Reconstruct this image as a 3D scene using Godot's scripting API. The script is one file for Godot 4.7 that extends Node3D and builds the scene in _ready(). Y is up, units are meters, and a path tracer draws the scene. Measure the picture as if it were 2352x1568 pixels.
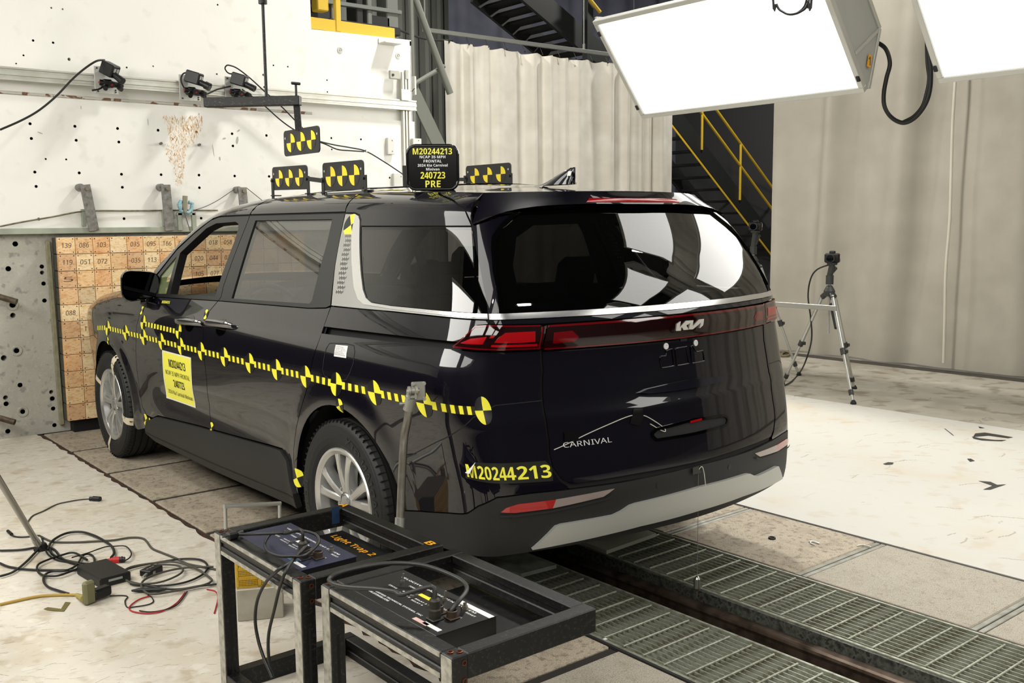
extends Node3D
# A crash-test hall: a dark minivan stands against a wall of plywood blocks; light traps, cables and cameras around it.

class MB:
	var v := PackedVector3Array()
	var n := PackedVector3Array()
	var c := PackedColorArray()
	var col := Color.WHITE

	func paint(k: Color) -> MB:
		col = k.srgb_to_linear()
		return self

	func tri_n(a: Vector3, b: Vector3, d: Vector3, na: Vector3, nb: Vector3, nd: Vector3) -> void:
		var g := (d - a).cross(b - a)
		if g.length_squared() < 1e-16:
			return
		v.append(a)
		n.append(na)
		if g.dot(na + nb + nd) >= 0.0:
			v.append(b)
			v.append(d)
			n.append(nb)
			n.append(nd)
		else:
			v.append(d)
			v.append(b)
			n.append(nd)
			n.append(nb)
		for i in 3:
			c.append(col)

	func tri(a: Vector3, b: Vector3, d: Vector3) -> void:
		var g := (d - a).cross(b - a)
		if g.length_squared() < 1e-16:
			return
		g = g.normalized()
		tri_n(a, b, d, g, g, g)

	func quad(a: Vector3, b: Vector3, d: Vector3, e: Vector3) -> void:
		tri(a, b, d)
		tri(a, d, e)

	func quad_n(a: Vector3, b: Vector3, d: Vector3, e: Vector3, out: Vector3) -> void:
		var g := (d - a).cross(e - b)
		if g.length_squared() < 1e-16:
			return
		g = g.normalized()
		if g.dot(out) < 0.0:
			g = -g
		tri_n(a, b, d, g, g, g)
		tri_n(a, d, e, g, g, g)

	func quad_n2(a: Vector3, b: Vector3, d: Vector3, e: Vector3, out: Vector3) -> MB:
		quad_n(a, b, d, e, out)
		return self

	func box(at: Vector3, size: Vector3, bev := 0.0, basis := Basis()) -> MB:
		var h := size / 2.0
		bev = minf(bev, minf(h.x, minf(h.y, h.z)) * 0.98)
		if bev <= 0.0:
			for ax in 3:
				for sg in [-1.0, 1.0]:
					var o := Vector3()
					o[ax] = sg
					var p := Vector3()
					var q := Vector3()
					p[(ax + 1) % 3] = h[(ax + 1) % 3]
					q[(ax + 2) % 3] = h[(ax + 2) % 3]
					var k: Vector3 = o * h[ax]
					quad_n(at + basis * (k - p - q), at + basis * (k + p - q), at + basis * (k + p + q), at + basis * (k - p + q), basis * o)
			return self
		for ax in 3:
			var a1 := (ax + 1) % 3
			var a2 := (ax + 2) % 3
			for sg in [-1.0, 1.0]:
				var o := Vector3()
				o[ax] = sg
				var p := Vector3()
				var q := Vector3()
				p[a1] = h[a1] - bev
				q[a2] = h[a2] - bev
				var k: Vector3 = o * h[ax]
				quad_n(at + basis * (k - p - q), at + basis * (k + p - q), at + basis * (k + p + q), at + basis * (k - p + q), basis * o)
			for s1 in [-1.0, 1.0]:
				for s2 in [-1.0, 1.0]:
					var l := Vector3()
					l[ax] = h[ax] - bev
					var e1 := Vector3()
					e1[a1] = s1 * h[a1]
					e1[a2] = s2 * (h[a2] - bev)
					var e2 := Vector3()
					e2[a1] = s1 * (h[a1] - bev)
					e2[a2] = s2 * h[a2]
					quad_n(at + basis * (e1 - l), at + basis * (e1 + l), at + basis * (e2 + l), at + basis * (e2 - l), basis * (e1 + e2))
		for sx in [-1.0, 1.0]:
			for sy in [-1.0, 1.0]:
				for sz in [-1.0, 1.0]:
					var s := Vector3(sx, sy, sz)
					var g := basis * s.normalized()
					var i := h - Vector3(bev, bev, bev)
					tri_n(at + basis * (s * Vector3(h.x, i.y, i.z)), at + basis * (s * Vector3(i.x, h.y, i.z)), at + basis * (s * Vector3(i.x, i.y, h.z)), g, g, g)
		return self

	func bar(a: Vector3, b: Vector3, w: float, h: float, bev := 0.0, up := Vector3.UP) -> MB:
		# a rectangular bar from a to b
		var d := (b - a).normalized()
		if absf(d.dot(up)) > 0.99:
			up = Vector3.BACK
		var x := up.cross(d).normalized()
		var y := d.cross(x)
		return box((a + b) / 2.0, Vector3(w, h, a.distance_to(b)), bev, Basis(x, y, d))

	func tube(pts: Array, r: float, seg := 8, radii := []) -> MB:
		var m := pts.size()
		var rings := []
		var dirs := []
		var d0: Vector3 = (pts[1] - pts[0]).normalized()
		var x := d0.cross(Vector3.UP if absf(d0.y) < 0.9 else Vector3.RIGHT).normalized()
		for i in m:
			var d: Vector3 = (pts[mini(i + 1, m - 1)] - pts[maxi(i - 1, 0)]).normalized()
			x = (x - d * x.dot(d)).normalized()
			var y := d.cross(x)
			var rr: float = radii[i] if radii.size() else r
			var ring := []
			for k in seg:
				var t := TAU * k / seg
				var o := x * cos(t) + y * sin(t)
				ring.append([pts[i] + o * rr, o])
			rings.append(ring)
			dirs.append(d)
		for i in m - 1:
			for k in seg:
				var k2 := (k + 1) % seg
				var A: Array = rings[i][k]
				var B: Array = rings[i][k2]
				var D: Array = rings[i + 1][k2]
				var E: Array = rings[i + 1][k]
				tri_n(A[0], B[0], D[0], A[1], B[1], D[1])
				tri_n(A[0], D[0], E[0], A[1], D[1], E[1])
		for e in [0, m - 1]:
			var out: Vector3 = -dirs[0] if e == 0 else dirs[m - 1]
			for k in seg:
				tri_n(pts[e], rings[e][k][0], rings[e][(k + 1) % seg][0], out, out, out)
		return self

	func lathe(prof: Array, xf: Transform3D, seg := 24, smooth := false, a0 := 0.0, a1 := TAU) -> MB:
		# prof: Vector2(radius, height) round the local y axis
		var m := prof.size()
		var pn := []
		for i in m - 1:
			var t: Vector2 = prof[i + 1] - prof[i]
			pn.append(Vector2(t.y, -t.x).normalized())
		for i in m - 1:
			var n0: Vector2 = pn[i]
			var n1: Vector2 = pn[i]
			if smooth:
				if i > 0:
					n0 = (pn[i] + pn[i - 1]).normalized()
				if i < m - 2:
					n1 = (pn[i] + pn[i + 1]).normalized()
			for k in seg:
				var t0 := a0 + (a1 - a0) * k / seg
				var t1 := a0 + (a1 - a0) * (k + 1) / seg
				var e0 := Vector3(cos(t0), 0, sin(t0))
				var e1 := Vector3(cos(t1), 0, sin(t1))
				var a: Vector3 = xf * (e0 * prof[i].x + Vector3.UP * prof[i].y)
				var b: Vector3 = xf * (e1 * prof[i].x + Vector3.UP * prof[i].y)
				var d: Vector3 = xf * (e1 * prof[i + 1].x + Vector3.UP * prof[i + 1].y)
				var e: Vector3 = xf * (e0 * prof[i + 1].x + Vector3.UP * prof[i + 1].y)
				var q := xf.basis
				var na := (q * (e0 * n0.x + Vector3.UP * n0.y)).normalized()
				var nb := (q * (e1 * n0.x + Vector3.UP * n0.y)).normalized()
				var nd := (q * (e1 * n1.x + Vector3.UP * n1.y)).normalized()
				var ne := (q * (e0 * n1.x + Vector3.UP * n1.y)).normalized()
				tri_n(a, b, d, na, nb, nd)
				tri_n(a, d, e, na, nd, ne)
		return self

	func cyl(a: Vector3, b: Vector3, r: float, seg := 16, r2 := -1.0) -> MB:
		var d := b - a
		var y := d.normalized()
		var x := y.cross(Vector3.UP if absf(y.y) < 0.9 else Vector3.RIGHT).normalized()
		var L := d.length()
		if r2 < 0.0:
			r2 = r
		return lathe([Vector2(0, 0), Vector2(r, 0), Vector2(r2, L), Vector2(0, L)], Transform3D(Basis(x, y, x.cross(y)), a), seg)

	func grid(P: Array, out := Vector3.ZERO) -> MB:
		# P[i][j] of points, smooth normals
		var m := P.size()
		var w: int = P[0].size()
		var N := []
		for i in m:
			var row := []
			for j in w:
				var a: Vector3 = P[mini(i + 1, m - 1)][j] - P[maxi(i - 1, 0)][j]
				var b: Vector3 = P[i][mini(j + 1, w - 1)] - P[i][maxi(j - 1, 0)]
				var g := a.cross(b).normalized()
				if out != Vector3.ZERO and g.dot(out) < 0.0:
					g = -g
				row.append(g)
			N.append(row)
		for i in m - 1:
			for j in w - 1:
				tri_n(P[i][j], P[i][j + 1], P[i + 1][j + 1], N[i][j], N[i][j + 1], N[i + 1][j + 1])
				tri_n(P[i][j], P[i + 1][j + 1], P[i + 1][j], N[i][j], N[i + 1][j + 1], N[i + 1][j])
		return self

	func prism(poly: PackedVector2Array, depth: float, xf: Transform3D) -> MB:
		# an outline in the local xy plane, pulled back along -z
		var ix := Geometry2D.triangulate_polygon(poly)
		var f := xf.basis.z
		for k in range(0, ix.size(), 3):
			var t := [poly[ix[k]], poly[ix[k + 1]], poly[ix[k + 2]]]
			var p := []
			for q in t:
				p.append(xf * Vector3(q.x, q.y, 0))
			tri_n(p[0], p[1], p[2], f, f, f)
			if depth > 0.0:
				var o := f * depth
				tri_n(p[0] - o, p[1] - o, p[2] - o, -f, -f, -f)
		if depth > 0.0:
			var cw := Geometry2D.is_polygon_clockwise(poly)
			for k in poly.size():
				var a := poly[k]
				var b := poly[(k + 1) % poly.size()]
				var e := b - a
				var o2 := Vector2(e.y, -e.x) if not cw else Vector2(-e.y, e.x)
				quad_n(xf * Vector3(a.x, a.y, 0), xf * Vector3(b.x, b.y, 0), xf * Vector3(b.x, b.y, -depth), xf * Vector3(a.x, a.y, -depth), xf.basis * Vector3(o2.x, o2.y, 0))
		return self

	func disc(at: Vector3, normal: Vector3, r: float, seg := 16) -> MB:
		var y := normal.normalized()
		var x := y.cross(Vector3.UP if absf(y.y) < 0.9 else Vector3.RIGHT).normalized()
		return lathe([Vector2(r, 0), Vector2(0, 0)], Transform3D(Basis(x, y, x.cross(y)), at), seg)

	func mirrored() -> MB:
		var o := MB.new()
		var k := 0
		while k < v.size():
			for i in [0, 2, 1]:
				var p: Vector3 = v[k + i]
				var q: Vector3 = n[k + i]
				o.v.append(Vector3(-p.x, p.y, p.z))
				o.n.append(Vector3(-q.x, q.y, q.z))
				o.c.append(c[k + i])
			k += 3
		return o

	func mesh() -> ArrayMesh:
		var a := []
		a.resize(Mesh.ARRAY_MAX)
		a[Mesh.ARRAY_VERTEX] = v
		a[Mesh.ARRAY_NORMAL] = n
		a[Mesh.ARRAY_COLOR] = c
		var m := ArrayMesh.new()
		m.add_surface_from_arrays(Mesh.PRIMITIVE_TRIANGLES, a)
		return m


var used := {}
var mats := {}
var rng := RandomNumberGenerator.new()
var cam: Camera3D
var cam_basis := Basis()
var cam_at := Vector3(-2.998, 1.555, 2.535)
const FOCAL := 2256.3
const PANEL_ENERGY := 5.0
const RIGHT_ROW := [9.0, 5.0, 5.0, 5.0]
const LEFT_ROW := [11.0, 6.0, 5.5, 5.0]
const UPPER_ROW := [5.0, 4.0, 4.5, 4.5]
const EXPOSURE := 0.75


func numbered(called: String) -> String:
	if not used.has(called):
		used[called] = 0
		return called
	used[called] += 1
	return "%s_%03d" % [called, used[called]]


func obj(called: String, mb: MB, m: Material, parent: Node3D = self) -> MeshInstance3D:
	var o := MeshInstance3D.new()
	o.name = numbered(called) if parent == self else called
	if parent != self:
		var t := Transform3D()
		var q: Node = parent
		while q != self:
			t = (q as Node3D).transform * t
			q = q.get_parent()
		t = t.affine_inverse()
		mb.v = t * mb.v
		if not t.basis.is_equal_approx(Basis()):
			mb.n = Transform3D(t.basis, Vector3.ZERO) * mb.n
	o.mesh = mb.mesh()
	o.mesh.surface_set_material(0, m)
	parent.add_child(o, true)
	return o


func thing(called: String, label: String, category: String, at := Vector3.ZERO, group := "") -> Node3D:
	var o := Node3D.new()
	o.name = numbered(called)
	add_child(o)
	o.position = at
	tag(o, label, category, group)
	return o


func tag(o: Node3D, label: String, category: String, group := "") -> Node3D:
	o.set_meta("label", label)
	o.set_meta("category", category)
	if group:
		o.set_meta("group", group)
	return o


func struct(called: String, mb: MB, m: Material) -> MeshInstance3D:
	var o := obj(called, mb, m)
	o.set_meta("kind", "structure")
	return o


func frame_node(called: String) -> Node3D:
	var o := Node3D.new()
	o.name = numbered(called)
	add_child(o)
	o.set_meta("kind", "structure")
	return o


# pixels of the 2352 x 1568 photograph to points on real planes
func ray(px: float, py: float) -> Vector3:
	return cam_basis * Vector3((px - 1176.0) / FOCAL, -(py - 784.0) / FOCAL, -1.0)


func on_y(px: float, py: float, y := 0.0) -> Vector3:
	var d := ray(px, py)
	return cam_at + d * ((y - cam_at.y) / d.y)


func on_x(px: float, py: float, x: float) -> Vector3:
	var d := ray(px, py)
	return cam_at + d * ((x - cam_at.x) / d.x)


func on_z(px: float, py: float, z: float) -> Vector3:
	var d := ray(px, py)
	return cam_at + d * ((z - cam_at.z) / d.z)


func noise_tex(freq: float, ramp: Array, size := 512, octaves := 5, kind := FastNoiseLite.TYPE_SIMPLEX_SMOOTH, sd := 1) -> NoiseTexture2D:
	var f := FastNoiseLite.new()
	f.noise_type = kind
	f.frequency = freq
	f.fractal_octaves = octaves
	f.seed = sd
	var t := NoiseTexture2D.new()
	t.noise = f
	t.width = size
	t.height = size
	t.seamless = true
	var g := Gradient.new()
	var off := PackedFloat32Array()
	var cs := PackedColorArray()
	for r in ramp:
		off.append(r[0])
		cs.append(r[1])
	g.offsets = off
	g.colors = cs
	t.color_ramp = g
	return t


func mat(key: String, color := Color.WHITE, rough := 0.6, metal := 0.0, more := {}) -> StandardMaterial3D:
	if mats.has(key):
		return mats[key]
	var m := StandardMaterial3D.new()
	m.resource_name = key
	m.albedo_color = color
	m.roughness = rough
	m.metallic = metal
	for k in more:
		m.set(k, more[k])
	mats[key] = m
	return m


func vc(key: String, rough := 0.6, metal := 0.0, more := {}) -> StandardMaterial3D:
	var m := mat(key, Color.WHITE, rough, metal, more)
	m.vertex_color_use_as_albedo = true
	return m


func tri_mat(key: String, color: Color, rough: float, metal: float, tex: Texture2D, scale: float, more := {}) -> StandardMaterial3D:
	if mats.has(key):
		return mats[key]
	var m := mat(key, color, rough, metal, more)
	m.albedo_texture = tex
	m.uv1_triplanar = true
	m.uv1_world_triplanar = true
	m.uv1_scale = Vector3.ONE * scale
	return m


func smooth_line(pts: Array, per := 6) -> Array:
	# Catmull-Rom through the points
	var o := []
	var m := pts.size()
	for i in m - 1:
		var a: Vector3 = pts[maxi(i - 1, 0)]
		var b: Vector3 = pts[i]
		var d: Vector3 = pts[i + 1]
		var e: Vector3 = pts[mini(i + 2, m - 1)]
		for k in per:
			o.append(b.cubic_interpolate(d, a, e, float(k) / per))
	o.append(pts[m - 1])
	return o


func pv(a: Array) -> PackedVector2Array:
	var o := PackedVector2Array()
	for k in range(0, a.size(), 2):
		o.append(Vector2(a[k], a[k + 1]))
	return o


func text_arrays(words: String, bold := true, family := "Droid Sans") -> Array:
	# flat letters: vertices with a height of one for capitals, and the box round them
	var f := SystemFont.new()
	f.font_names = PackedStringArray([family])
	f.font_weight = 700 if bold else 400
	var t := TextMesh.new()
	t.font = f
	t.text = words
	t.font_size = 64
	t.pixel_size = 0.01
	t.depth = 0.0
	t.curve_step = 2.0
	var a := t.get_mesh_arrays()
	var vs: PackedVector3Array = a[Mesh.ARRAY_VERTEX]
	var ix = a[Mesh.ARRAY_INDEX]
	var o := PackedVector2Array()
	var lo := Vector2(1e9, 1e9)
	var hi := -lo
	if ix == null:
		ix = range(vs.size())
	for i in ix:
		var p := Vector2(vs[i].x, vs[i].y)
		o.append(p)
		lo = lo.min(p)
		hi = hi.max(p)
	return [o, lo, hi]


func letters(mb: MB, words: String, place: Callable, box: Rect2, out: Callable, bold := true) -> void:
	# words fitted into box of a surface that place() and out() describe
	var t := text_arrays(words, bold)
	var p: PackedVector2Array = t[0]
	var lo: Vector2 = t[1]
	var sz: Vector2 = t[2] - t[1]
	for k in range(0, p.size() - 2, 3):
		var q := []
		for i in 3:
			var w: Vector2 = (p[k + i] - lo) / sz
			q.append(box.position + w * box.size)
		var g: Vector3 = out.call((q[0] + q[1] + q[2]) / 3.0)
		mb.tri_n(place.call(q[0]), place.call(q[1]), place.call(q[2]), g, g, g)


func region(mb: MB, outer: PackedVector2Array, holes: Array, cs: float, cy: float, f: Callable, edge := 0.0, seg := 0.03) -> void:
	# fills an outline (less its holes) on the surface f(Vector2) -> [point, normal]; the border turns inwards by edge
	var lo := outer[0]
	var hi := outer[0]
	for p in outer:
		lo = lo.min(p)
		hi = hi.max(p)
	var i0 := floori(lo.x / cs)
	var i1 := ceili(hi.x / cs)
	var j0 := floori(lo.y / cy)
	var j1 := ceili(hi.y / cy)
	var cut := {}
	for poly in [outer] + holes:
		for k in poly.size():
			var a: Vector2 = poly[k]
			var b: Vector2 = poly[(k + 1) % poly.size()]
			var st := maxi(2, ceili(a.distance_to(b) / minf(cs, cy) * 6.0))
			for q in st + 1:
				var p := a.lerp(b, float(q) / st)
				for dx in [-0.02, 0.02]:
					for dy in [-0.02, 0.02]:
						cut[Vector2i(floori(p.x / cs + dx), floori(p.y / cy + dy))] = true
	var known := {}
	var at := func(p: Vector2) -> Array:
		var key := Vector2i(roundi(p.x * 40000.0), roundi(p.y * 40000.0))
		if not known.has(key):
			known[key] = f.call(p)
		return known[key]
	for i in range(i0, i1):
		for j in range(j0, j1):
			var a := Vector2(i * cs, j * cy)
			var b := Vector2((i + 1) * cs, (j + 1) * cy)
			var cell := PackedVector2Array([a, Vector2(b.x, a.y), b, Vector2(a.x, b.y)])
			var pieces := []
			if cut.has(Vector2i(i, j)):
				pieces = Geometry2D.intersect_polygons(cell, outer)
				for h in holes:
					var left := []
					for p in pieces:
						left += Geometry2D.clip_polygons(p, h)
					pieces = left
			else:
				var mid := (a + b) / 2.0
				if not Geometry2D.is_point_in_polygon(mid, outer):
					continue
				var inside := false
				for h in holes:
					if Geometry2D.is_point_in_polygon(mid, h):
						inside = true
				if inside:
					continue
				pieces = [cell]
			for p in pieces:
				var ix := Geometry2D.triangulate_polygon(p)
				for k in range(0, ix.size(), 3):
					var A: Array = at.call(p[ix[k]])
					var B: Array = at.call(p[ix[k + 1]])
					var D: Array = at.call(p[ix[k + 2]])
					mb.tri_n(A[0], B[0], D[0], A[1], B[1], D[1])
	if edge != 0.0:
		for poly in [outer] + holes:
			var cw := Geometry2D.is_polygon_clockwise(poly)
			for k in poly.size():
				var a: Vector2 = poly[k]
				var b: Vector2 = poly[(k + 1) % poly.size()]
				var st := maxi(1, ceili(a.distance_to(b) / seg))
				for q in st:
					var p0 := a.lerp(b, float(q) / st)
					var p1 := a.lerp(b, float(q + 1) / st)
					var A: Array = at.call(p0)
					var B: Array = at.call(p1)
					var side: Vector3 = (B[0] - A[0]).cross(A[1])
					mb.quad_n(A[0], B[0], B[0] - B[1] * edge, A[0] - A[1] * edge, side)


func circle(at: Vector2, r: float, seg := 20, squash := 1.0) -> PackedVector2Array:
	var o := PackedVector2Array()
	for k in seg:
		var t := TAU * k / seg
		o.append(at + Vector2(cos(t) * r, sin(t) * r * squash))
	return o


func plane_z(z: float) -> Callable:
	return func(p: Vector2) -> Array: return [Vector3(p.x, p.y, z), Vector3.BACK]


# ---------------------------------------------------------------- the minivan
const SEC := [.18, .925, .30, .955, .42, .962, .55, .968, .70, .980, .85, .990, .95, .990, 1.02, .978, 1.08, .955, 1.15, .932, 1.30, .880, 1.45, .825, 1.60, .766, 1.75, .705]
const ZR := [.20, -.05, .30, -.01, .38, .015, .47, .022, .57, .022, .66, .012, .80, -.013, .842, -.019, .866, -.027, .95, -.044, 1.06, -.058, 1.17, -.062, 1.25, -.088, 1.40, -.175, 1.58, -.31, 1.70, -.40]
const TOPL := [-5.2, .88, -5.0, .97, -4.7, 1.05, -4.3, 1.112, -3.9, 1.145, -3.76, 1.165, -3.6, 1.27, -3.5, 1.35, -3.4, 1.41, -3.3, 1.47, -3.2, 1.525, -3.1, 1.57, -3.0, 1.607, -2.8, 1.655, -2.6, 1.676, -2.4, 1.687, -1.8, 1.694, -1.2, 1.690, -.8, 1.680, -.3, 1.655, 0., 1.63]
const TAPL := [-5.2, .20, -5.0, .115, -4.7, .048, -4.3, .014, -3.9, .002, -3.4, 0., -1.6, 0., -1.0, .006, -.6, .018, -.3, .03, 0., .05]
const SA := -.40
const HALF := .82
var lut_sec: PackedFloat32Array
var lut_zr: PackedFloat32Array
var lut_top: PackedFloat32Array
var lut_tap: PackedFloat32Array
var van: Node3D


func hermite(x: float, p: Array) -> float:
	var m := p.size() / 2
	if x <= p[0]:
		return p[1]
	if x >= p[2 * m - 2]:
		return p[2 * m - 1]
	var i := 0
	while x > p[2 * i + 2]:
		i += 1
	var sl := []
	for k in [i, i + 1]:
		if k == 0:
			sl.append((p[3] - p[1]) / (p[2] - p[0]))
		elif k == m - 1:
			sl.append((p[2 * m - 1] - p[2 * m - 3]) / (p[2 * m - 2] - p[2 * m - 4]))
		else:
			var h0: float = p[2 * k] - p[2 * k - 2]
			var h1: float = p[2 * k + 2] - p[2 * k]
			sl.append(((p[2 * k + 1] - p[2 * k - 1]) / h0 * h1 + (p[2 * k + 3] - p[2 * k + 1]) / h1 * h0) / (h0 + h1))
	var h: float = p[2 * i + 2] - p[2 * i]
	var t: float = (x - p[2 * i]) / h
	return (2 * t ** 3 - 3 * t * t + 1) * p[2 * i + 1] + (t ** 3 - 2 * t * t + t) * sl[0] * h + (3 * t * t - 2 * t ** 3) * p[2 * i + 3] + (t ** 3 - t * t) * sl[1] * h


func make_lut(p: Array, lo: float, hi: float) -> PackedFloat32Array:
	var o := PackedFloat32Array()
	for i in 1025:
		o.append(hermite(lo + (hi - lo) * i / 1024.0, p))
	return o


func li(t: PackedFloat32Array, lo: float, hi: float, x: float) -> float:
	var q := clampf((x - lo) / (hi - lo), 0.0, 1.0) * 1024.0
	var i := mini(int(q), 1023)
	return lerpf(t[i], t[i + 1], q - i)


func van_width(z: float, y: float) -> float:
	var w := li(lut_sec, .1, 1.8, y) - li(lut_tap, -5.3, .1, z) * (1.0 + .25 * smoothstep(1.0, 1.5, y))
	var t := clampf((y - (li(lut_top, -5.3, .1, z) - .10)) / .10, 0.0, 1.0)
	# lips of the wheel arches and the hollow above the sill
	var f := 0.0
	for az in [-4.22, -1.10]:
		var d := Vector2(z - az, y - .36).length()
		f += .014 * (1.0 - smoothstep(.44, .56, d)) * smoothstep(.40, .43, d)
	f -= .016 * smoothstep(-3.5, -3.1, z) * (1.0 - smoothstep(-1.9, -1.5, z)) * exp(-pow((y - .54) / .085, 2.0))
	return w + f - (.05 + .035 * smoothstep(-3.1, -2.6, z)) * t * t * t


func van_p(s: float, y: float) -> Vector3:
	var right := s > HALF
	if right:
		s = 2.0 * HALF - s
	var zr := li(lut_zr, .1, 1.8, y)
	var p: Vector3
	if s <= SA:
		var z := s + zr * smoothstep(-1.5, SA, s)
		p = Vector3(-van_width(z, y), y, z)
	else:
		var zA := SA + zr
		var wA := van_width(zA, y)
		var xB := .86 * wA
		var zB := zr - .235 * xB * xB
		if s <= 0.0:
			var e := .02
			var z2 := SA - e + zr * smoothstep(-1.5, SA, SA - e)
			var dw := (van_width(z2, y) - wA) / (zA - z2)
			var t := (s - SA) / -SA
			var p0 := Vector2(wA, zA)
			var p3 := Vector2(xB, zB)
			var p1 := p0 + Vector2(-dw, 1.0) * (zB - zA) * .70
			var p2 := p3 + Vector2(1.0, -.47 * xB).normalized() * (wA - xB) * .72
			var q := p0.bezier_interpolate(p1, p2, p3, t)
			p = Vector3(-q.x, y, q.y)
		else:
			var x := xB * (1.0 - s / HALF)
			p = Vector3(-x, y, zr - .235 * x * x)
	if right:
		p.x = -p.x
	return p


func van_at(s: float, y: float, off := 0.0) -> Array:
	var h := .002
	var p := van_p(s, y)
	var a := van_p(s + h, y) - van_p(s - h, y)
	var b := van_p(s, y + h) - van_p(s, y - h)
	var g := a.cross(b).normalized()
	if g.dot(p - Vector3(0, .8, -2.6)) < 0.0:
		g = -g
	return [p + g * off, g]


func skin(off := 0.0) -> Callable:
	return func(q: Vector2) -> Array: return van_at(q.x, q.y, off)


func edge_pt(s: float) -> Vector3:
	var y := li(lut_top, -5.3, .1, s)
	var p := van_p(s, y)
	for i in 3:
		y = li(lut_top, -5.3, .1, p.z)
		p = van_p(s, y)
	return p


const CROWN := [-5.1, .05, -4.3, .05, -3.75, .035, -3.4, .03, -2.9, .045, -2.4, .05, -1.2, .048, -.6, .036, -.2, .006]
const BOW := [-5.1, -.09, -4.3, -.10, -3.75, -.24, -3.4, -.22, -2.9, -.10, -2.4, 0., -.6, 0., -.45, .02, -.2, .235]


func sheet(s: float, u: float, off := 0.0) -> Vector3:
	var e := edge_pt(s)
	var k := 1.0 - u * u
	return Vector3(-e.x * u, e.y + hermite(s, CROWN) * k + off, e.z + hermite(s, BOW) * k)


func sheet_grid(s0: float, s1: float, ns: int, nu: int, off := 0.0, u0 := -1.0, u1 := 1.0) -> Array:
	var o := []
	for i in ns + 1:
		var row := []
		for j in nu + 1:
			row.append(sheet(lerpf(s0, s1, float(i) / ns), lerpf(u0, u1, float(j) / nu), off))
		o.append(row)
	return o


func sheet_panel(mb: MB, s0: float, s1: float, ns: int, nu: int, off := 0.0, u0 := -1.0, u1 := 1.0, lip := .012) -> void:
	var g := sheet_grid(s0, s1, ns, nu, off, u0, u1)
	mb.grid(g, Vector3.UP)
	var dn := Vector3.DOWN * lip
	for e in [0, ns]:
		for j in nu:
			mb.quad(g[e][j], g[e][j + 1], g[e][j + 1] + dn, g[e][j] + dn)
	for e in [0, nu]:
		for i in ns:
			mb.quad(g[i][e], g[i + 1][e], g[i + 1][e] + dn, g[i][e] + dn)


func shrink(p: PackedVector2Array, by: float) -> PackedVector2Array:
	if by == 0.0:
		return p
	var r := Geometry2D.offset_polygon(p, -by)
	return r[0] if r.size() else p


func sym(a: Array) -> PackedVector2Array:
	# outline of the left half from the lower middle round to the upper middle, mirrored about the car's centre
	var o := pv(a)
	for k in range(o.size() - 1, -1, -1):
		if absf(o[k].x - HALF) > .001:
			o.append(Vector2(2.0 * HALF - o[k].x, o[k].y))
	return o


func car_panel(called: String, poly: PackedVector2Array, m: Material, opt := {}) -> Array:
	# opt: off, edge, gap, cell, holes, arch, both, parent, label
	var gap: float = opt.get("gap", .0025)
	var p := shrink(poly, gap)
	var parts := [p]
	for az in opt.get("arch", []):
		var left := []
		for q in parts:
			for r in Geometry2D.clip_polygons(q, circle(Vector2(az, .36), .432, 64)):
				if not Geometry2D.is_polygon_clockwise(r) or true:
					left.append(r)
		parts = left
	var mb := MB.new()
	var cell: float = opt.get("cell", .035)
	for q in parts:
		region(mb, q, opt.get("holes", []), cell, opt.get("cell_y", minf(cell, .03)), skin(opt.get("off", 0.0)), opt.get("edge", .014))
	var par: Node3D = opt.get("parent", van)
	var made := []
	var other: MB = mb.mirrored() if opt.get("both", true) else null
	made.append(obj(called, mb, m, par))
	if other:
		made.append(obj(called, other, m, par))
	if opt.has("label"):
		for o in made:
			o.set_meta("label", opt.label)
	return made


func seam(called: String, pts: Array, w: float, off: float, m: Material, both := true, parent: Node3D = null) -> void:
	# a narrow strip that follows the skin
	var mb := MB.new()
	var q := pv(pts)
	var line := []
	for k in q.size() - 1:
		var st := maxi(1, ceili(q[k].distance_to(q[k + 1]) / .03))
		for i in st:
			line.append(q[k].lerp(q[k + 1], float(i) / st))
	line.append(q[q.size() - 1])
	var g := []
	for k in line.size():
		var d: Vector2 = (line[mini(k + 1, line.size() - 1)] - line[maxi(k - 1, 0)]).normalized()
		var o := Vector2(-d.y, d.x) * w / 2.0
		g.append([van_at(line[k].x - o.x, line[k].y - o.y, off)[0], van_at(line[k].x + o.x, line[k].y + o.y, off)[0]])
	mb.grid(g)
	var mi := mb.mirrored()
	obj(called, mb, m, parent if parent else van)
	if both:
		obj(called, mi, m, parent if parent else van)


func target_sticker(s: float, y: float, r: float, turn := 0.0, squash := 1.0) -> void:
	# a black disc with two opposite yellow quarters
	var mb := MB.new()
	var yel := Color(.93, .90, .22)
	var blk := Color(.035, .033, .03)
	for q in 4:
		mb.paint(yel if q % 2 == 0 else blk)
		var prev := []
		for ring in [0.0, .5, 1.0]:
			var row := []
			for k in 7:
				var t: float = turn + PI / 2 * q + PI / 2 * k / 6.0
				row.append(van_at(s + cos(t) * r * ring, y + sin(t) * r * ring * squash, .0012))
			if prev.size():
				for k in 6:
					mb.tri_n(prev[k][0], prev[k + 1][0], row[k + 1][0], prev[k][1], prev[k + 1][1], row[k + 1][1])
					mb.tri_n(prev[k][0], row[k + 1][0], row[k][0], prev[k][1], row[k + 1][1], row[k][1])
			prev = row
	var o := obj("target_sticker", mb, vc("sticker", .35), van)
	o.set_meta("label", "round yellow and black quartered target sticker")


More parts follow.
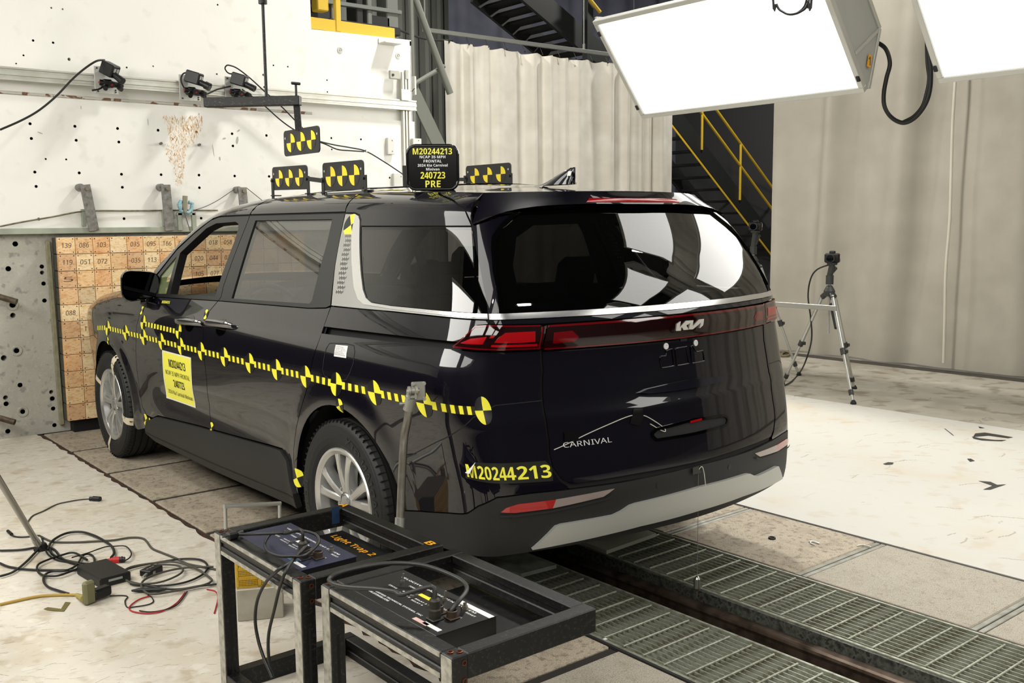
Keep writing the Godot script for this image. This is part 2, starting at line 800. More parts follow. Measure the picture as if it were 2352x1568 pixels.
func marking_tape(s0: float, s1: float, y0: float, y1: float, h: float, pitch: float, start := 0) -> void:
	var mb := MB.new()
	var m := maxi(1, roundi((s1 - s0) / pitch))
	for k in m:
		mb.paint(Color(.93, .90, .22) if (k + start) % 2 == 0 else Color(.16, .145, .04))
		var a := lerpf(s0, s1, float(k) / m)
		var b := lerpf(s0, s1, float(k + 1) / m)
		var ya := lerpf(y0, y1, float(k) / m)
		var yb := lerpf(y0, y1, float(k + 1) / m)
		var A := van_at(a, ya - h / 2, .0008)
		var B := van_at(b, yb - h / 2, .0008)
		var D := van_at(b, yb + h / 2, .0008)
		var E := van_at(a, ya + h / 2, .0008)
		mb.tri_n(A[0], B[0], D[0], A[1], B[1], D[1])
		mb.tri_n(A[0], D[0], E[0], A[1], D[1], E[1])
	var o := obj("marking_tape", mb, vc("sticker", .35), van)
	o.set_meta("label", "striped yellow and black marking tape")


func decal_text(called: String, words: String, s0: float, s1: float, y0: float, y1: float, col: Color, off := .0016, rough := .4, bold := true, slope := 0.0, parent: Node3D = null) -> MeshInstance3D:
	var mb := MB.new()
	mb.paint(col)
	var place := func(q: Vector2) -> Vector3: return van_at(q.x, q.y + (q.x - s0) * slope, off)[0]
	var out := func(q: Vector2) -> Vector3: return van_at(q.x, q.y, off)[1]
	letters(mb, words, place, Rect2(s0, y0, s1 - s0, y1 - y0), out, bold)
	return obj(called, mb, vc("print%d" % int(rough * 10), rough), parent if parent else van)


func wheel(z: float, side: float, tapes: Array) -> void:
	# axis along x; side -1 is the car's left
	var w := Node3D.new()
	w.name = "wheel"
	van.add_child(w, true)
	w.position = Vector3(side * .865, .362, z) - van.position
	# local y of the lathe points outwards
	var xf := Transform3D(Basis(Vector3(0, 0, -1), Vector3(side, 0, 0), Vector3(0, 1, 0) * (-side)), Vector3(side * .865, .362, z))
	if xf.basis.determinant() < 0:
		xf.basis.z = -xf.basis.z
	var R := .362
	var prof := [Vector2(.236, -.10), Vector2(.262, -.115), Vector2(.31, -.12), Vector2(.340, -.112), Vector2(.356, -.095)]
	for gx in [-.068, -.022, .022, .068]:
		prof += [Vector2(R, gx - .006), Vector2(R - .008, gx - .005), Vector2(R - .008, gx + .005), Vector2(R, gx + .006)]
	prof += [Vector2(.357, .095), Vector2(.343, .110), Vector2(.336, .1125), Vector2(.334, .1165), Vector2(.31, .120), Vector2(.285, .1215), Vector2(.262, .117), Vector2(.246, .108), Vector2(.236, .10)]
	var flat := prof.map(func(p: Vector2) -> Vector2: return p)
	var tyre := MB.new().lathe(flat, xf, 72)
	var ty := obj("tyre", tyre, mat("tyre_rubber", Color(.062, .062, .06), .62), w)
	# raised black bars stand for the shade in the shoulder sipes
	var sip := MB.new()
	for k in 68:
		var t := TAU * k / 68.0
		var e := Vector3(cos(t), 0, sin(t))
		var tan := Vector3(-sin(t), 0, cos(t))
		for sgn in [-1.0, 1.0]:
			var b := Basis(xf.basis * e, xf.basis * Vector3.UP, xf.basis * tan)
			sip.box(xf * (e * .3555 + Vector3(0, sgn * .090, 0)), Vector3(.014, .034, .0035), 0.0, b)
	var so := obj("tread_slot_shade", sip, mat("slot_black", Color(.012, .012, .012), .9), ty)
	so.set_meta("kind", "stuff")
	# moulded letters on the sidewall
	var word := text_arrays("ROADIAN GTX", true)
	var tp: PackedVector2Array = word[0]
	var tw: Vector2 = word[2] - word[1]
	for rep in 2:
		var lt := MB.new()
		for k in range(0, tp.size() - 2, 3):
			var q := []
			for i in 3:
				var u: Vector2 = (tp[k + i] - word[1]) / tw
				var ang: float = 2.55 + rep * PI - side * (u.x - .5) * 1.5 * -1.0
				var rad: float = .282 + u.y * .032
				q.append(xf * Vector3(cos(ang) * rad, .1225, sin(ang) * rad))
			var g := xf.basis.y
			lt.tri_n(q[0], q[1], q[2], g, g, g)
		obj("sidewall_lettering", lt, mat("tyre_letter", Color(.10, .10, .097), .5), ty)
	# rim
	var rim := MB.new().lathe([Vector2(.232, -.10), Vector2(.232, .075), Vector2(.242, .106), Vector2(.238, .112), Vector2(.228, .111), Vector2(.212, .100), Vector2(.205, .06), Vector2(.200, -.02)], xf, 64, false)
	var silver := mat("alloy", Color(.80, .80, .79), .28, .85)
	var rm := obj("rim", rim, silver, w)
	var hub := MB.new().lathe([Vector2(.075, .045), Vector2(.07, .078), Vector2(.040, .088), Vector2(.034, .092)], xf, 32)
	obj("hub", hub, silver, rm)
	obj("centre_cap", MB.new().lathe([Vector2(.033, .085), Vector2(.032, .095), Vector2(.026, .098), Vector2(0, .099)], xf, 24), mat("cap", Color(.70, .70, .69), .3, .8), w)
	for k in 5:
		var base := TAU * k / 5.0 + .30
		for sg in [-1.0, 1.0]:
			var a0: float = base + sg * .20
			var a1: float = base + sg * .235
			var sp := MB.new()
			var d0 := Vector3(cos(a0), 0, sin(a0))
			var d1 := Vector3(cos(a1), 0, sin(a1))
			var secs := []
			for i in 6:
				var t := i / 5.0
				var rad := lerpf(.045, .214, t)
				var dd := d0.lerp(d1, t).normalized()
				var tt := Vector3(-dd.z, 0, dd.x)
				var wd := lerpf(.016, .0195, t) * (1.0 if i < 5 else 1.25)
				var top := .089 + .016 * sin(PI * t) * .4 + .010 * t
				var c := dd * rad
				secs.append([c - tt * wd * 1.15 + Vector3(0, top - .045, 0), c - tt * wd + Vector3(0, top - .004, 0), c - tt * wd * .6 + Vector3(0, top, 0), c + tt * wd * .6 + Vector3(0, top, 0), c + tt * wd + Vector3(0, top - .004, 0), c + tt * wd * 1.15 + Vector3(0, top - .045, 0)])
			for i in 5:
				for j in 5:
					sp.quad(xf * secs[i][j], xf * secs[i][j + 1], xf * secs[i + 1][j + 1], xf * secs[i + 1][j])
			# faces must look outwards
			for q in range(0, sp.n.size(), 3):
				pass
			obj("spoke", sp, silver, rm)
		var lug := MB.new()
		var la := base + PI / 5.0
		var lp := Vector3(cos(la), 0, sin(la)) * .057
		lug.lathe([Vector2(.016, .090), Vector2(.0135, .089), Vector2(.012, .062)], Transform3D(xf.basis, xf * lp), 14)
		lug.lathe([Vector2(.0085, .060), Vector2(.0085, .074), Vector2(.006, .078), Vector2(0, .078)], Transform3D(xf.basis, xf * lp), 6)
		obj("lug_nut", lug, silver, rm)
	obj("brake_disc", MB.new().lathe([Vector2(.06, .03), Vector2(.06, .045), Vector2(.155, .045), Vector2(.155, .02), Vector2(.06, .02)], xf, 40), mat("disc_steel", Color(.42, .41, .40), .35, .8), w)
	obj("wheel_back", MB.new().lathe([Vector2(.20, -.03), Vector2(0, -.03)], xf, 32), mat("slot_black", Color(.012, .012, .012), .9), w)
	for t in tapes:
		# masking tape over the sidewall
		var tm := MB.new()
		var path := [Vector2(.225, .1125), Vector2(.240, .1135), Vector2(.262, .1185), Vector2(.285, .1235), Vector2(.31, .1222), Vector2(.335, .1185), Vector2(.345, .112), Vector2(.359, .097), Vector2(.3635, .085)]
		if t.size() > 2:
			path = path.slice(0, t[2])
		var a: float = t[0]
		tm.lathe(path, xf, 4, true, a - t[1] / 2.0, a + t[1] / 2.0)
		var o := obj("masking_tape", tm, mat("masking", Color(.80, .76, .66), .55), w)
		o.set_meta("label", "strip of beige masking tape")


func build_van() -> void:
	lut_sec = make_lut(SEC, .1, 1.8)
	lut_zr = make_lut(ZR, .1, 1.8)
	lut_top = make_lut(TOPL, -5.3, .1)
	lut_tap = make_lut(TAPL, -5.3, .1)
	van = thing("minivan", "dark blue-black minivan with silver rear pillars standing nose to the plywood block wall", "minivan", Vector3(0, 0, -2.6))
	var paint := mat("van_paint", Color(.038, .032, .068), .35, 0.0, {"metallic_specular": .18, "clearcoat_enabled": true, "clearcoat": 1.0, "clearcoat_roughness": .02})
	var matte := mat("van_cladding", Color(.085, .085, .085), .55)
	var trim := mat("van_trim", Color(.075, .075, .075), .42)
	var gloss := mat("van_gloss", Color(.012, .012, .013), .06)
	var dark := mat("van_dark", Color(.010, .010, .010), .8)
	var chrome := mat("van_chrome", Color(.86, .86, .86), .20, .9)
	var satin := mat("van_satin", Color(.66, .66, .65), .34, .75)
	var tint := mat("privacy_glass", Color(.008, .010, .009, .92), .015, 0.0, {"transparency": BaseMaterial3D.TRANSPARENCY_ALPHA, "metallic_specular": .62})
	var clear := mat("clear_glass", Color(.60, .66, .42, .30), .01, 0.0, {"transparency": BaseMaterial3D.TRANSPARENCY_ALPHA})

	# --- side panels, (distance along the skin, height)
	var df := [-3.545, 1.122, -3.548, 1.06, -3.55, .991, -3.578, .934, -3.61, .835, -3.647, .733, -3.663, .618, -3.657, .491, -3.636, .423, -3.57, .382]
	var fs := [-2.446, 1.157, -2.522, 1.101, -2.535, 1.035, -2.525, .903, -2.52, .825, -2.522, .729, -2.555, .601, -2.58, .542, -2.561, .478, -2.548, .456]
	var sr := [-1.545, .33, -1.556, .42, -1.545, .53, -1.50, .63, -1.43, .74, -1.37, .83, -1.325, .92, -1.285, 1.03, -1.278, 1.10, -1.260, 1.196]
	var rev := func(a: Array) -> Array:
		var o := []
		for k in range(a.size() - 2, -1, -2):
			o += [a[k], a[k + 1]]
		return o
	var tops := func(s0: float, s1: float, m: int) -> Array:
		var o := []
		for k in m + 1:
			var s := lerpf(s0, s1, float(k) / m)
			o += [s, edge_pt(s).y]
		return o
	var fender: Array = rev.call(df) + [-3.62, 1.15, -3.70, edge_pt(-3.70).y] + tops.call(-3.78, -5.05, 16) + [-5.09, .80, -5.10, .55, -5.08, .32, -4.6, .26, -3.75, .26, -3.62, .29]
	car_panel("front_fender", pv(fender), paint, {"arch": [-4.22]})
	var fdoor: Array = df + [-3.471, .380, -3.367, .410, -2.726, .448] + rev.call(fs) + [-3.352, 1.129]
	car_panel("front_door", pv(fdoor), paint)
	var sdoor: Array = fs + [-2.134, .475, -1.697, .497, -1.615, .458, -1.578, .36] + sr + [-1.30, 1.188, -1.46, 1.178, -1.751, 1.172]
	car_panel("sliding_door", pv(sdoor), paint)
	var q_low: Array = [-1.545, .33, -1.556, .42, -1.545, .53, -1.50, .63, -1.43, .74, -1.37, .83, -1.325, .92, -1.285, 1.03, -1.283, 1.083, -.784, 1.091, -.32, 1.097, -.12, 1.092, .137, 1.087, .158, 1.015, .15, .856, .149, .76, .142, .704, .145, .659, .172, .61, .20, .588, .195, .577, .06, .579, -.109, .574, -.236, .537, -.301, .502, -.33, .494, -.533, .455, -.678, .431, -.72, .40, -.76, .30, -1.52, .30]
	car_panel("quarter_panel", pv(q_low), paint, {"arch": [-1.10], "cell": .028})
	car_panel("quarter_shoulder", pv([-1.277, 1.110, -.863, 1.115, -.499, 1.119, -.30, 1.123, -.207, 1.186, -.135, 1.19, -.138, 1.203, -.742, 1.203, -.966, 1.200, -1.257, 1.197]), paint, {"edge": .035, "gap": .001})
	car_panel("sliding_door_track", pv([-1.29, 1.07, -.30, 1.085, -.22, 1.15, -.30, 1.14, -1.29, 1.13]), dark, {"off": -.03, "edge": 0.0})
	# roof sides
	var rail_front: Array = [-3.60, 1.178, -3.43, 1.278, -3.243, 1.420, -3.05, 1.515, -2.871, 1.591, -2.78, 1.603, -2.38, 1.606] + tops.call(-2.378, -3.72, 24)
	car_panel("roof_side_front", pv(rail_front), paint, {"gap": .002})
	var rail_mid: Array = [-2.372, 1.607, -1.372, 1.607, -1.395, 1.64] + tops.call(-1.43, -2.368, 14)
	car_panel("sliding_door_header", pv(rail_mid), paint, {"gap": .002})
	var rail_rear: Array = [-1.367, 1.603, -1.252, 1.601, -1.19, 1.592, -1.155, 1.57, -1.145, 1.543, -.208, 1.541, -.236, 1.60, -.32, 1.64] + tops.call(-.45, -1.42, 16)
	car_panel("roof_side_rear", pv(rail_rear), paint, {"gap": .002, "cell": .025})
	# window frames and glass
	var f_open := pv([-3.145, 1.157, -3.165, 1.28, -3.178, 1.393, -2.901, 1.535, -2.784, 1.563, -2.53, 1.570, -2.484, 1.559, -2.465, 1.53, -2.46, 1.47, -2.49, 1.307, -2.502, 1.178])
	var q_light := pv([-3.351, 1.149, -3.389, 1.253, -3.217, 1.372, -3.207, 1.156])
	car_panel("front_door_frame", pv([-3.545, 1.124, -3.43, 1.262, -3.243, 1.408, -3.05, 1.506, -2.88, 1.580, -2.78, 1.596, -2.378, 1.600, -2.376, 1.574, -2.415, 1.353, -2.433, 1.235, -2.425, 1.178, -2.446, 1.158, -3.352, 1.130]), trim, {"holes": [f_open, q_light], "edge": .045, "gap": .001})
	car_panel("quarter_light", shrink(q_light, -.004), clear, {"off": -.006, "edge": 0.0, "gap": 0.0, "both": true})
	var s_glass := pv([-2.286, 1.575, -1.482, 1.575, -1.461, 1.476, -1.455, 1.326, -1.447, 1.212, -1.465, 1.198, -2.29, 1.178])
	car_panel("sliding_door_frame", pv([-2.372, 1.600, -1.372, 1.600, -1.346, 1.487, -1.319, 1.367, -1.266, 1.201, -1.30, 1.190, -1.46, 1.179, -1.751, 1.173, -2.442, 1.158, -2.421, 1.178, -2.429, 1.235, -2.411, 1.353, -2.372, 1.574]), trim, {"holes": [s_glass], "edge": .03, "gap": .001})
	car_panel("sliding_door_window", shrink(s_glass, -.004), mat("side_glass", Color(.008, .010, .009, .84), .012, 0.0, {"transparency": BaseMaterial3D.TRANSPARENCY_ALPHA, "metallic_specular": .75}), {"off": -.006, "edge": 0.0, "gap": 0.0})
	var win_edge := [-.148, 1.227, -.745, 1.226, -.91, 1.231, -.958, 1.247, -.996, 1.279, -1.038, 1.343, -1.085, 1.425, -1.149, 1.545, -1.163, 1.567, -1.193, 1.587, -1.252, 1.596]
	var pil := car_panel("rear_pillar_panel", pv([-1.365, 1.598, -1.343, 1.487, -1.316, 1.367, -1.257, 1.201, -.966, 1.203, -.742, 1.206, -.142, 1.207] + win_edge), satin, {"gap": .001, "label": "silver pillar panel"})
	car_panel("pillar_chrome_band", pv([-1.243, 1.585, -1.226, 1.509, -1.155, 1.389, -1.087, 1.286, -1.028, 1.237, -.97, 1.219, -.743, 1.212, -.142, 1.209] + win_edge), chrome, {"gap": .0015, "off": .004, "edge": .006, "label": "bright chrome band along the rear side window"})
	var emb := MB.new()
	for r in 13:
		for k in 3:
			var sy := 1.50 - r * .02
			var ss := -1.285 + (1.50 - sy) * .20 + k * .022 + (r % 2) * .011
			var A := van_at(ss, sy, .001)
			var b3 := Basis(Vector3(0, .35, .94).normalized(), Vector3(0, .94, -.35), Vector3(-1, 0, 0))
			emb.box(A[0], Vector3(.020, .012, .003), .0014, b3 * Basis(Vector3.BACK, .6))
	var emr := emb.mirrored()
	obj("embossed_pattern", emb, satin, pil[0])
	obj("embossed_pattern", emr, satin, pil[1])
	car_panel("rear_side_window", pv([-1.149, 1.540, -.213, 1.537, -.193, 1.405, -.151, 1.229, -.745, 1.228, -.91, 1.233, -.958, 1.249, -.996, 1.281, -1.038, 1.345, -1.085, 1.427]), tint, {"off": -.002, "edge": 0.0, "gap": 0.0, "cell": .025})
	# sill
	car_panel("sill_cladding", pv([-3.60, .293, -3.56, .345, -3.471, .372, -3.367, .403, -2.726, .442, -2.134, .469, -1.697, .489, -1.625, .452, -1.59, .36, -1.56, .31, -1.56, .24, -2.548, .225, -3.471, .235, -3.61, .265]), matte, {"off": .014, "edge": .03, "gap": 0.0})
	seam("sill_joint", [-3.60, .275, -3.471, .268, -2.548, .272, -1.57, .29], .005, .0155, dark)
	# dark strips that close the joints between panels
	for line in [df, fs, sr]:
		seam("door_seal", line, .022, -.011, dark)
	seam("door_seal", [-2.446, 1.157, -2.423, 1.178, -2.431, 1.235, -2.413, 1.353, -2.374, 1.574, -2.374, 1.60, -2.37, 1.66], .02, -.011, dark)
	seam("door_seal", [-1.26, 1.196, -1.317, 1.367, -1.345, 1.487, -1.37, 1.60, -1.395, 1.64, -1.425, 1.675], .02, -.012, dark)
	seam("drip_seal", [-3.60, 1.165, -3.43, 1.27, -3.243, 1.414, -3.05, 1.51, -2.871, 1.586, -2.78, 1.600, -1.37, 1.604, -1.252, 1.599, -1.19, 1.590, -1.15, 1.56, -1.145, 1.541, -.208, 1.539], .018, -.01, dark)
	seam("gate_seal", [-.45, 1.67, -.32, 1.641, -.236, 1.60, -.206, 1.541, -.207, 1.453, -.181, 1.318, -.149, 1.228, -.13, 1.188], .02, -.012, dark)
	seam("gate_seal", [.14, 1.085, .161, 1.015, .153, .856, .152, .76, .145, .704, .148, .66, .174, .613, .21, .587, .503, .585, .82, .583], .022, -.012, dark)
	seam("bumper_seal", [-.70, .42, -.533, .454, -.33, .493, -.301, .501, -.236, .536, -.109, .573, .06, .578, .195, .576], .02, -.012, dark)
	seam("bumper_seam", [-.70, .622, -.645, .646, -.393, .755, -.168, .859, -.02, .90, .155, .905], .0035, .0007, dark)
	seam("fender_seal", [-3.60, 1.165, -3.72, 1.18], .03, -.012, dark)
	# --- rear
	var gate := sym([.82, .594, .503, .597, .212, .594, .177, .617, .151, .664, .148, .706, .155, .762, .157, .858, .165, 1.015, .146, 1.083, .82, 1.083])
	car_panel("tailgate", gate, paint, {"both": false, "cell": .028, "cell_y": .012, "gap": .0015})
	car_panel("tailgate_ledge", sym([.82, 1.186, .12, 1.184, -.125, 1.190, -.133, 1.203, .82, 1.203]), paint, {"both": false, "cell": .022, "gap": .001})
	car_panel("tailgate_chrome_strip", sym([.82, 1.2035, -.135, 1.2045, -.141, 1.226, .82, 1.226]), chrome, {"both": false, "cell": .022, "off": .004, "edge": .01, "gap": .0005})
	car_panel("tailgate_pillar", pv([-.202, 1.541, -.203, 1.453, -.177, 1.318, -.146, 1.227, -.088, 1.227, -.090, 1.295, -.109, 1.374, -.103, 1.453, -.087, 1.494, -.046, 1.523, .060, 1.585]), paint, {"cell": .018, "gap": .001})
	car_panel("window_fin", pv([.065, 1.586, -.046, 1.524, -.088, 1.495, -.104, 1.453, -.110, 1.374, -.091, 1.295, -.089, 1.227, -.078, 1.227, -.085, 1.334, -.085, 1.413, -.063, 1.482, -.005, 1.526, .10, 1.590]), gloss, {"cell": .015, "off": .008, "edge": .012, "gap": .0})
	var rg := sym([.82, 1.228, -.078, 1.228, -.085, 1.334, -.085, 1.413, -.063, 1.482, -.005, 1.526, .12, 1.596, .82, 1.62])
	car_panel("rear_window", rg, tint, {"both": false, "cell": .022, "off": -.003, "edge": 0.0, "gap": 0.0})
	var rhole := sym([.82, 1.262, .07, 1.262, .03, 1.30, .02, 1.40, .06, 1.50, .16, 1.545, .82, 1.555])
	car_panel("window_border", rg, mat("ceramic_band", Color(.008, .008, .008), .35), {"both": false, "cell": .03, "off": -.007, "edge": 0.0, "gap": 0.0, "holes": [rhole]})
	# lamps
	var red := mat("lamp_red", Color(.40, .012, .040), .08, 0.0, {"clearcoat_enabled": true, "clearcoat": 1.0, "clearcoat_roughness": .02})
	var red_hi := mat("lamp_red_bright", Color(.62, .020, .055), .14, 0.0, {"clearcoat_enabled": true, "clearcoat": 1.0, "clearcoat_roughness": .03})
	var red_dk := mat("lamp_smoked", Color(.105, .022, .026), .05, 0.0, {"clearcoat_enabled": true, "clearcoat": 1.0, "clearcoat_roughness": .02})
	var lamps := car_panel("tail_lamp", pv([-.312, 1.099, -.206, 1.183, -.128, 1.1865, .115, 1.180, .132, 1.172, .136, 1.091, -.12, 1.096]), red_dk, {"cell": .015, "off": .010, "edge": .03, "gap": .001, "label": "red wraparound tail lamp"})
	for i in 2:
		var side := i == 1
		for r in [[-.27, 1.1181, -.2203, 1.1359, -.1289, 1.1452, -.1417, 1.1181, -.2392, 1.1166], [-.0779, 1.1248, -.0604, 1.1414, -.0259, 1.1583, .0957, 1.1584, .1039, 1.1217, .0486, 1.1205], [-.0911, 1.1094, -.0883, 1.1173, .1136, 1.1136, .116, 1.1047], [-.1142, 1.1397, -.1055, 1.1497, -.0805, 1.1498, -.0907, 1.1409]]:
			var mb := MB.new()
			region(mb, pv(r), [], .02, .012, skin(.0115), .002)
			obj("reflector", mb.mirrored() if side else mb, red_hi, lamps[i])
		for r in [[-.305, 1.1005, -.12, 1.0985, .13, 1.094, .13, 1.099, -.12, 1.1035, -.295, 1.1055], [-.300, 1.103, -.208, 1.176, -.125, 1.180, .115, 1.174, .115, 1.179, -.128, 1.1855, -.212, 1.180, -.306, 1.104], [.122, 1.098, .128, 1.098, .126, 1.172, .120, 1.172]]:
			var mb := MB.new()
			region(mb, pv(r), [], .02, .012, skin(.0112), .001)
			obj("lamp_rim", mb.mirrored() if side else mb, red, lamps[i])
	var bar := car_panel("light_bar", sym([.82, 1.088, .1405, 1.089, .140, 1.178, .30, 1.180, .60, 1.181, .82, 1.181]), red_dk, {"both": false, "cell": .02, "off": .013, "edge": .03, "gap": .001, "label": "smoked red light bar across the tailgate"})
	for ln in [[.82, 1.172, .146, 1.170, .146, 1.177, .82, 1.179], [.82, 1.090, .146, 1.091, .146, 1.096, .82, 1.095]]:
		var mb := MB.new()
		region(mb, sym(ln), [], .02, .012, skin(.0145), .002)
		obj("light_line", mb, red, bar[0])
	for sd in 2:
		for r in [[.1742, 1.112, .1699, 1.151, .2458, 1.1535, .2786, 1.1298, .2614, 1.1133]]:
			var mb := MB.new()
			region(mb, pv(r), [], .02, .012, skin(.0142), .002)
			obj("reflector", mb.mirrored() if sd else mb, red, bar[0])
	var plate := MB.new()
	region(plate, pv([.727, 1.1257, .7499, 1.1554, .7696, 1.1638, .9244, 1.1643, .9501, 1.1585, .9523, 1.1307, .9201, 1.1179, .741, 1.1159]), [], .02, .015, skin(.021), .01)
	var lplate := obj("emblem_plate", plate, red_dk, bar[0])
	lplate.set_meta("label", "smoked plate behind the silver emblem")
	var em := MB.new()
	region(em, pv([.75, 1.1231, .7558, 1.1487, .7755, 1.1559, .768, 1.1343, .8102, 1.1563, .8542, 1.1553, .8466, 1.1331, .8933, 1.1557, .9242, 1.1557, .9161, 1.133, .8958, 1.1237, .9032, 1.1442, .8487, 1.1223, .8267, 1.1233, .8335, 1.1469, .8079, 1.1393, .8224, 1.123, .7929, 1.1233, .7814, 1.1357, .7768, 1.1323, .7753, 1.1222]), [], .02, .02, skin(.026), .004)
	var emo := obj("emblem_lettering", em, mat("emblem", Color(.84, .83, .80), .3, .3), lplate)
	emo.set_meta("label", "silver emblem letters")
	# bumper
	var bump := sym([.82, .36, .40, .36, -.01, .352, -.345, .338, -.64, .315, -.70, .33, -.72, .40, -.678, .429, -.533, .453, -.33, .492, -.301, .500, -.236, .535, -.109, .572, .06, .577, .195, .575, .418, .573, .82, .580])
	car_panel("rear_bumper", bump, matte, {"both": false, "arch": [-1.10], "cell": .03, "edge": .10, "gap": .0015})
	car_panel("skid_plate", sym([.82, .398, .503, .394, .266, .382, .052, .371, .138, .447, .160, .452, .377, .456, .415, .466, .453, .482, .48, .486, .82, .496]), mat("skid_silver", Color(.72, .72, .70), .36, .5), {"both": false, "cell": .02, "off": .016, "edge": .03, "gap": 0.0, "label": "silver skid plate under the bumper"})
	var fogs := car_panel("fog_lamp", pv([-.095, .519, -.062, .534, .006, .544, .145, .545, .131, .514, -.013, .513]), red_hi, {"cell": .015, "off": .004, "edge": .012, "gap": 0.0, "label": "red rear fog lamp in the bumper"})
	car_panel("reversing_lamp", pv([.131, .514, .145, .545, .389, .555, .361, .541, .338, .531]), mat("lamp_clear", Color(.62, .56, .54), .08, .35, {"clearcoat_enabled": true, "clearcoat": 1.0}), {"cell": .015, "off": .004, "edge": .012, "gap": 0.0, "label": "clear reversing lamp in the bumper"})
	seam("fog_lamp_ledge", [-.105, .506, -.013, .503, .131, .505, .345, .522, .385, .535], .008, .010, matte)
	# bumper step (upper ledge seen inside the gate joint) and parking sensors
	for sx in [-.02, .29, .60]:
		var ds := MB.new()
		var A := van_at(sx, .49 if sx < .1 else .535, .0012)
		ds.disc(A[0], A[1], .011, 16)
		var dm := ds.mirrored()
		obj("parking_sensor", ds, trim, van)
		obj("parking_sensor", dm, trim, van)
	# gate furniture
	car_panel("tailgate_lip", sym([.82, .884, .735, .885, .60, .889, .556, .897, .60, .908, .741, .917, .82, .919]), mat("lip_paint", Color(.30, .30, .36), .10, .9), {"both": false, "cell": .02, "off": .014, "edge": .02, "gap": 0.0, "label": "chromed lip above the tailgate handle"})
	var hl := sym([.82, .702, .607, .706, .588, .725, .590, .743, .617, .757, .82, .768])
	car_panel("handle_frame", hl, gloss, {"both": false, "cell": .02, "off": .006, "edge": .012, "gap": 0.0, "holes": [shrink(hl, .011)]})
	car_panel("handle_recess", shrink(hl, .008), dark, {"both": false, "cell": .03, "off": .001, "edge": 0.0, "gap": 0.0})
	car_panel("reflector_tag", pv([.80, .752, .80, .760, .87, .762, .87, .754]), red_hi, {"both": false, "off": .0075, "edge": .001, "gap": 0.0})
	for r in [[.7183, 1.0447, .7504, 1.0497, .753, 1.0387, .7565, .9894, .7519, .9822, .6951, .9806, .6884, .9867, .6837, 1.0173, .69, 1.0259, .7156, 1.0267, .7183, 1.0447], [.7701, 1.0434, .7775, 1.0499, .8337, 1.0512, .8394, 1.0467, .8441, .9886, .8375, .9831, .782, .9817, .7751, .9891, .7701, 1.0434], [.8623, 1.0478, .8727, 1.0516, .8813, 1.0493, .8941, 1.0292, .9059, 1.0249, .9343, 1.0261, .941, 1.0207, .9425, .9898, .9351, .9836, .8733, .9826, .8648, .9888, .8623, 1.0478]]:
		var line := []
		var q := pv(r)
		for p in q:
			line.append(van_at(p.x, p.y, .001)[0])
		obj("plate_rib", MB.new().tube(smooth_line(line, 3), .0026, 6), gloss, van)
	for p in [[.718, 1.063], [.897, 1.061]]:
		var A := van_at(p[0], p[1], .001)
		var y: Vector3 = A[1]
		var x := y.cross(Vector3.UP).normalized()
		obj("plate_screw", MB.new().lathe([Vector2(.013, 0), Vector2(.0125, .003), Vector2(.006, .004), Vector2(.0055, .001), Vector2(0, .001)], Transform3D(Basis(x, y, x.cross(y)), A[0]), 16), mat("screw_white", Color(.85, .85, .85), .35), van)
	decal_text("model_lettering", "CARNIVAL", .202, .402, .729, .748, Color(.80, .80, .80), .004, .2, false)
	seam("tailgate_camera", [.80, 1.083, .84, 1.083], .016, .004, dark, false)
	# stickers on the rear
	var back := MB.new().paint(Color(.16, .16, .15))
	region(back, pv([-.286, .636, -.275, .668, -.202, .700, .125, .690, .146, .664, .143, .614, -.137, .626]), [], .03, .03, skin(.0018), 0.0)
	var lab := obj("number_label", back, vc("label_film", .25), van)
	lab.set_meta("label", "clear label with the yellow test number on the bumper corner")
	decal_text("number_lettering", "M20244213", -.272, .140, .642, .690, Color(.95, .93, .30), .0026, .4, true, -.035, lab)
	var peel := MB.new().paint(Color(.88, .88, .87))
	var pa: Vector3 = van_at(-.283, .655, .002)[0]
	var pb: Vector3 = van_at(-.205, .700, .003)[0]
	var pd: Vector3 = van_at(-.245, .658, .016)[0]
	peel.tri(pa, pb, pd)
	peel.tri(pa + Vector3(0, 0, -.0008), pd, pb)
	obj("peeling_corner", peel, vc("label_film2", .4), lab)
	# tape, cords on the gate
	var cord := mat("cord_white", Color(.78, .77, .72), .7)
	var cps := []
	for p in [[.165, .726], [.22, .742], [.30, .768], [.40, .795], [.50, .817], [.56, .812], [.61, .785], [.655, .752], [.66, .738], [.64, .744], [.59, .775]]:
		cps.append(van_at(p[0], p[1], .004)[0])
	obj("cord", MB.new().tube(smooth_line(cps, 4), .0018, 5), cord, van)
	for tp in [[.210, .752, .215, .786, .266, .789, .266, .748], [.495, .788, .520, .842, .560, .838, .560, .800, .535, .775]]:
		car_panel("black_tape", pv(tp), mat("tape_black", Color(.03, .03, .03), .22), {"both": false, "off": .0065, "edge": .003, "gap": 0.0})
	# --- top sheets
	var hood := MB.new()
	sheet_panel(hood, -5.06, -3.80, 14, 20, 0.0, -.985, .985)
	obj("hood", hood, paint, van)
	var ws := MB.new()
	ws.grid(sheet_grid(-3.70, -2.90, 16, 24, -.004, -.985, .985), Vector3.UP)
	obj("windscreen", ws, clear, van)
	var cowl := MB.new()
	cowl.grid(sheet_grid(-3.83, -3.69, 3, 16, -.02, -.98, .98), Vector3.UP)
	obj("wiper_cowl", cowl, dark, van)
	var roof := MB.new()
	sheet_panel(roof, -2.885, -.452, 40, 28, 0.0, -.992, .992)
	obj("roof", roof, paint, van)
	for gz in [[-2.62, -1.95], [-1.78, -1.02]]:
		var gl := MB.new()
		sheet_panel(gl, gz[0], gz[1], 10, 16, .004, -.62, .62, .006)
		obj("roof_window", gl, gloss, van)
	var rs := MB.new()
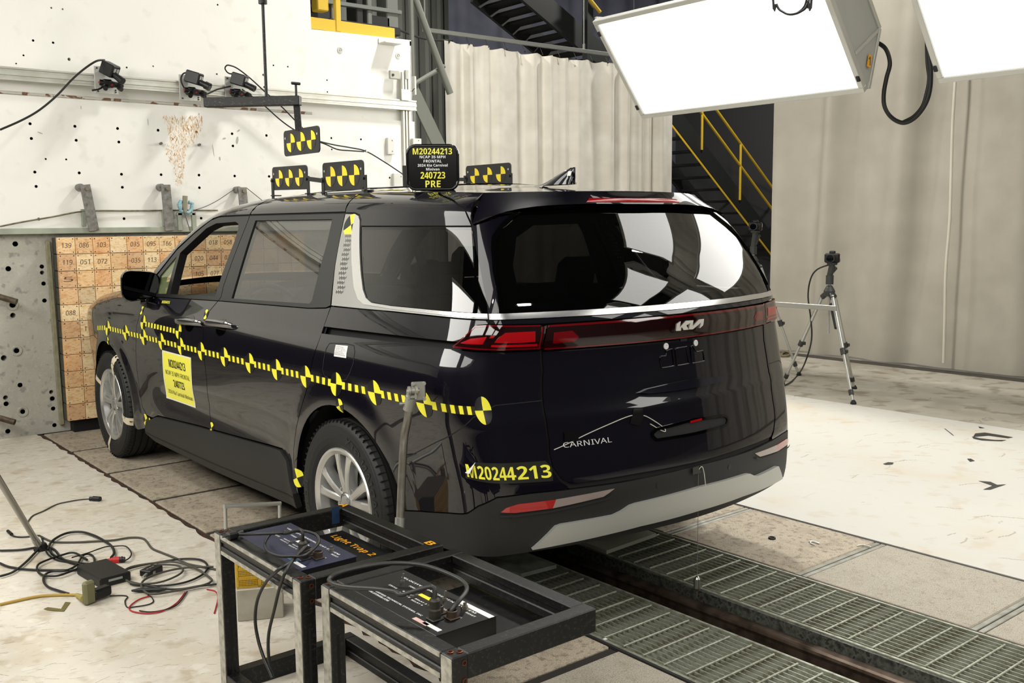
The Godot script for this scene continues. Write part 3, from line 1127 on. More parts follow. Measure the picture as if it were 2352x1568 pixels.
	for u in [-1.0, 1.0]:
		var g := []
		for i in 30:
			var s := lerpf(-3.70, -.21, i / 29.0)
			g.append([sheet(s, u * .975, -.012), edge_pt(s) * Vector3(-u if u > 0 else 1.0, 1, 1) + Vector3(0, -.014, 0)])
		rs.grid(g)
	obj("roof_joint", rs, dark, van)
	var gt := MB.new()
	sheet_panel(gt, -.446, -.2, 10, 40, 0.0, -.995, .995, .004)
	obj("tailgate_top", gt, paint, van)
	car_panel("tailgate_top_side", pv([-.200, 1.546, -.231, 1.602, -.315, 1.642] + tops.call(-.443, -.2, 6)), paint, {"cell": .02, "gap": .0008})
	var low := func(t: float) -> Vector3:
		var s := lerpf(-.2, HALF, t)
		var y := hermite(s, [-.2, 1.545, .056, 1.590, .337, 1.604, .82, 1.607])
		return van_at(s, y, .004 + .024 * smoothstep(0.0, .5, t))[0]
	var lipg := []
	for i in 49:
		var t := i / 48.0
		var tt := 1.0 - absf(2.0 * t - 1.0)
		var up := sheet(-.2, 2.0 * t - 1.0)
		var dn: Vector3 = low.call(tt)
		if t > .5:
			dn.x = -dn.x
		var row := []
		for j in 4:
			var k := j / 3.0
			row.append(up.lerp(dn, k) + Vector3(0, 0, -.006 * sin(PI * k)))
		lipg.append(row)
	obj("spoiler_lip", MB.new().grid(lipg, Vector3(0, 0, 1)), paint, van)
	var brake := []
	for i in 17:
		var u := lerpf(-.36, .36, i / 16.0)
		var k0 = lipg[24 + roundi(u * 24)]
		var up := sheet(-.2, u)
		var t := (u + 1.0) / 2.0
		var dn: Vector3 = low.call(1.0 - absf(2.0 * t - 1.0))
		if t > .5:
			dn.x = -dn.x
		var row := []
		for k in [.50, .56, .80, .86]:
			row.append(up.lerp(dn, k) + Vector3(0, 0, -.006 * sin(PI * k)) + Vector3(0, -.002, .006 if k > .52 and k < .85 else .001))
		brake.append(row)
	var bl := obj("high_brake_lamp", MB.new().grid(brake, Vector3(0, 0, 1)), red_hi, van)
	bl.set_meta("label", "slim red brake lamp under the spoiler")
	# front face
	var fg := []
	for i in 13:
		var y := lerpf(.22, .93, i / 12.0)
		var e := van_p(-5.095, minf(y, .86))
		var row := []
		for j in 17:
			var u := j / 8.0 - 1.0
			row.append(Vector3(-e.x * u, y, e.z - .05 * (1.0 - u * u) + .03 * smoothstep(.75, .95, y)))
		fg.append(row)
	obj("front_bumper", MB.new().grid(fg, Vector3(0, 0, -1)), paint, van)
	# --- underside, wheel wells, inner skin
	obj("underbody", MB.new().box(Vector3(0, .29, -2.75), Vector3(1.40, .14, 4.2), .03), dark, van)
	for sd in [-1.0, 1.0]:
		for az in [-4.22, -1.10]:
			var ww := MB.new()
			var xf := Transform3D(Basis(Vector3(0, 0, 1), Vector3(sd, 0, 0), Vector3(0, 1, 0)), Vector3(sd * .58, .36, az))
			if xf.basis.determinant() < 0:
				xf.basis.x = -xf.basis.x
			ww.lathe([Vector2(.0, .0), Vector2(.45, 0), Vector2(.45, .36), Vector2(.434, .372)], xf, 40, false, -.25, PI + .25)
			obj("wheel_well", ww, dark, van)
	for sd in [0, 1]:
		var inner := MB.new()
		region(inner, pv([-3.75, .33, -1.6, .33, -1.5, .82, -.70, .82, -.60, .40, .82, .40, .82, 1.10, -.40, 1.13, -3.55, 1.09]), [], .08, .08, skin(-.075), 0.0)
		obj("inner_trim", inner.mirrored() if sd else inner, mat("cabin_dark", Color(.05, .05, .048), .75), van)
	var fl := MB.new().box(Vector3(0, .40, -2.3), Vector3(1.75, .04, 3.3), .01)
	obj("cabin_floor", fl, mat("cabin_dark", Color(.05, .05, .048), .75), van)
	var cabin := mat("cabin_trim", Color(.07, .072, .07), .6)
	var dash := []
	for i in 9:
		var t := i / 8.0
		var row := []
		for j in 13:
			var u := j / 6.0 - 1.0
			var prof := [Vector2(-3.78, 1.10), Vector2(-3.60, 1.125), Vector2(-3.40, 1.125), Vector2(-3.25, 1.11), Vector2(-3.16, 1.07), Vector2(-3.12, .98), Vector2(-3.15, .85), Vector2(-3.25, .7), Vector2(-3.35, .5)]
			var p: Vector2 = prof[i]
			row.append(Vector3(u * .84, p.y - .02 * u * u + (.02 if absf(u + .42) < .25 and i == 3 else 0.0), p.x))
		dash.append(row)
	obj("dashboard", MB.new().grid(dash), cabin, van)
	obj("instrument_hood", MB.new().box(Vector3(-.40, 1.135, -3.20), Vector3(.42, .05, .16), .022), cabin, van)
	var sw := MB.new()
	var ring := []
	var sb := Basis(Vector3.RIGHT, deg_to_rad(-24))
	for k in 33:
		var t := TAU * k / 32.0
		ring.append(Vector3(-.40, 1.02, -2.93) + sb * Vector3(cos(t) * .185, sin(t) * .185, 0))
	sw.tube(ring, .016, 8)
	sw.box(Vector3(-.40, 1.02, -2.95), Vector3(.17, .12, .05), .02, sb)
	sw.box(Vector3(-.40, 1.02, -2.95), Vector3(.35, .035, .02), .008, sb)
	obj("steering_wheel", sw, mat("wheel_black", Color(.03, .03, .03), .45), van)
	var spoke := MB.new()
	spoke.tube([ring[9] + Vector3(.03, -.02, .01), ring[12] + Vector3(.05, 0, .012), ring[15] + Vector3(.05, 0, .012), ring[18] + Vector3(.03, .02, .01)], .006, 6)
	obj("steering_wheel_trim", spoke, chrome, van)
	for sp in [[-.42, -2.20, 1.0], [.42, -2.20, 1.0], [-.42, -1.30, .97], [.42, -1.30, .97], [-.40, -.62, .92], [.40, -.62, .92]]:
		var st := MB.new()
		var rec := Basis(Vector3.RIGHT, deg_to_rad(14))
		var o := Vector3(sp[0], 0, sp[1])
		st.box(o + Vector3(0, .62, -.25), Vector3(.52, .16, .54), .06)
		st.box(o + Vector3(0, .93, .06), Vector3(.52, .62, .15), .06, rec)
		st.box(o + Vector3(0, 1.33 * sp[2], .16), Vector3(.26, .18, .10), .045, rec)
		st.tube([o + Vector3(-.06, 1.18, .12), o + Vector3(-.06, 1.30, .15)], .008, 6)
		st.tube([o + Vector3(.06, 1.18, .12), o + Vector3(.06, 1.30, .15)], .008, 6)
		obj("car_seat", st, mat("seat_cloth", Color(.085, .085, .08), .8), van)
	var head := MB.new()
	head.grid(sheet_grid(-2.85, -.46, 16, 10, -.05, -.93, .93), Vector3.DOWN)
	obj("headliner", head, mat("headliner", Color(.50, .49, .46), .9), van)
	# --- handles, mirrors, filler flap, aerial
	for hd in [[-2.893, 1.018, -2.556, 1.030, -2.735, 1.020], [-2.495, 1.036, -2.172, 1.045, -2.315, 1.030]]:
		var hb := MB.new()
		var cupm := MB.new()
		var a: Vector3 = van_at(hd[0], hd[1], .008)[0]
		var b: Vector3 = van_at(hd[2], hd[3], .008)[0]
		var out: Vector3 = van_at((hd[0] + hd[2]) / 2, hd[1], 0)[1]
		var pts := [a, a.lerp(b, .06) + out * .020, a.lerp(b, .2) + out * .030, a.lerp(b, .5) + out * .033, a.lerp(b, .8) + out * .030, a.lerp(b, .94) + out * .020, b]
		var secs := []
		var sp2 := smooth_line(pts, 3)
		for i in sp2.size():
			var p: Vector3 = sp2[i]
			var hh := .013 + .006 * sin(PI * i / (sp2.size() - 1.0))
			var up := Vector3.UP
			secs.append([p - up * hh - out * .006, p - up * hh * .7 + out * .004, p + out * .007, p + up * hh * .7 + out * .004, p + up * hh - out * .006])
		hb.grid(secs, out)
		region(cupm, circle(Vector2(hd[4], hd[5]), .062, 28, .72), [], .03, .03, skin(.0012), 0.0)
		var hm := hb.mirrored()
		var cm := cupm.mirrored()
		obj("door_handle", hb, mat("handle_chrome", Color(.55, .55, .56), .12, .9), van)
		obj("handle_cup", cupm, gloss, van)
		obj("door_handle", hm, mat("handle_chrome", Color(.55, .55, .56), .12, .9), van)
		obj("handle_cup", cm, gloss, van)
	var fuel := [-1.182, 1.047, -1.04, 1.057, -.973, 1.054, -.952, 1.032, -.950, .986, -.975, .945, -1.008, .912, -1.06, .903, -1.153, .900, -1.197, .906, -1.214, .931, -1.207, .978, -1.199, 1.025, -1.182, 1.047]
	seam("filler_flap_joint", fuel, .004, .0006, dark, false)
	var fm := MB.new().paint(Color(.86, .86, .86))
	region(fm, pv([-1.124, 1.045, -1.019, 1.049, -1.012, 1.0, -1.119, .998]), [], .03, .03, skin(.0012), 0.0)
	var fo := obj("filler_label", fm, vc("sticker", .35), van)
	fo.set_meta("label", "small white label on the filler flap")
	for k in 6:
		decal_text("label_lettering", ["GVWR 6085", "230 kPa", "33 psi", "235 60R18", "240723", "M2024"][k], -1.115, -1.05 + (k % 3) * .012, 1.038 - k * .0062, 1.041 - k * .0062, Color(.35, .35, .35), .002, .4, false, 0.0, fo)
	for sd in [-1.0, 1.0]:
		var mp := on_z(325, 655, -3.36)
		mp.x = absf(mp.x) * sd
		var mh := MB.new()
		var shell := []
		# rounded housing: rings from the glass rim forwards
		for i in 6:
			var t := i / 5.0
			var row := []
			for k in 25:
				var a := TAU * k / 24.0
				var ex := signf(cos(a)) * pow(absf(cos(a)), .5)
				var ey := signf(sin(a)) * pow(absf(sin(a)), .55)
				var f := [1.0, 1.06, 1.03, .88, .6, .05][i] as float
				row.append(mp + Vector3(ex * .112 * f - sd * .02 * t, ey * (.083 - .012 * ex * sd * -1.0) * f - .01 * t, -.115 * t))
			shell.append(row)
		mh.grid(shell)
		# outward normals
		var mo := MB.new()
		for k in range(0, mh.v.size(), 3):
			var g: Vector3 = mh.n[k] + mh.n[k + 1] + mh.n[k + 2]
			var cen: Vector3 = (mh.v[k] + mh.v[k + 1] + mh.v[k + 2]) / 3.0 - (mp + Vector3(0, 0, -.05))
			var fl2 := 1.0 if g.dot(cen) >= 0 else -1.0
			mo.tri_n(mh.v[k], mh.v[k + 1], mh.v[k + 2], mh.n[k] * fl2, mh.n[k + 1] * fl2, mh.n[k + 2] * fl2)
		var house := obj("door_mirror", mo, paint, van)
		var face := PackedVector2Array()
		for k in 24:
			var a := TAU * k / 24.0
			face.append(Vector2(signf(cos(a)) * pow(absf(cos(a)), .5) * .104, signf(sin(a)) * pow(absf(sin(a)), .55) * .074))
		obj("mirror_glass", MB.new().prism(face, .004, Transform3D(Basis(), mp + Vector3(0, 0, -.004))), mat("mirror_glass", Color(.16, .16, .165), .02, 1.0), house)
		var arm := MB.new()
		var root: Vector3 = van_at(-3.42, 1.09, -.01)[0]
		root.x = absf(root.x) * sd
		arm.tube(smooth_line([mp + Vector3(-sd * .06, -.07, -.06), mp.lerp(root, .5) + Vector3(0, -.045, -.03), root], 4), .03, 10, [.040, .040, .038, .036, .034, .033, .032, .033, .036])
		obj("mirror_arm", arm, gloss, house)
	var fin := MB.new()
	var fb := on_x(1285, 427, 0.0)
	fb = Vector3(0, sheet(-.62, 0.0).y - .004, fb.z)
	var fgr := []
	for i in 9:
		var t := i / 8.0
		var zz := fb.z - .13 + .24 * t
		var hgt := [.004, .012, .024, .038, .052, .064, .073, .074, .0][i] as float
		if i == 8:
			zz -= .012
		var wd := .034 * sin(PI * minf(.12 + t * .80, 1.0)) + .004
		var row := []
		for k in 9:
			var u := k / 4.0 - 1.0
			row.append(Vector3(u * wd * (1.0 if absf(u) > .4 else .9), fb.y + hgt * (1.0 - pow(absf(u), 1.6)), zz + hgt * .35 * (1.0 - absf(u))))
		fgr.append(row)
	obj("roof_aerial", fin.grid(fgr, Vector3.UP), paint, van)
	obj("aerial_label", MB.new().box(fb + Vector3(-.017, .046, .085), Vector3(.003, .022, .022), 0, Basis(Vector3.BACK, -.35)), mat("paper_white", Color(.88, .88, .87), .6), van)
	# --- wheels
	wheel(-1.115, -1.0, [[-2.28, .16], [-.45, .15]])
	wheel(-4.22, -1.0, [[-1.35, .12], [-2.95, .14], [1.95, .16], [.55, .13, 5]])
	wheel(-1.115, 1.0, [])
	wheel(-4.22, 1.0, [])
	# --- markings
	var cs := [-4.16, -3.785, -3.455, -3.156, -2.85, -2.554, -2.25, -1.948, -1.66, -1.375, -1.092, -.789, -.446, -.096]
	var cy := .884
	for i in cs.size():
		target_sticker(cs[i], cy, .050)
	marking_tape(-4.44, cs[0] - .03, .862, cy, .030, .03)
	for i in cs.size() - 1:
		marking_tape(cs[i] + .046, cs[i + 1] - .046, cy, cy, .030, .0255)
	target_sticker(-3.463, .972, .044)
	target_sticker(-2.879, .966, .044)
	marking_tape(-3.425, -2.915, .966, .962, .028, .025)
	for q in [[-3.523, 1.042, .026, .9], [-2.555, 1.080, .026, .9], [-4.150, .800, .026, 0.3], [-3.600, .345, .042, .5], [-3.528, .345, .028, .3], [-2.550, .462, .032, .6], [-2.545, .386, .045, 0.0], [-1.528, .392, .045, .4], [-1.064, .797, .030, .3], [-1.262, 1.548, .078, .55, .62]]:
		target_sticker(q[0], q[1], q[2], q[3], q[4] if q.size() > 4 else 1.0)
	# the yellow test sheet on the front door
	var ys := MB.new().paint(Color(.90, .89, .84))
	region(ys, pv([-3.152, .834, -2.708, .834, -2.775, .540, -3.222, .537]), [], .04, .03, skin(.0014), 0.0)
	ys.paint(Color(.93, .91, .32))
	region(ys, pv([-3.142, .826, -2.718, .826, -2.785, .547, -3.210, .545]), [], .04, .03, skin(.0020), 0.0)
	var sheet_o := obj("test_sheet", ys, vc("sticker", .35), van)
	sheet_o.set_meta("label", "yellow test sheet taped to the front door")
	for ln in [["M20244213", -3.065, -2.81, .745, .792, true], ["NCAP 35 MPH FRONTAL", -3.135, -2.765, .695, .722, false], ["240723", -3.035, -2.87, .630, .674, true], ["2024 Kia Carnival Minivan", -3.165, -2.79, .578, .604, false]]:
		decal_text("sheet_lettering", ln[0], ln[1], ln[2], ln[3], ln[4], Color(.07, .07, .06), .0030, .5, ln[5], 0.0, sheet_o)
	var ml := MB.new().paint(Color(.10, .10, .05))
	region(ml, pv([-3.245, 1.098, -3.10, 1.103, -3.115, 1.120, -3.225, 1.116]), [], .04, .03, skin(.0010), 0.0)
	var mlo := obj("mirror_label", ml, vc("sticker", .35), van)
	decal_text("label_lettering", "M20244213", -3.235, -3.11, 1.1, 1.115, Color(.93, .91, .32), .0020, .5, true, .03, mlo)


# ---------------------------------------------------------------- textures
func blend_image(size: int, sd: int, base: Color, layers: Array, strokes := 0, stroke_col := Color.BLACK, wrap := true) -> ImageTexture:
	# layers: [frequency, octaves, low, high, colour, strength, stretch]
	var ims := []
	for l in layers:
		var f := FastNoiseLite.new()
		f.seed = sd
		sd += 1
		f.frequency = l[0]
		f.fractal_octaves = l[1]
		f.noise_type = FastNoiseLite.TYPE_SIMPLEX_SMOOTH
		var im: Image = f.get_seamless_image(size, size, false, false, .15, true)
		im.convert(Image.FORMAT_L8)
		ims.append(im.get_data())
	var out := PackedByteArray()
	out.resize(size * size * 3)
	var nl := layers.size()
	var lo := PackedFloat32Array()
	var sc := PackedFloat32Array()
	for l in layers:
		lo.append(l[2] * 255.0)
		sc.append(1.0 / ((l[3] - l[2]) * 255.0))
	for i in size * size:
		var r := base.r
		var g := base.g
		var b := base.b
		for k in nl:
			var t: float = clampf((ims[k][i] - lo[k]) * sc[k], 0.0, 1.0)
			if t > 0.0:
				t *= layers[k][5]
				var c: Color = layers[k][4]
				r += (c.r - r) * t
				g += (c.g - g) * t
				b += (c.b - b) * t
		out[i * 3] = int(r * 255.0)
		out[i * 3 + 1] = int(g * 255.0)
		out[i * 3 + 2] = int(b * 255.0)
	var im := Image.create_from_data(size, size, false, Image.FORMAT_RGB8, out)
	var R := RandomNumberGenerator.new()
	R.seed = sd
	for k in strokes:
		var p := Vector2(R.randf() * size, R.randf() * size)
		var d := Vector2.from_angle(R.randfn(0.35, .35))
		var L := R.randf_range(3, 26)
		var a := R.randf_range(.15, .65)
		for q in int(L):
			var x := posmod(int(p.x), size)
			var y := posmod(int(p.y), size)
			im.set_pixel(x, y, im.get_pixel(x, y).lerp(stroke_col, a))
			d = d.rotated(R.randfn(0, .08))
			p += d
	return ImageTexture.create_from_image(im)


func grain_bump(freq: float, sd := 5, size := 512) -> NoiseTexture2D:
	return noise_tex(freq, [[0.0, Color.BLACK], [1.0, Color.WHITE]], size, 4, FastNoiseLite.TYPE_SIMPLEX_SMOOTH, sd)


# ---------------------------------------------------------------- lamps
func light_panel(z0: float, z1: float, side: float, label: String, number: String, a := Vector3(4.50, 2.60, 0), b := Vector3(3.80, 3.47, 0), energy := PANEL_ENERGY) -> void:
	a.x *= side
	b.x *= side
	var up := (b - a).normalized()
	var face := Vector3(-side * up.y, -absf(up.x), 0).normalized()
	var mid := (a + b) / 2.0 + Vector3(0, 0, (z0 + z1) / 2.0)
	var w := a.distance_to(b)
	var L := z1 - z0
	var t := thing("studio_light", label, "studio light", mid, "studio lights hung along both sides of the lane")
	var x := Vector3(0, 0, 1)
	var B := Basis(x, up, x.cross(up))
	if B.z.dot(face) < 0:
		x = -x
		B = Basis(x, up, x.cross(up))
	var al := mat("panel_frame", Color(.78, .78, .76), .4, .55)
	for sg in [-1.0, 1.0]:
		obj("frame_rail", MB.new().box(mid + up * (sg * (w / 2 - .02)), Vector3(L, .045, .06), .004, B), al, t)
		obj("frame_rail", MB.new().box(mid + x * (sg * (L / 2 - .02)), Vector3(.045, w - .085, .06), .004, B), al, t)
	obj("diffuser", MB.new().box(mid + face * .004, Vector3(L - .085, w - .085, .01), 0, B), mat("diffuser", Color(.9, .9, .9), .5, 0.0, {"emission_enabled": true, "emission": Color(1.0, .99, .965), "emission_energy_multiplier": 1.3}), t)
	# housing: four sloping sides and a back, ribs on the corners
	var back := mid - face * .46
	var c0 := []
	var c1 := []
	for q in [[-1, -1], [1, -1], [1, 1], [-1, 1]]:
		c0.append(mid - face * .03 + x * (q[0] * L / 2) + up * (q[1] * w / 2))
		c1.append(back + x * (q[0] * (L / 2 - .01)) + up * (q[1] * w * .24))
	var hs := mat("panel_housing", Color(.62, .62, .60), .6)
	for k in 4:
		obj("housing_side", MB.new().quad_n2(c0[k], c0[(k + 1) % 4], c1[(k + 1) % 4], c1[k], (c0[k] + c0[(k + 1) % 4]) / 2 - mid), hs, t)
		obj("housing_rib", MB.new().bar(c0[k], c1[k], .035, .035, .004), al, t)
		obj("housing_rib", MB.new().bar(c1[k], c1[(k + 1) % 4], .035, .035, .004), al, t)
	obj("housing_back", MB.new().quad_n2(c1[0], c1[1], c1[2], c1[3], -face), hs, t)
	for sg in [-1.0, 1.0]:
		obj("end_rib", MB.new().bar(mid + x * (sg * L / 2) - up * (w * .20) - face * .03, back + x * (sg * (L / 2 - .01)) - up * w * .24, .03, .03, .003), al, t)
		for ug in [-1.0, 1.0]:
			obj("corner_clip", MB.new().box(mid + x * (sg * (L / 2 - .012)) + up * (ug * w * .38) + face * .03, Vector3(.03, .05, .02), .004, B), mat("clip_black", Color(.05, .05, .05), .5), t)
		obj("hanger_cable", MB.new().tube([c1[2] if sg > 0 else c1[3], Vector3((c1[2] if sg > 0 else c1[3]).x, 7.9, (c1[2] if sg > 0 else c1[3]).z)], .006, 6), mat("steel_dark", Color(.25, .25, .25), .5, .5), t)
	if number:
		var lb := MB.new().paint(Color(.93, .66, .10))
		var o := on_z(1997, 140, z1 + .012)
		lb.box(o, Vector3(.05, .10, .003), 0, Basis(Vector3.BACK, -.2))
		var po := obj("number_label", lb, vc("sticker", .35), t)
		var nm := MB.new().paint(Color(.05, .05, .05))
		letters(nm, number, func(p: Vector2) -> Vector3: return o + Vector3(p.x, p.y, .002), Rect2(-.012, -.035, .024, .07), func(_p: Vector2) -> Vector3: return Vector3.BACK)
		obj("label_lettering", nm, vc("sticker", .35), po)
	var l := AreaLight3D.new()
	l.name = "panel_light"
	l.area_size = Vector2(L - .09, w - .09)
	l.light_energy = energy
	l.light_color = Color(1.0, .99, .965)
	l.area_normalize_energy = true
	l.area_range = 60.0
	l.shadow_enabled = true
	t.add_child(l)
	l.basis = Basis(-x, up, (-x).cross(up)) if (-x).cross(up).dot(-face) > 0 else Basis(x, up, x.cross(up))
	l.position = face * .035


func added_bay(at: Vector3, label: String, energy: float) -> void:  # unseen lamp, added to lift the ambient light of the hall
	var t := thing("added_bay_lamp", label, "lamp", at, "added unseen bay lamps under the ceiling")
	obj("housing", MB.new().lathe([Vector2(0, .30), Vector2(.08, .30), Vector2(.10, .12), Vector2(.34, .02), Vector2(.36, 0)], Transform3D(Basis(), at), 28), mat("panel_housing"), t)
	obj("diffuser", MB.new().disc(at + Vector3(0, .01, 0), Vector3.DOWN, .33, 28), mat("diffuser"), t)
	obj("hanger", MB.new().cyl(at + Vector3(0, .28, 0), Vector3(at.x, 7.95, at.z), .01, 8), mat("steel_dark"), t)
	var l := AreaLight3D.new()
	l.name = "added_bay_light"
	l.area_size = Vector2(.55, .55)
	l.light_energy = energy
	l.light_color = Color(1.0, .99, .965)
	l.area_range = 60.0
	l.shadow_enabled = true
	t.add_child(l)
	l.basis = Basis(Vector3.RIGHT, -PI / 2)
	l.position = Vector3(0, -.02, 0)


func palette() -> void:
	mat("panel_frame", Color(.78, .78, .76), .4, .55)
	mat("diffuser", Color(.9, .9, .9), .5, 0.0, {"emission_enabled": true, "emission": Color(1.0, .99, .965), "emission_energy_multiplier": 1.3})
	mat("panel_housing", Color(.66, .66, .64), .6)
	mat("steel_dark", Color(.25, .25, .25), .5, .5)
	mat("cable_black", Color(.055, .058, .055), .5)
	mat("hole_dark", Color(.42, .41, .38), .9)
	mat("wall_cap", Color(.72, .72, .69), .7)
	mat("wall_fit", Color(.80, .80, .77), .5)
	mat("painted_metal", Color(.74, .74, .71), .5, .2)
	mat("trench_dark", Color(.34, .32, .29), .8)
	mat("joint_dark", Color(.12, .11, .10), .8)
	mat("paper_white", Color(.88, .88, .87), .6)
	mat("paper_pink", Color(.80, .66, .62), .6)
	mat("label_grey", Color(.60, .60, .58), .6)
	mat("bolt_dark", Color(.2, .2, .2), .4, .6)
	mat("bolt_zinc", Color(.72, .72, .70), .3, .8)
	mat("cast_grey", Color(.62, .62, .58), .45, .4)
	mat("plate_alu", Color(.76, .76, .73), .5, .3)
	mat("board_black", Color(.085, .085, .08), .5)
	mat("lens_glass", Color(.02, .03, .05), .03)
	mat("camera_black", Color(.028, .028, .03), .42)
	mat("slot_black", Color(.012, .012, .012), .9)
	mat("plug_black", Color(.03, .03, .03), .5)
	mat("rubber_black", Color(.03, .03, .03), .7)
	mat("adapter_black", Color(.035, .035, .035), .5)
	mat("tie_white", Color(.85, .85, .82), .6)
	mat("cord_white", Color(.78, .77, .72), .7)
	mat("tape_black", Color(.03, .03, .03), .22)
	mat("copper", Color(.42, .22, .13), .4, .7)
	mat("wire_grey", Color(.30, .30, .28), .6)
	mat("tripod_alu", Color(.72, .72, .70), .3, .7)
	mat("cable_red", Color(.66, .10, .14), .5)


# ---------------------------------------------------------------- the hall
const JOINTS := [-5.36, -4.59, -3.80, -2.985, -2.205, -1.42, -.675, .100, .878, 1.66, 2.44, 3.22, 4.0]
const WALL_Z := -5.36


func build_floor() -> void:
	var white_l := blend_image(1024, 11, Color(.80, .775, .725), [[.004, 4, .54, .90, Color(.74, .69, .60), .5], [.014, 5, .62, .88, Color(.62, .56, .46), .5], [.05, 4, .66, .9, Color(.68, .64, .57), .4], [.02, 3, .68, .82, Color(.85, .83, .79), .5]], 1500, Color(.30, .26, .20))
	var white_r := blend_image(512, 31, Color(.72, .71, .68), [[.006, 4, .58, .85, Color(.72, .67, .58), .35], [.03, 4, .66, .85, Color(.66, .59, .49), .3]], 120, Color(.45, .38, .28))
	var dim := blend_image(512, 51, Color(.62, .60, .55), [[.005, 4, .50, .8, Color(.52, .49, .43), .6], [.02, 4, .6, .8, Color(.40, .36, .30), .5], [.012, 3, .64, .8, Color(.70, .68, .62), .5]], 160, Color(.25, .21, .16))
	var agg := blend_image(640, 71, Color(.67, .625, .55), [[.006, 3, .45, .8, Color(.56, .515, .45), .6], [.18, 2, .52, .66, Color(.74, .69, .61), .7], [.22, 2, .64, .72, Color(.28, .25, .21), .75], [.02, 4, .60, .8, Color(.38, .34, .28), .5]], 0)
	var brush := blend_image(512, 91, Color(.61, .585, .53), [[.01, 3, .5, .8, Color(.55, .52, .46), .6], [.22, 2, .50, .66, Color(.72, .69, .63), .65], [.18, 2, .60, .70, Color(.44, .41, .36), .6], [.03, 4, .66, .85, Color(.48, .45, .39), .5]], 900, Color(.50, .47, .42))
	var bump := grain_bump(.05)
	var rough_bump := grain_bump(.16, 9)
	var wl := tri_mat("floor_white", Color.WHITE, .62, 0, white_l, .42, {"heightmap_enabled": true, "heightmap_texture": bump, "heightmap_scale": .08})
	var wr := tri_mat("floor_white_clean", Color.WHITE, .58, 0, white_r, .30, {"heightmap_enabled": true, "heightmap_texture": bump, "heightmap_scale": .05})
	var gr := tri_mat("floor_grey", Color.WHITE, .7, 0, dim, .30)
	var ag := tri_mat("slab_aggregate", Color.WHITE, .8, 0, agg, 1.7, {"heightmap_enabled": true, "heightmap_texture": rough_bump, "heightmap_scale": .15})
	var br := tri_mat("slab_brushed", Color.WHITE, .8, 0, brush, 1.6, {"heightmap_enabled": true, "heightmap_texture": rough_bump, "heightmap_scale": .10})
	struct("floor_white_paint", MB.new().box(Vector3(-5.10, -.15, 2.32), Vector3(7.82, .30, 15.36)), wl)
	struct("floor_white_lane", MB.new().box(Vector3(2.83, -.15, 0.82), Vector3(3.08, .30, 18.36)), wr)
	struct("floor_grey", MB.new().box(Vector3(8.70, -.15, -1.0), Vector3(8.66, .302, 22.0)), gr)
	struct("floor_hall", MB.new().box(Vector3(2.0, -.165, -9.1), Vector3(22.0, .30, 7.5)), gr)
	# lane of slabs between steel edgings
	var lane := frame_node("floor")
	for i in JOINTS.size() - 1:
		var z0: float = JOINTS[i]
		var z1: float = JOINTS[i + 1]
		var m := br if i >= 7 else ag
		var gl := .024
		obj("concrete_slab", MB.new().box(Vector3(-.845, -.10, (z0 + z1) / 2), Vector3(.60, .20, z1 - z0 - 2 * gl), .005), m, lane)
		var gr2 := .029
		obj("concrete_slab", MB.new().box(Vector3(.942, -.10, (z0 + z1) / 2), Vector3(.655, .20, z1 - z0 - 2 * gr2), .005), ag if i < 7 else br, lane)
	var galv := tri_mat("joint_steel", Color(.60, .60, .57), .5, .35, noise_tex(.02, [[0.0, Color(.75, .73, .68)], [1.0, Color(1, 1, 1)]], 256, 4), 2.0)
	var rusty := tri_mat("rusty_steel", Color.WHITE, .75, .3, noise_tex(.02, [[0.0, Color(.10, .09, .08)], [.45, Color(.20, .17, .14)], [.6, Color(.36, .20, .12)], [.75, Color(.22, .18, .15)], [1.0, Color(.14, .13, .12)]], 512, 5, FastNoiseLite.TYPE_SIMPLEX_SMOOTH, 4), 1.3)
	for i in range(1, JOINTS.size() - 1):
		var z: float = JOINTS[i]
		for sg in [-1.0, 1.0]:
			obj("joint_strip", MB.new().box(Vector3(.942, -.012, z + sg * .0145), Vector3(.655, .02, .023), .002), galv, lane)
		obj("joint_filler", MB.new().box(Vector3(-.845, -.017, z), Vector3(.60, .02, .044), .002), mat("joint_black", Color(.17, .155, .14), .7, .2), lane)
	obj("edge_angle", MB.new().box(Vector3(-1.168, -.05, -.7), Vector3(.036, .094, 9.3), .002), rusty, lane)
	obj("edge_angle", MB.new().box(Vector3(1.281, -.05, -.7), Vector3(.016, .094, 9.3), .002), mat("joint_dark", Color(.12, .11, .10), .8), lane)
	obj("lane_bed", MB.new().box(Vector3(.06, -.32, -.7), Vector3(2.5, .16, 9.4)), mat("trench_dark"), lane)
	# the ragged edge of the white paint along the slabs
	R_edge(wl)


func R_edge(m: Material) -> void:
	var mb := MB.new()
	var r := RandomNumberGenerator.new()
	r.seed = 4
	var x := -1.176
	var pts := []
	for k in 150:
		pts.append(Vector3(-1.190 + maxf(0.0, r.randfn(.007, .010)), .0012, -5.3 + k * .05))
	for k in 149:
		var a: Vector3 = pts[k]
		var b: Vector3 = pts[k + 1]
		mb.quad_n(a, b, Vector3(-1.24, .0012, b.z), Vector3(-1.24, .0012, a.z), Vector3.UP)
	struct("trim_1", mb, m)


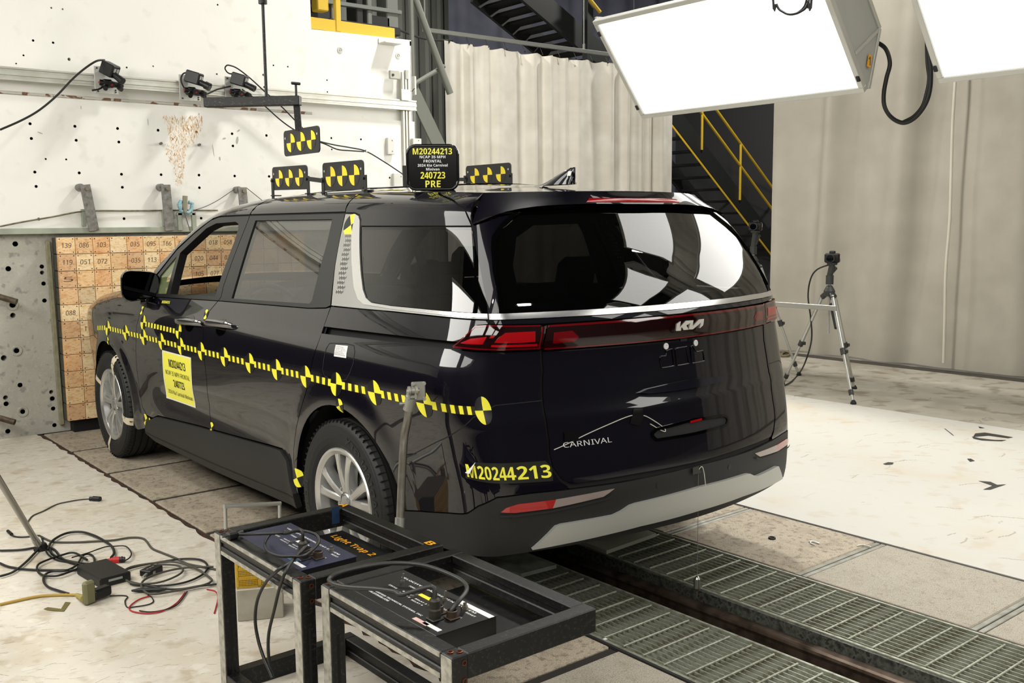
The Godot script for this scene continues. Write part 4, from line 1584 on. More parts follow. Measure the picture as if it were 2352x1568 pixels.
func build_trench() -> void:
	var galv := tri_mat("grating_steel", Color(.66, .67, .62), .48, .40, noise_tex(.03, [[0.0, Color(.55, .50, .42)], [.4, Color(.85, .85, .82)], [1.0, Color(1, 1, 1)]], 256, 4), 3.0)
	var pan := tri_mat("pan_steel", Color.WHITE, .55, .35, noise_tex(.012, [[0.0, Color(.36, .26, .18)], [.28, Color(.46, .42, .36)], [.40, Color(.58, .60, .57)], [.7, Color(.66, .68, .65)], [1.0, Color(.56, .58, .56)]], 512, 5, FastNoiseLite.TYPE_SIMPLEX_SMOOTH, 17), .9)
	var side := tri_mat("trench_side", Color.WHITE, .65, .3, noise_tex(.03, [[0.0, Color(.10, .10, .09)], [.45, Color(.30, .31, .28)], [.62, Color(.36, .37, .34)], [.75, Color(.16, .15, .13)], [1.0, Color(.28, .29, .27)]], 512, 5, FastNoiseLite.TYPE_SIMPLEX_SMOOTH, 3), 1.6)
	var z0 := -5.30
	var z1 := 2.3
	var zc := (z0 + z1) / 2
	var zl := z1 - z0
	for g in [[-.522, -.105, "steel bar grating on the trench beside the light trap stands"], [.158, .602, "steel bar grating on the trench beside the pale lane floor"]]:
		var t := thing("floor_grating", g[2], "grating", Vector3((g[0] + g[1]) / 2, 0, zc), "gratings over the rail trench")
		for x in [g[0] + .006, g[1] - .006]:
			obj("edge_bar", MB.new().box(Vector3(x, -.018, zc), Vector3(.012, .036, zl), .001), galv, t)
		var n := 13
		for k in n:
			var x: float = lerpf(g[0] + .036, g[1] - .034, k / (n - 1.0))
			obj("bearing_bar", MB.new().box(Vector3(x, -.020, zc), Vector3(.0034, .030, zl)), galv, t)
		var z := -1.999
		while z < z1:
			obj("cross_rod", MB.new().box(Vector3((g[0] + g[1]) / 2, -.0055, z), Vector3(g[1] - g[0] - .05, .009, .008), .002), galv, t)
			z += .1
		z = -1.999 - .1
		while z > z0:
			obj("cross_rod", MB.new().box(Vector3((g[0] + g[1]) / 2, -.0055, z), Vector3(g[1] - g[0] - .05, .009, .008)), galv, t)
			z -= .1
		obj("pan", MB.new().box(Vector3((g[0] + g[1]) / 2, -.050, zc), Vector3(g[1] - g[0] - .002, .01, zl)), pan, t)
	var tr := frame_node("trim_2")
	obj("side_plate", MB.new().box(Vector3(.150, -.10, zc), Vector3(.014, .19, zl)), side, tr)
	obj("side_plate", MB.new().box(Vector3(-.098, -.11, zc), Vector3(.012, .20, zl)), mat("trench_dark"), tr)
	obj("side_plate", MB.new().box(Vector3(-.530, -.06, zc), Vector3(.012, .118, zl)), mat("joint_dark"), tr)
	obj("side_plate", MB.new().box(Vector3(.608, -.06, zc), Vector3(.010, .118, zl)), mats["rusty_steel"], tr)
	var rail := thing("guide_rail", "worn brown steel rail running along the trench between the gratings", "rail", Vector3(.09, -.16, zc))
	var rs := tri_mat("rail_steel", Color.WHITE, .32, .75, noise_tex(.02, [[0.0, Color(.25, .21, .18)], [.5, Color(.42, .36, .31)], [1.0, Color(.50, .45, .40)]], 256, 4), 2.0)
	var prof := pv([.095, -.045, .128, -.043, .138, -.048, .140, -.060, .125, -.075, .122, -.15, .09, -.15, .088, -.075, .082, -.06, .085, -.05])
	var rb := MB.new().prism(prof, zl, Transform3D(Basis(), Vector3(0, 0, z1)))
	obj("rail_head", rb, rs, rail)
	obj("rail_foot", MB.new().box(Vector3(.045, -.165, zc), Vector3(.19, .02, zl)), mat("rail_foot", Color(.14, .10, .08), .7, .3), rail)


func bolt_holes(list: Array, r: float) -> Array:
	var o := []
	for p in list:
		o.append(circle(Vector2(p[0], p[1]), r, 12))
	return o


func build_barrier() -> void:
	var conc := tri_mat("barrier_concrete", Color.WHITE, .8, 0, blend_image(640, 131, Color(.67, .66, .615), [[.008, 4, .48, .85, Color(.60, .59, .55), .6], [.06, 4, .64, .80, Color(.72, .71, .67), .5], [.20, 2, .70, .78, Color(.72, .72, .70), .5], [.03, 3, .70, .85, Color(.44, .44, .42), .5]], 250, Color(.68, .68, .66)), .55, {"heightmap_enabled": true, "heightmap_texture": grain_bump(.12, 21), "heightmap_scale": .12})
	var wall := frame_node("wall_barrier")
	var holes := []
	var hpx := [[35, 560, 5.5], [19, 617, 5.5], [96, 612, 4.5], [97, 626, 4.5], [100, 651, 4.5], [102, 690, 4.5], [29, 700, 6], [30, 724, 5.5], [38, 805, 5.5], [9, 822, 6], [46, 884, 5], [52, 945, 5], [13, 913, 5], [14, 927, 5], [118, 900, 4.5], [120, 915, 5], [122, 938, 4.5], [125, 976, 4.5], [18, 990, 5]]
	for h in hpx:
		var p := on_z(h[0], h[1], WALL_Z)
		holes.append(circle(Vector2(p.x, p.y), h[2] / 284.0, 14))
	var face := MB.new()
	region(face, pv([-1.72, 0, 2.27, 0, 2.27, 1.50, -1.72, 1.50]), holes, .30, .30, plane_z(WALL_Z), .14, 1.0)
	obj("concrete_face", face, conc, wall)
	obj("concrete_body", MB.new().box(Vector3(.275, .75, WALL_Z - .69), Vector3(3.98, 1.49, 1.10)), mat("hole_dark"), wall)
	# washers round some of the holes
	for k in [6, 8, 11]:
		var p := on_z(hpx[k][0], hpx[k][1], WALL_Z + .002)
		obj("hole_ring", MB.new().lathe([Vector2(.040, 0), Vector2(.038, .004), Vector2(.026, .004), Vector2(.024, 0)], Transform3D(Basis(Vector3.RIGHT, PI / 2), p), 24), conc, wall)
	# pale batten along the edge of the block wall and the dark sill under the blocks
	var bt := tag(obj("timber_batten", MB.new().bar(on_z(109, 553, WALL_Z + .02), on_z(142, 975, WALL_Z + .02), .030, .03, .003, Vector3.BACK), tri_mat("batten_wood", Color.WHITE, .7, 0, noise_tex(.03, [[0.0, Color(.46, .45, .36)], [1.0, Color(.60, .58, .47)]], 256, 4), 1.5)), "weathered pale timber batten standing against the concrete beside the blocks", "batten")
	for q in [[0, 672, 26, 690], [0, 945, 22, 962]]:
		var p := on_z(q[2], q[3], WALL_Z)
		tag(obj("steel_stud", MB.new().cyl(p + Vector3(-.25, .10, -.02), p + Vector3(.0, .0, .16), .022, 12), tri_mat("stud_steel", Color(.42, .39, .33), .6, .4, noise_tex(.05, [[0.0, Color(.5, .4, .3)], [1.0, Color.WHITE]], 128, 3), 3.0)), ["rusty steel stud sticking out of the concrete above the lower stud", "rusty steel stud sticking out of the concrete near the floor"][0 if q[1] < 900 else 1], "stud")
	# plywood blocks, 16 columns by 11 rows
	var t := thing("block_wall", "wall of square plywood blocks screwed to load cells before the minivan", "barrier", Vector3(0, .09, -5.27))
	var ply := vc("plywood", .62, 0, {"uv1_triplanar": true, "uv1_world_triplanar": true, "uv1_scale": Vector3(1.1, 2.6, 1.1)})
	ply.albedo_texture = blend_image(640, 171, Color(.97, .95, .91), [[.010, 3, .52, .85, Color(.88, .77, .63), .6], [.03, 5, .60, .85, Color(.80, .64, .47), .65], [.07, 3, .66, .85, Color(1.0, .98, .92), .7], [.11, 3, .70, .80, Color(.62, .46, .32), .5]], 400, Color(.52, .34, .20))
	ply.heightmap_enabled = true
	ply.heightmap_texture = grain_bump(.08, 33)
	ply.heightmap_scale = .10
	var tones := [Color(.95, .83, .66), Color(.91, .77, .60), Color(.86, .72, .57), Color(.96, .88, .73), Color(.93, .76, .58), Color(.95, .85, .68), Color(.85, .77, .64), Color(.94, .81, .63)]
	var variants := []
	for v in tones.size():
		var mb := MB.new().paint(tones[v])
		mb.box(Vector3(0, 0, -.02), Vector3(.1215, .1215, .04), .0015)
		mb.paint(Color(.30, .30, .27))
		mb.box(Vector3(0, 0, -.096), Vector3(.119, .119, .11), .002)
		mb.paint(Color(.03, .025, .02))
		for sx in [-1.0, 1.0]:
			for sy in [-1.0, 1.0]:
				mb.disc(Vector3(sx * .047, sy * .049, .0006), Vector3.BACK, .0042, 10)
		var me := mb.mesh()
		me.surface_set_material(0, ply)
		variants.append(me)
	var pat := [0, 1, 4, 3, 4, 5, 5, 7, 2, 3, 0, 1, 2, 3, 4, 5, 0, 2, 2, 7, 4, 5, 6, 3, 1, 0, 2, 3, 5, 7, 1, 6, 0, 3, 2, 1, 4, 6, 5, 3, 7, 0, 2, 3, 3, 3, 1, 7]
	var names := {Vector2i(0, 0): "139", Vector2i(1, 0): "086", Vector2i(2, 0): "103", Vector2i(4, 0): "035", Vector2i(5, 0): "095", Vector2i(6, 0): "166", Vector2i(7, 0): "092", Vector2i(0, 1): "119", Vector2i(1, 1): "051", Vector2i(2, 1): "072", Vector2i(4, 1): "035", Vector2i(5, 1): "113", Vector2i(0, 4): "088", Vector2i(0, 2): "5", Vector2i(1, 5): "118", Vector2i(8, 1): "020", Vector2i(9, 1): "044", Vector2i(9, 0): "018", Vector2i(10, 0): "058", Vector2i(8, 2): "105", Vector2i(9, 2): "077", Vector2i(10, 1): "039", Vector2i(10, 2): "030"}
	for row in 11:
		for k in 16:
			var o := MeshInstance3D.new()
			o.name = "plywood_block"
			o.mesh = variants[pat[(row * 7 + k + row * row) % pat.size()] if row > 0 else pat[k]]
			t.add_child(o, true)
			o.position = Vector3(-.9975 + (k + .5) * .125, 1.474 - (row + .5) * .125 - .09, -5.2 + 5.27)
			o.position.z += [.0, .0015, -.001, .0008][(row * 5 + k * 3) % 4]
			var key := Vector2i(k, row)
			if names.has(key):
				var wr := MB.new().paint(Color(.36, .26, .19))
				var at := o.position + t.position
				letters(wr, names[key], func(p: Vector2) -> Vector3: return at + Vector3(p.x + p.y * .12, p.y, .0008), Rect2(-.034, -.016, .068, .036), func(_p: Vector2) -> Vector3: return Vector3.BACK, false)
				obj("pencilled_number", wr, vc("pencil", .8), o)
	tag(obj("barrier_sill", MB.new().box(Vector3(0, .045, -5.30), Vector3(1.9, .09, .10), .003), mat("sill_black", Color(.035, .035, .03), .8)), "low dark sill on the floor under the plywood blocks", "sill")


func build_white_wall() -> void:
	var zl := WALL_Z - .02
	var tex := blend_image(512, 211, Color(.895, .89, .86), [[.005, 4, .55, .90, Color(.85, .845, .815), .5], [.02, 4, .70, .90, Color(.78, .765, .725), .3]], 0, Color(.45, .43, .40))
	var paint := tri_mat("wall_white", Color.WHITE, .55, 0, tex, .40)
	var holes := []
	var px := [[118, 18, 2], [144, 21, 2], [500, 11, 2], [76, 93, 2.5], [122, 98, 2.5], [54, 127, 2], [159, 136, 3.5], [37, 146, 1.6], [291, 155, 2], [352, 152, 2], [498, 170, 2], [628, 150, 2], [661, 153, 2], [605, 172, 3], [751, 184, 2], [607, 200, 2.5], [752, 211, 2]]
	var low := [[69, 284, 3], [72, 318, 3], [172, 290, 3], [175, 322, 3], [270, 295, 3], [273, 326, 3], [363, 299, 3], [451, 303, 3], [533, 307, 3], [535, 335, 3], [612, 311, 3], [80, 395, 3], [83, 428, 3], [182, 397, 3], [279, 400, 3], [281, 430, 3], [370, 401, 3], [457, 402, 3], [458, 431, 3], [539, 404, 3], [618, 405, 3], [105, 365, 2], [152, 366, 2], [89, 503, 3], [190, 503, 3], [285, 502, 3], [375, 502, 3.5], [462, 501, 3], [761, 317, 2.5], [762, 343, 2], [829, 320, 2.5], [895, 408, 2.5], [924, 414, 2]]
	for h in px:
		var p := on_z(h[0], h[1], zl)
		holes.append(circle(Vector2(p.x, p.y), h[2] / 284.0, 10))
	var wall := frame_node("wall_front")
	var seam_y := 2.50
	var top := MB.new()
	region(top, pv([-6.0, seam_y, 2.27, seam_y, 2.27, 3.25, 1.235, 3.235, 1.215, 7.8, -6.0, 7.8]), holes, .35, .35, plane_z(zl), .10, 1.0)
	obj("upper_plate", top, paint, wall)
	var lh := []
	for h in low:
		var p := on_z(h[0], h[1], zl + .03)
		lh.append(circle(Vector2(p.x, p.y), h[2] / 270.0, 10))
	var lw := MB.new()
	region(lw, pv([-6.0, 1.50, 2.27, 1.50, 2.27, seam_y, -6.0, seam_y]), lh, .35, .35, plane_z(zl + .03), .12, 1.0)
	obj("lower_plate", lw, paint, wall)
	obj("wall_body", MB.new().box(Vector3(-1.87, 2.36, zl - .60), Vector3(8.24, 1.70, .98)), mat("wall_cap"), wall)
	obj("wall_body", MB.new().box(Vector3(-2.40, 5.5, zl - .60), Vector3(7.2, 4.55, .98)), mat("hole_dark"), wall)
	obj("wall_end", MB.new().box(Vector3(2.262, 1.62, zl - .5), Vector3(.016, 3.24, 1.0)), paint, wall)
	# chipped ledge where the plates meet
	var led := MB.new()
	led.box(Vector3(-2.4, seam_y + .012, zl + .018), Vector3(7.2, .024, .036), .004)
	obj("ledge", led, tri_mat("ledge_paint", Color.WHITE, .7, 0, noise_tex(.012, [[0.0, Color(.70, .69, .65)], [.62, Color(.72, .71, .67)], [.68, Color(.38, .26, .18)], [.8, Color(.45, .32, .22)], [1.0, Color(.66, .62, .56)]], 512, 5, FastNoiseLite.TYPE_SIMPLEX_SMOOTH, 8), .9), wall)
	# rust runs below the ledge
	var rust := MB.new()
	var r := RandomNumberGenerator.new()
	r.seed = 8
	for k in 900:
		var u := r.randf()
		var v := pow(r.randf(), 1.25)
		var wid := lerpf(92, 16, clampf(v * 1.15, 0, 1))
		var cx := 412.0 + (u - .5) * wid + 4.0 * sin(v * 9.0) + (8.0 if v < .4 else -4.0)
		var cyp := 268.0 + v * 158.0
		var p := on_z(cx, cyp, zl + .031)
		var g := r.randf()
		rust.paint(Color(.90, .68, .42).lerp(Color(.91, .80, .64), g))
		var hh := r.randf_range(.003, .014) * (1.3 - v)
		var ww := r.randf_range(.0006, .0022)
		var dx := r.randfn(0, .009)
		rust.quad_n(p + Vector3(-ww, hh, 0), p + Vector3(ww, hh, 0), p + Vector3(ww * .6 + dx, -hh, 0), p + Vector3(-ww * .6 + dx, -hh, 0), Vector3.BACK)
	var ro := obj("rust_stain", rust, vc("stain", .8), wall)
	ro.set_meta("kind", "stuff")
	var sm := MB.new()
	for q in [[515, 318, 8, 3, .3], [545, 322, 5, 16, -.15], [548, 300, 8, 3, .6], [340, 280, 1.5, 14, 0.05], [457, 262, 2, 5, 0], [505, 364, 3, 8, .1], [490, 345, 1.2, 26, .12], [92, 305, 10, 2, -.35], [186, 247, 1.2, 7, 0]]:
		var p := on_z(q[0], q[1], zl + .0312)
		sm.paint(Color(.66, .65, .63))
		var bs := Basis(Vector3.BACK, q[4])
		sm.prism(circle(Vector2.ZERO, 1.0, 12), 0.0, Transform3D(bs.scaled_local(Vector3(q[2] / 500.0, q[3] / 500.0, 1)), p))
	obj("scuff_mark", sm, vc("stain", .8), wall)
	# washers, studs, boxes on the wall
	for q in [[781, 115], [914, 128]]:
		var p := on_z(q[0], q[1], zl)
		tag(obj("anchor_washer", MB.new().lathe([Vector2(.028, 0), Vector2(.027, .006), Vector2(.016, .007), Vector2(.014, .003), Vector2(.008, .003), Vector2(.006, .010), Vector2(0, .010)], Transform3D(Basis(Vector3.RIGHT, PI / 2), p), 24), mat("painted_metal", Color(.74, .74, .71), .5, .2)), ["round painted anchor washer on the white wall under the yellow kickplate", "round painted anchor washer at the end of the white wall under the shelf bracket"][0 if q[0] < 850 else 1], "washer")
	for q in [[368, 330], [456, 333]]:
		var p := on_z(q[0], q[1], zl + .03)
		tag(obj("wall_stud", MB.new().cyl(p, p + Vector3(-.008, 0, .05), .010, 10), mat("stud_grey", Color(.40, .40, .37), .5, .5)), "short grey threaded stud in the rust-stained part of the white wall", "stud", "studs in the rust stain")
	var green := mat("painted_steel", Color(.66, .68, .62), .55, .1)
	tag(obj("wall_shelf_bracket", MB.new().box(on_z(888, 102, zl) + Vector3(0, 0, .06), Vector3(.18, .012, .12), .002).box(on_z(888, 102, zl) + Vector3(0, .018, .005), Vector3(.18, .05, .01), .002), mat("wall_fit", Color(.80, .80, .77), .5)), "small white shelf bracket high on the end of the white wall", "bracket")
	for q in [[886, 316, 902, 355, zl + .03], [944, 318, 964, 345, zl + .05], [900, 398, 926, 440, zl + .03]]:
		var a := on_z(q[0], q[1], q[4])
		var b := on_z(q[2], q[3], q[4])
		var ctr := (a + b) / 2
		var sz := Vector3(absf(b.x - a.x), absf(b.y - a.y), .035)
		var bx := tag(obj("wall_box", MB.new().box(ctr + Vector3(0, 0, .017), sz, .003), mat("wall_fit")), ["white angle plate with two bolt holes beside the upright slotted post", "white angle plate hanging at the very end of the white wall", "low white plate with bolt holes behind the minivan roof"][0 if q[0] == 886 else (1 if q[0] == 944 else 2)], "plate")
		for sy in [-.32, .32]:
			obj("painted_bolt_hole", MB.new().disc(ctr + Vector3(sz.x * .15, sz.y * sy, .0352), Vector3.BACK, .006, 10), mat("hole_dark"), bx)  # flat darker disc, shade of a hole put into its colour


func build_wall_fittings() -> void:
	var zl := WALL_Z + .01
	var alu := tri_mat("extrusion", Color(.80, .80, .77), .38, .55, noise_tex(.02, [[0.0, Color(.90, .89, .86)], [1.0, Color(1, 1, 1)]], 256, 3), 1.0)
	# camera beam: slotted extrusion
	var r0 := on_z(0, 166, zl + .06)
	var r1 := on_z(957, 243, zl + .06)
	var y := (r0.y + r1.y) / 2.0
	var beam := thing("camera_beam", "long slotted aluminium beam across the white wall carrying three cameras", "beam", Vector3(0, y, zl))
	var prof := PackedVector2Array()
	var hh := .046
	for p in [[-.05, -hh], [0, -hh], [0, -hh + .012], [-.008, -hh + .016], [-.008, -.014], [0, -.011], [0, .011], [-.008, .014], [-.008, hh - .016], [0, hh - .012], [0, hh], [-.05, hh]]:
		prof.append(Vector2(p[0], p[1]))
	var m := MB.new()
	var xf := Transform3D(Basis(Vector3(0, 0, 1), Vector3.UP, Vector3(-1, 0, 0)), Vector3(-6.0, y, zl + .06))
	m.prism(prof, r1.x + 6.0, xf)
	obj("extrusion", m, alu, beam)
	# upright post at the end of the wall
	var post := thing("slotted_post", "upright slotted aluminium post at the end of the white wall", "post", Vector3(on_z(925, 300, zl).x, 1.5, zl))
	var pa := on_z(922, 165, zl + .01)
	var pb := on_z(936, 300, zl + .01)
	var pm := MB.new()
	for dx in [-.032, .0, .032]:
		pm.box(Vector3(pb.x + dx - .012, (pa.y + 1.62) / 2, zl + .012), Vector3(.020, pa.y - 1.62, .024), .003)
	pm.box(Vector3(pb.x - .012, (pa.y + 1.62) / 2, zl + .004), Vector3(.09, pa.y - 1.62, .010), .002)
	obj("upright", pm, alu, post)
	var br := MB.new()
	br.box(on_z(905, 172, zl + .02), Vector3(.10, .075, .03), .004)
	obj("corner_block", br, mat("cast_grey", Color(.62, .62, .58), .45, .4), post)
	obj("corner_bolt", MB.new().cyl(on_z(903, 172, zl + .034), on_z(903, 172, zl + .044), .012, 12), mat("cast_dark", Color(.35, .35, .33), .4, .5), post)
	obj("corner_block", MB.new().box(on_z(933, 172, zl + .015), Vector3(.035, .085, .03), .004), mat("cast_grey"), post)
	obj("joining_plate", MB.new().box(on_z(933, 218, zl + .075), Vector3(.10, .10, .006), .001), alu, post)
	obj("clamp_lever", MB.new().bar(on_z(946, 210, zl + .09), on_z(952, 203, zl + .09), .010, .006), mat("lever_black", Color(.04, .04, .04), .5), post)
	obj("end_bar", MB.new().box(on_z(951, 197, zl + .03), Vector3(.02, .17, .05), .003), mat("wall_fit"), post)
	# cameras
	for k in 3:
		var cp: Vector3 = [on_z(250, 178, zl + .12), on_z(443, 196, zl + .12), on_z(547, 200, zl + .12)][k]
		var t := thing("beam_camera", ["black high-speed camera on the beam with its cable hanging out over the concrete", "middle black camera on the beam with a wide lens", "black camera on the beam beside the hanging pole, two cables looping off it"][k], "camera", cp, "cameras on the aluminium beam")
		var blk := mat("camera_black", Color(.028, .028, .03), .42)
		var plate := Vector3(cp.x + (.0), cp.y + .0, zl + .066)
		obj("mount_plate", MB.new().box(plate + Vector3(-.005, -.015, 0), Vector3(.17, .20, .012), .002), mat("plate_alu", Color(.76, .76, .73), .5, .3), t)
		for q in [[-.07, -.10], [.06, -.10], [-.07, .07], [.06, -.085]]:
			obj("plate_bolt", MB.new().cyl(plate + Vector3(q[0], q[1], .006), plate + Vector3(q[0], q[1], .011), .006, 8), mat("bolt_dark", Color(.2, .2, .2), .4, .6), t)
		var B := Basis(Vector3.UP, .55) * Basis(Vector3.RIGHT, .45) if k == 0 else Basis(Vector3.UP, .75) * Basis(Vector3.RIGHT, .30)
		var body := cp + Vector3(.0, .055, .03)
		obj("body", MB.new().box(body, Vector3(.085, .095, .12), .008, B), blk, t)
		for w in 2:
			obj("body_label", MB.new().box(body + B * Vector3(-.014 + .03 * w, .012, .0605), Vector3(.022, .030, .001), 0, B), mat("label_grey", Color(.60, .60, .58), .6), t)
		var l0 := body + B * Vector3(0, -.02, .055)
		var l1 := body + B * Vector3(0, -.035, .145)
		obj("lens", MB.new().cyl(l0, l0.lerp(l1, .6), .024, 16).cyl(l0.lerp(l1, .55), l1, .031 if k == 1 else .026, 16), blk, t)
		obj("lens_glass", MB.new().disc(l1 + (l1 - l0).normalized() * .001, l1 - l0, .021, 16), mat("lens_glass", Color(.02, .03, .05), .03), t)
		obj("tilt_head", MB.new().box(cp + Vector3(-.015, -.045, -.01), Vector3(.075, .06, .07), .012).cyl(cp + Vector3(-.07, -.04, 0), cp + Vector3(.07, -.055, .02), .022, 14).cyl(cp + Vector3(0, -.035, -.05), cp + Vector3(.0, -.06, .06), .024, 14), blk, t)
		for q in [Vector3(-.035, -.075, .03), Vector3(.062, -.05, .03), Vector3(.055, -.075, .04)]:
			obj("clamp_knob", MB.new().cyl(cp + q, cp + q + Vector3(.012 * signf(q.x), -.016, .028), .017, 12), blk, t)
		for q in [Vector3(-.072, -.04, 0), Vector3(.0, -.061, .062)]:
			obj("red_button", MB.new().disc(cp + q * 1.02, q if q.z > .01 else Vector3(-1, 0, .3), .009, 12), mat("red_plastic", Color(.62, .07, .06), .5), t)
		if k == 0:
			obj("tilt_handle", MB.new().tube([cp + Vector3(-.04, -.07, 0), cp + Vector3(-.085, -.095, .01), cp + Vector3(-.13, -.105, .01)], .007, 8), blk, t)
	# cables of the cameras
	var rub := mat("cable_black", Color(.055, .058, .055), .5)
	var cab := func(called: String, label: String, pts: Array, z: float, r: float, m2: Material) -> void:
		var l := []
		for p in pts:
			l.append(on_z(p[0], p[1], z + (p[2] if p.size() > 2 else 0.0)))
		tag(obj(called, MB.new().tube(smooth_line(l, 6), r, 8), m2), label, "cable")
	cab.call("camera_cable", "black cable sagging from the first beam camera past the concrete", [[0, 298], [50, 276], [90, 253], [130, 220], [165, 183], [195, 157], [222, 140], [240, 138, -.03]], zl + .14, .0075, rub)
	cab.call("camera_cable", "black cable linking the middle beam camera to the next one", [[433, 166], [420, 170], [416, 186], [428, 208], [450, 218], [475, 216], [500, 205], [530, 198]], zl + .10, .006, rub)
	cab.call("camera_cable", "black cable looping up from the last beam camera and running down behind the target board", [[540, 170], [525, 168], [517, 158], [520, 151], [527, 150], [545, 157], [575, 180], [610, 212], [650, 248], [684, 283], [720, 318], [736, 325], [770, 333], [805, 339], [840, 347], [880, 370], [915, 393], [938, 409]], zl + .11, .006, rub)
	cab.call("camera_cable", "black cable from the beam camera that joins the looping cable past the target board", [[556, 205], [580, 222], [610, 245], [640, 272], [668, 293], [710, 318], [745, 330], [775, 343], [806, 346], [836, 348]], zl + .09, .006, rub)
	tag(obj("cable_tie", MB.new().lathe([Vector2(.012, -.008), Vector2(.013, -.008), Vector2(.013, .008), Vector2(.012, .008)], Transform3D(Basis(Vector3.BACK, 1.2), on_z(841, 347, zl + .11)), 12), mat("tie_white", Color(.85, .85, .82), .6)), "white cable tie binding the two camera cables", "cable tie")
	# ledge angle above the concrete, straps, clamp
	var ang := tri_mat("angle_paint", Color.WHITE, .6, .1, noise_tex(.015, [[0.0, Color(.50, .52, .47)], [.6, Color(.60, .62, .56)], [1.0, Color(.66, .67, .61)]], 256, 4), .8)
	tag(obj("ledge_angle", MB.new().box(Vector3(-2.0, 1.521, WALL_Z + .025), Vector3(5.2, .044, .07), .003), ang), "grey-green steel angle lying along the top of the concrete", "angle")
	var grey := tri_mat("strap_steel", Color.WHITE, .5, .4, noise_tex(.04, [[0.0, Color(.34, .30, .26)], [.35, Color(.46, .45, .43)], [1.0, Color(.56, .56, .54)]], 256, 4, FastNoiseLite.TYPE_SIMPLEX_SMOOTH, 6), 2.0)
	var sx := [[195, 424, 216, 530], [380, 424, 390, 530], [556, 430, 562, 500]]
	for k in 3:
		var a := on_z(sx[k][0], sx[k][1], WALL_Z + .07)
		var b := on_z(sx[k][2], sx[k][3], WALL_Z + .07)
		var t := thing("steel_strap", ["slanting grey steel strap bolted to the white wall above the first blocks", "grey steel strap bolted to the white wall beside the blue clamp", "grey steel strap half hidden by the minivan roof"][k], "strap", b, "steel straps above the concrete")
		obj("strap_bar", MB.new().bar(a, b, .075, .014, .002, Vector3.BACK), grey, t)
		obj("strap_bolt", MB.new().cyl(a + Vector3(.01, -.03, .0), a + Vector3(.01, -.03, .02), .014, 8), mat("bolt_rust", Color(.50, .46, .38), .6, .4), t)
		obj("strap_spacer", MB.new().cyl(a + Vector3(-.03, -.02, -.06), a + Vector3(-.03, -.02, .0), .028, 14), grey, t)
		obj("painted_strap_hole", MB.new().disc(b + Vector3(0, .05, .0075), Vector3.BACK, .012, 14), mat("hole_dark"), t)  # flat disc toned darker for the shade inside a hole
		obj("strap_post", MB.new().box(on_z(sx[k][0] - 3, 500, WALL_Z + .03) + Vector3(.0, 0, 0), Vector3(.03, .13, .03), .002), ang, t)
	var cl := thing("screw_clamp", "old clamp with flaking blue paint perched on a grey bracket", "clamp", on_z(425, 512, WALL_Z + .05))
	var cpt := on_z(425, 470, WALL_Z + .06)
	obj("clamp_frame", MB.new().tube([cpt + Vector3(-.03, .03, 0), cpt + Vector3(-.055, .0, .01), cpt + Vector3(-.04, -.05, .01), cpt + Vector3(.02, -.065, .01), cpt + Vector3(.05, -.04, 0), cpt + Vector3(.06, .01, 0), cpt + Vector3(.03, .02, 0)], .016, 8), tri_mat("flaking_blue", Color.WHITE, .7, .1, noise_tex(.06, [[0.0, Color(.42, .66, .74)], [.55, Color(.56, .78, .84)], [.6, Color(.55, .52, .45)], [1.0, Color(.45, .42, .36)]], 256, 4), 5.0), cl)
	obj("clamp_screw", MB.new().cyl(cpt + Vector3(-.01, -.06, .01), cpt + Vector3(.0, .07, .01), .020, 10), mat("clamp_steel", Color(.55, .53, .46), .6, .3), cl)
	obj("clamp_bracket", MB.new().box(cpt + Vector3(-.05, -.13, 0), Vector3(.035, .15, .03), .002).box(cpt + Vector3(.065, -.13, 0), Vector3(.035, .15, .03), .002).box(cpt + Vector3(.0, -.075, 0), Vector3(.15, .02, .03), .002), ang, cl)
	tag(obj("wire", MB.new().tube([cpt + Vector3(-.03, -.02, .02), on_z(437, 530, WALL_Z + .10)], .0035, 6), mat("wire_grey", Color(.30, .30, .28), .6)), "thin wire hanging from the blue clamp to the blocks", "wire")
	tag(obj("conduit", MB.new().tube(smooth_line([on_z(0, 520, WALL_Z + .04), on_z(50, 510, WALL_Z + .04), on_z(120, 498, WALL_Z + .04), on_z(195, 485, WALL_Z + .04), on_z(300, 484, WALL_Z + .03), on_z(400, 483, WALL_Z + .03), on_z(500, 483, WALL_Z + .03)], 5), .006, 8), tri_mat("conduit_grey", Color(.50, .50, .44), .6, .2, noise_tex(.05, [[0.0, Color(.7, .6, .45)], [1.0, Color.WHITE]], 128, 3), 3.0)), "thin grey conduit rising along the foot of the white wall", "conduit")
	tag(obj("wire", MB.new().tube(smooth_line([on_z(440, 484, WALL_Z + .04), on_z(470, 475, WALL_Z + .04), on_z(500, 460, WALL_Z + .04), on_z(530, 440, WALL_Z + .04), on_z(545, 431, WALL_Z + .05)], 5), .003, 6), mat("wire_grey")), "thin wire slung from the conduit up to the last strap", "wire")
	tag(obj("wire", MB.new().tube([on_z(566, 431, WALL_Z + .05), on_z(602, 460, WALL_Z + .04)], .003, 6), mat("wire_grey")), "thin wire running down from the last strap behind the roof", "wire")
	# hanging pole with arm and target board
	var e1 := on_x(690, 231, -.70)
	var yy := e1.y
	var e0 := on_y(471, 236, yy)
	var hub := e0.lerp(e1, .5)
	var t := thing("hanging_target_stand", "black pole from the ceiling with a cross arm and a yellow-spotted target board", "target stand", e1)
	var blk2 := tri_mat("worn_black", Color.WHITE, .5, .2, noise_tex(.05, [[0.0, Color(.09, .09, .085)], [.72, Color(.12, .12, .11)], [.8, Color(.30, .30, .28)], [1.0, Color(.35, .35, .33)]], 256, 4, FastNoiseLite.TYPE_SIMPLEX_SMOOTH, 2), 4.0)
	var pole_pt := on_y(581, 222, yy)
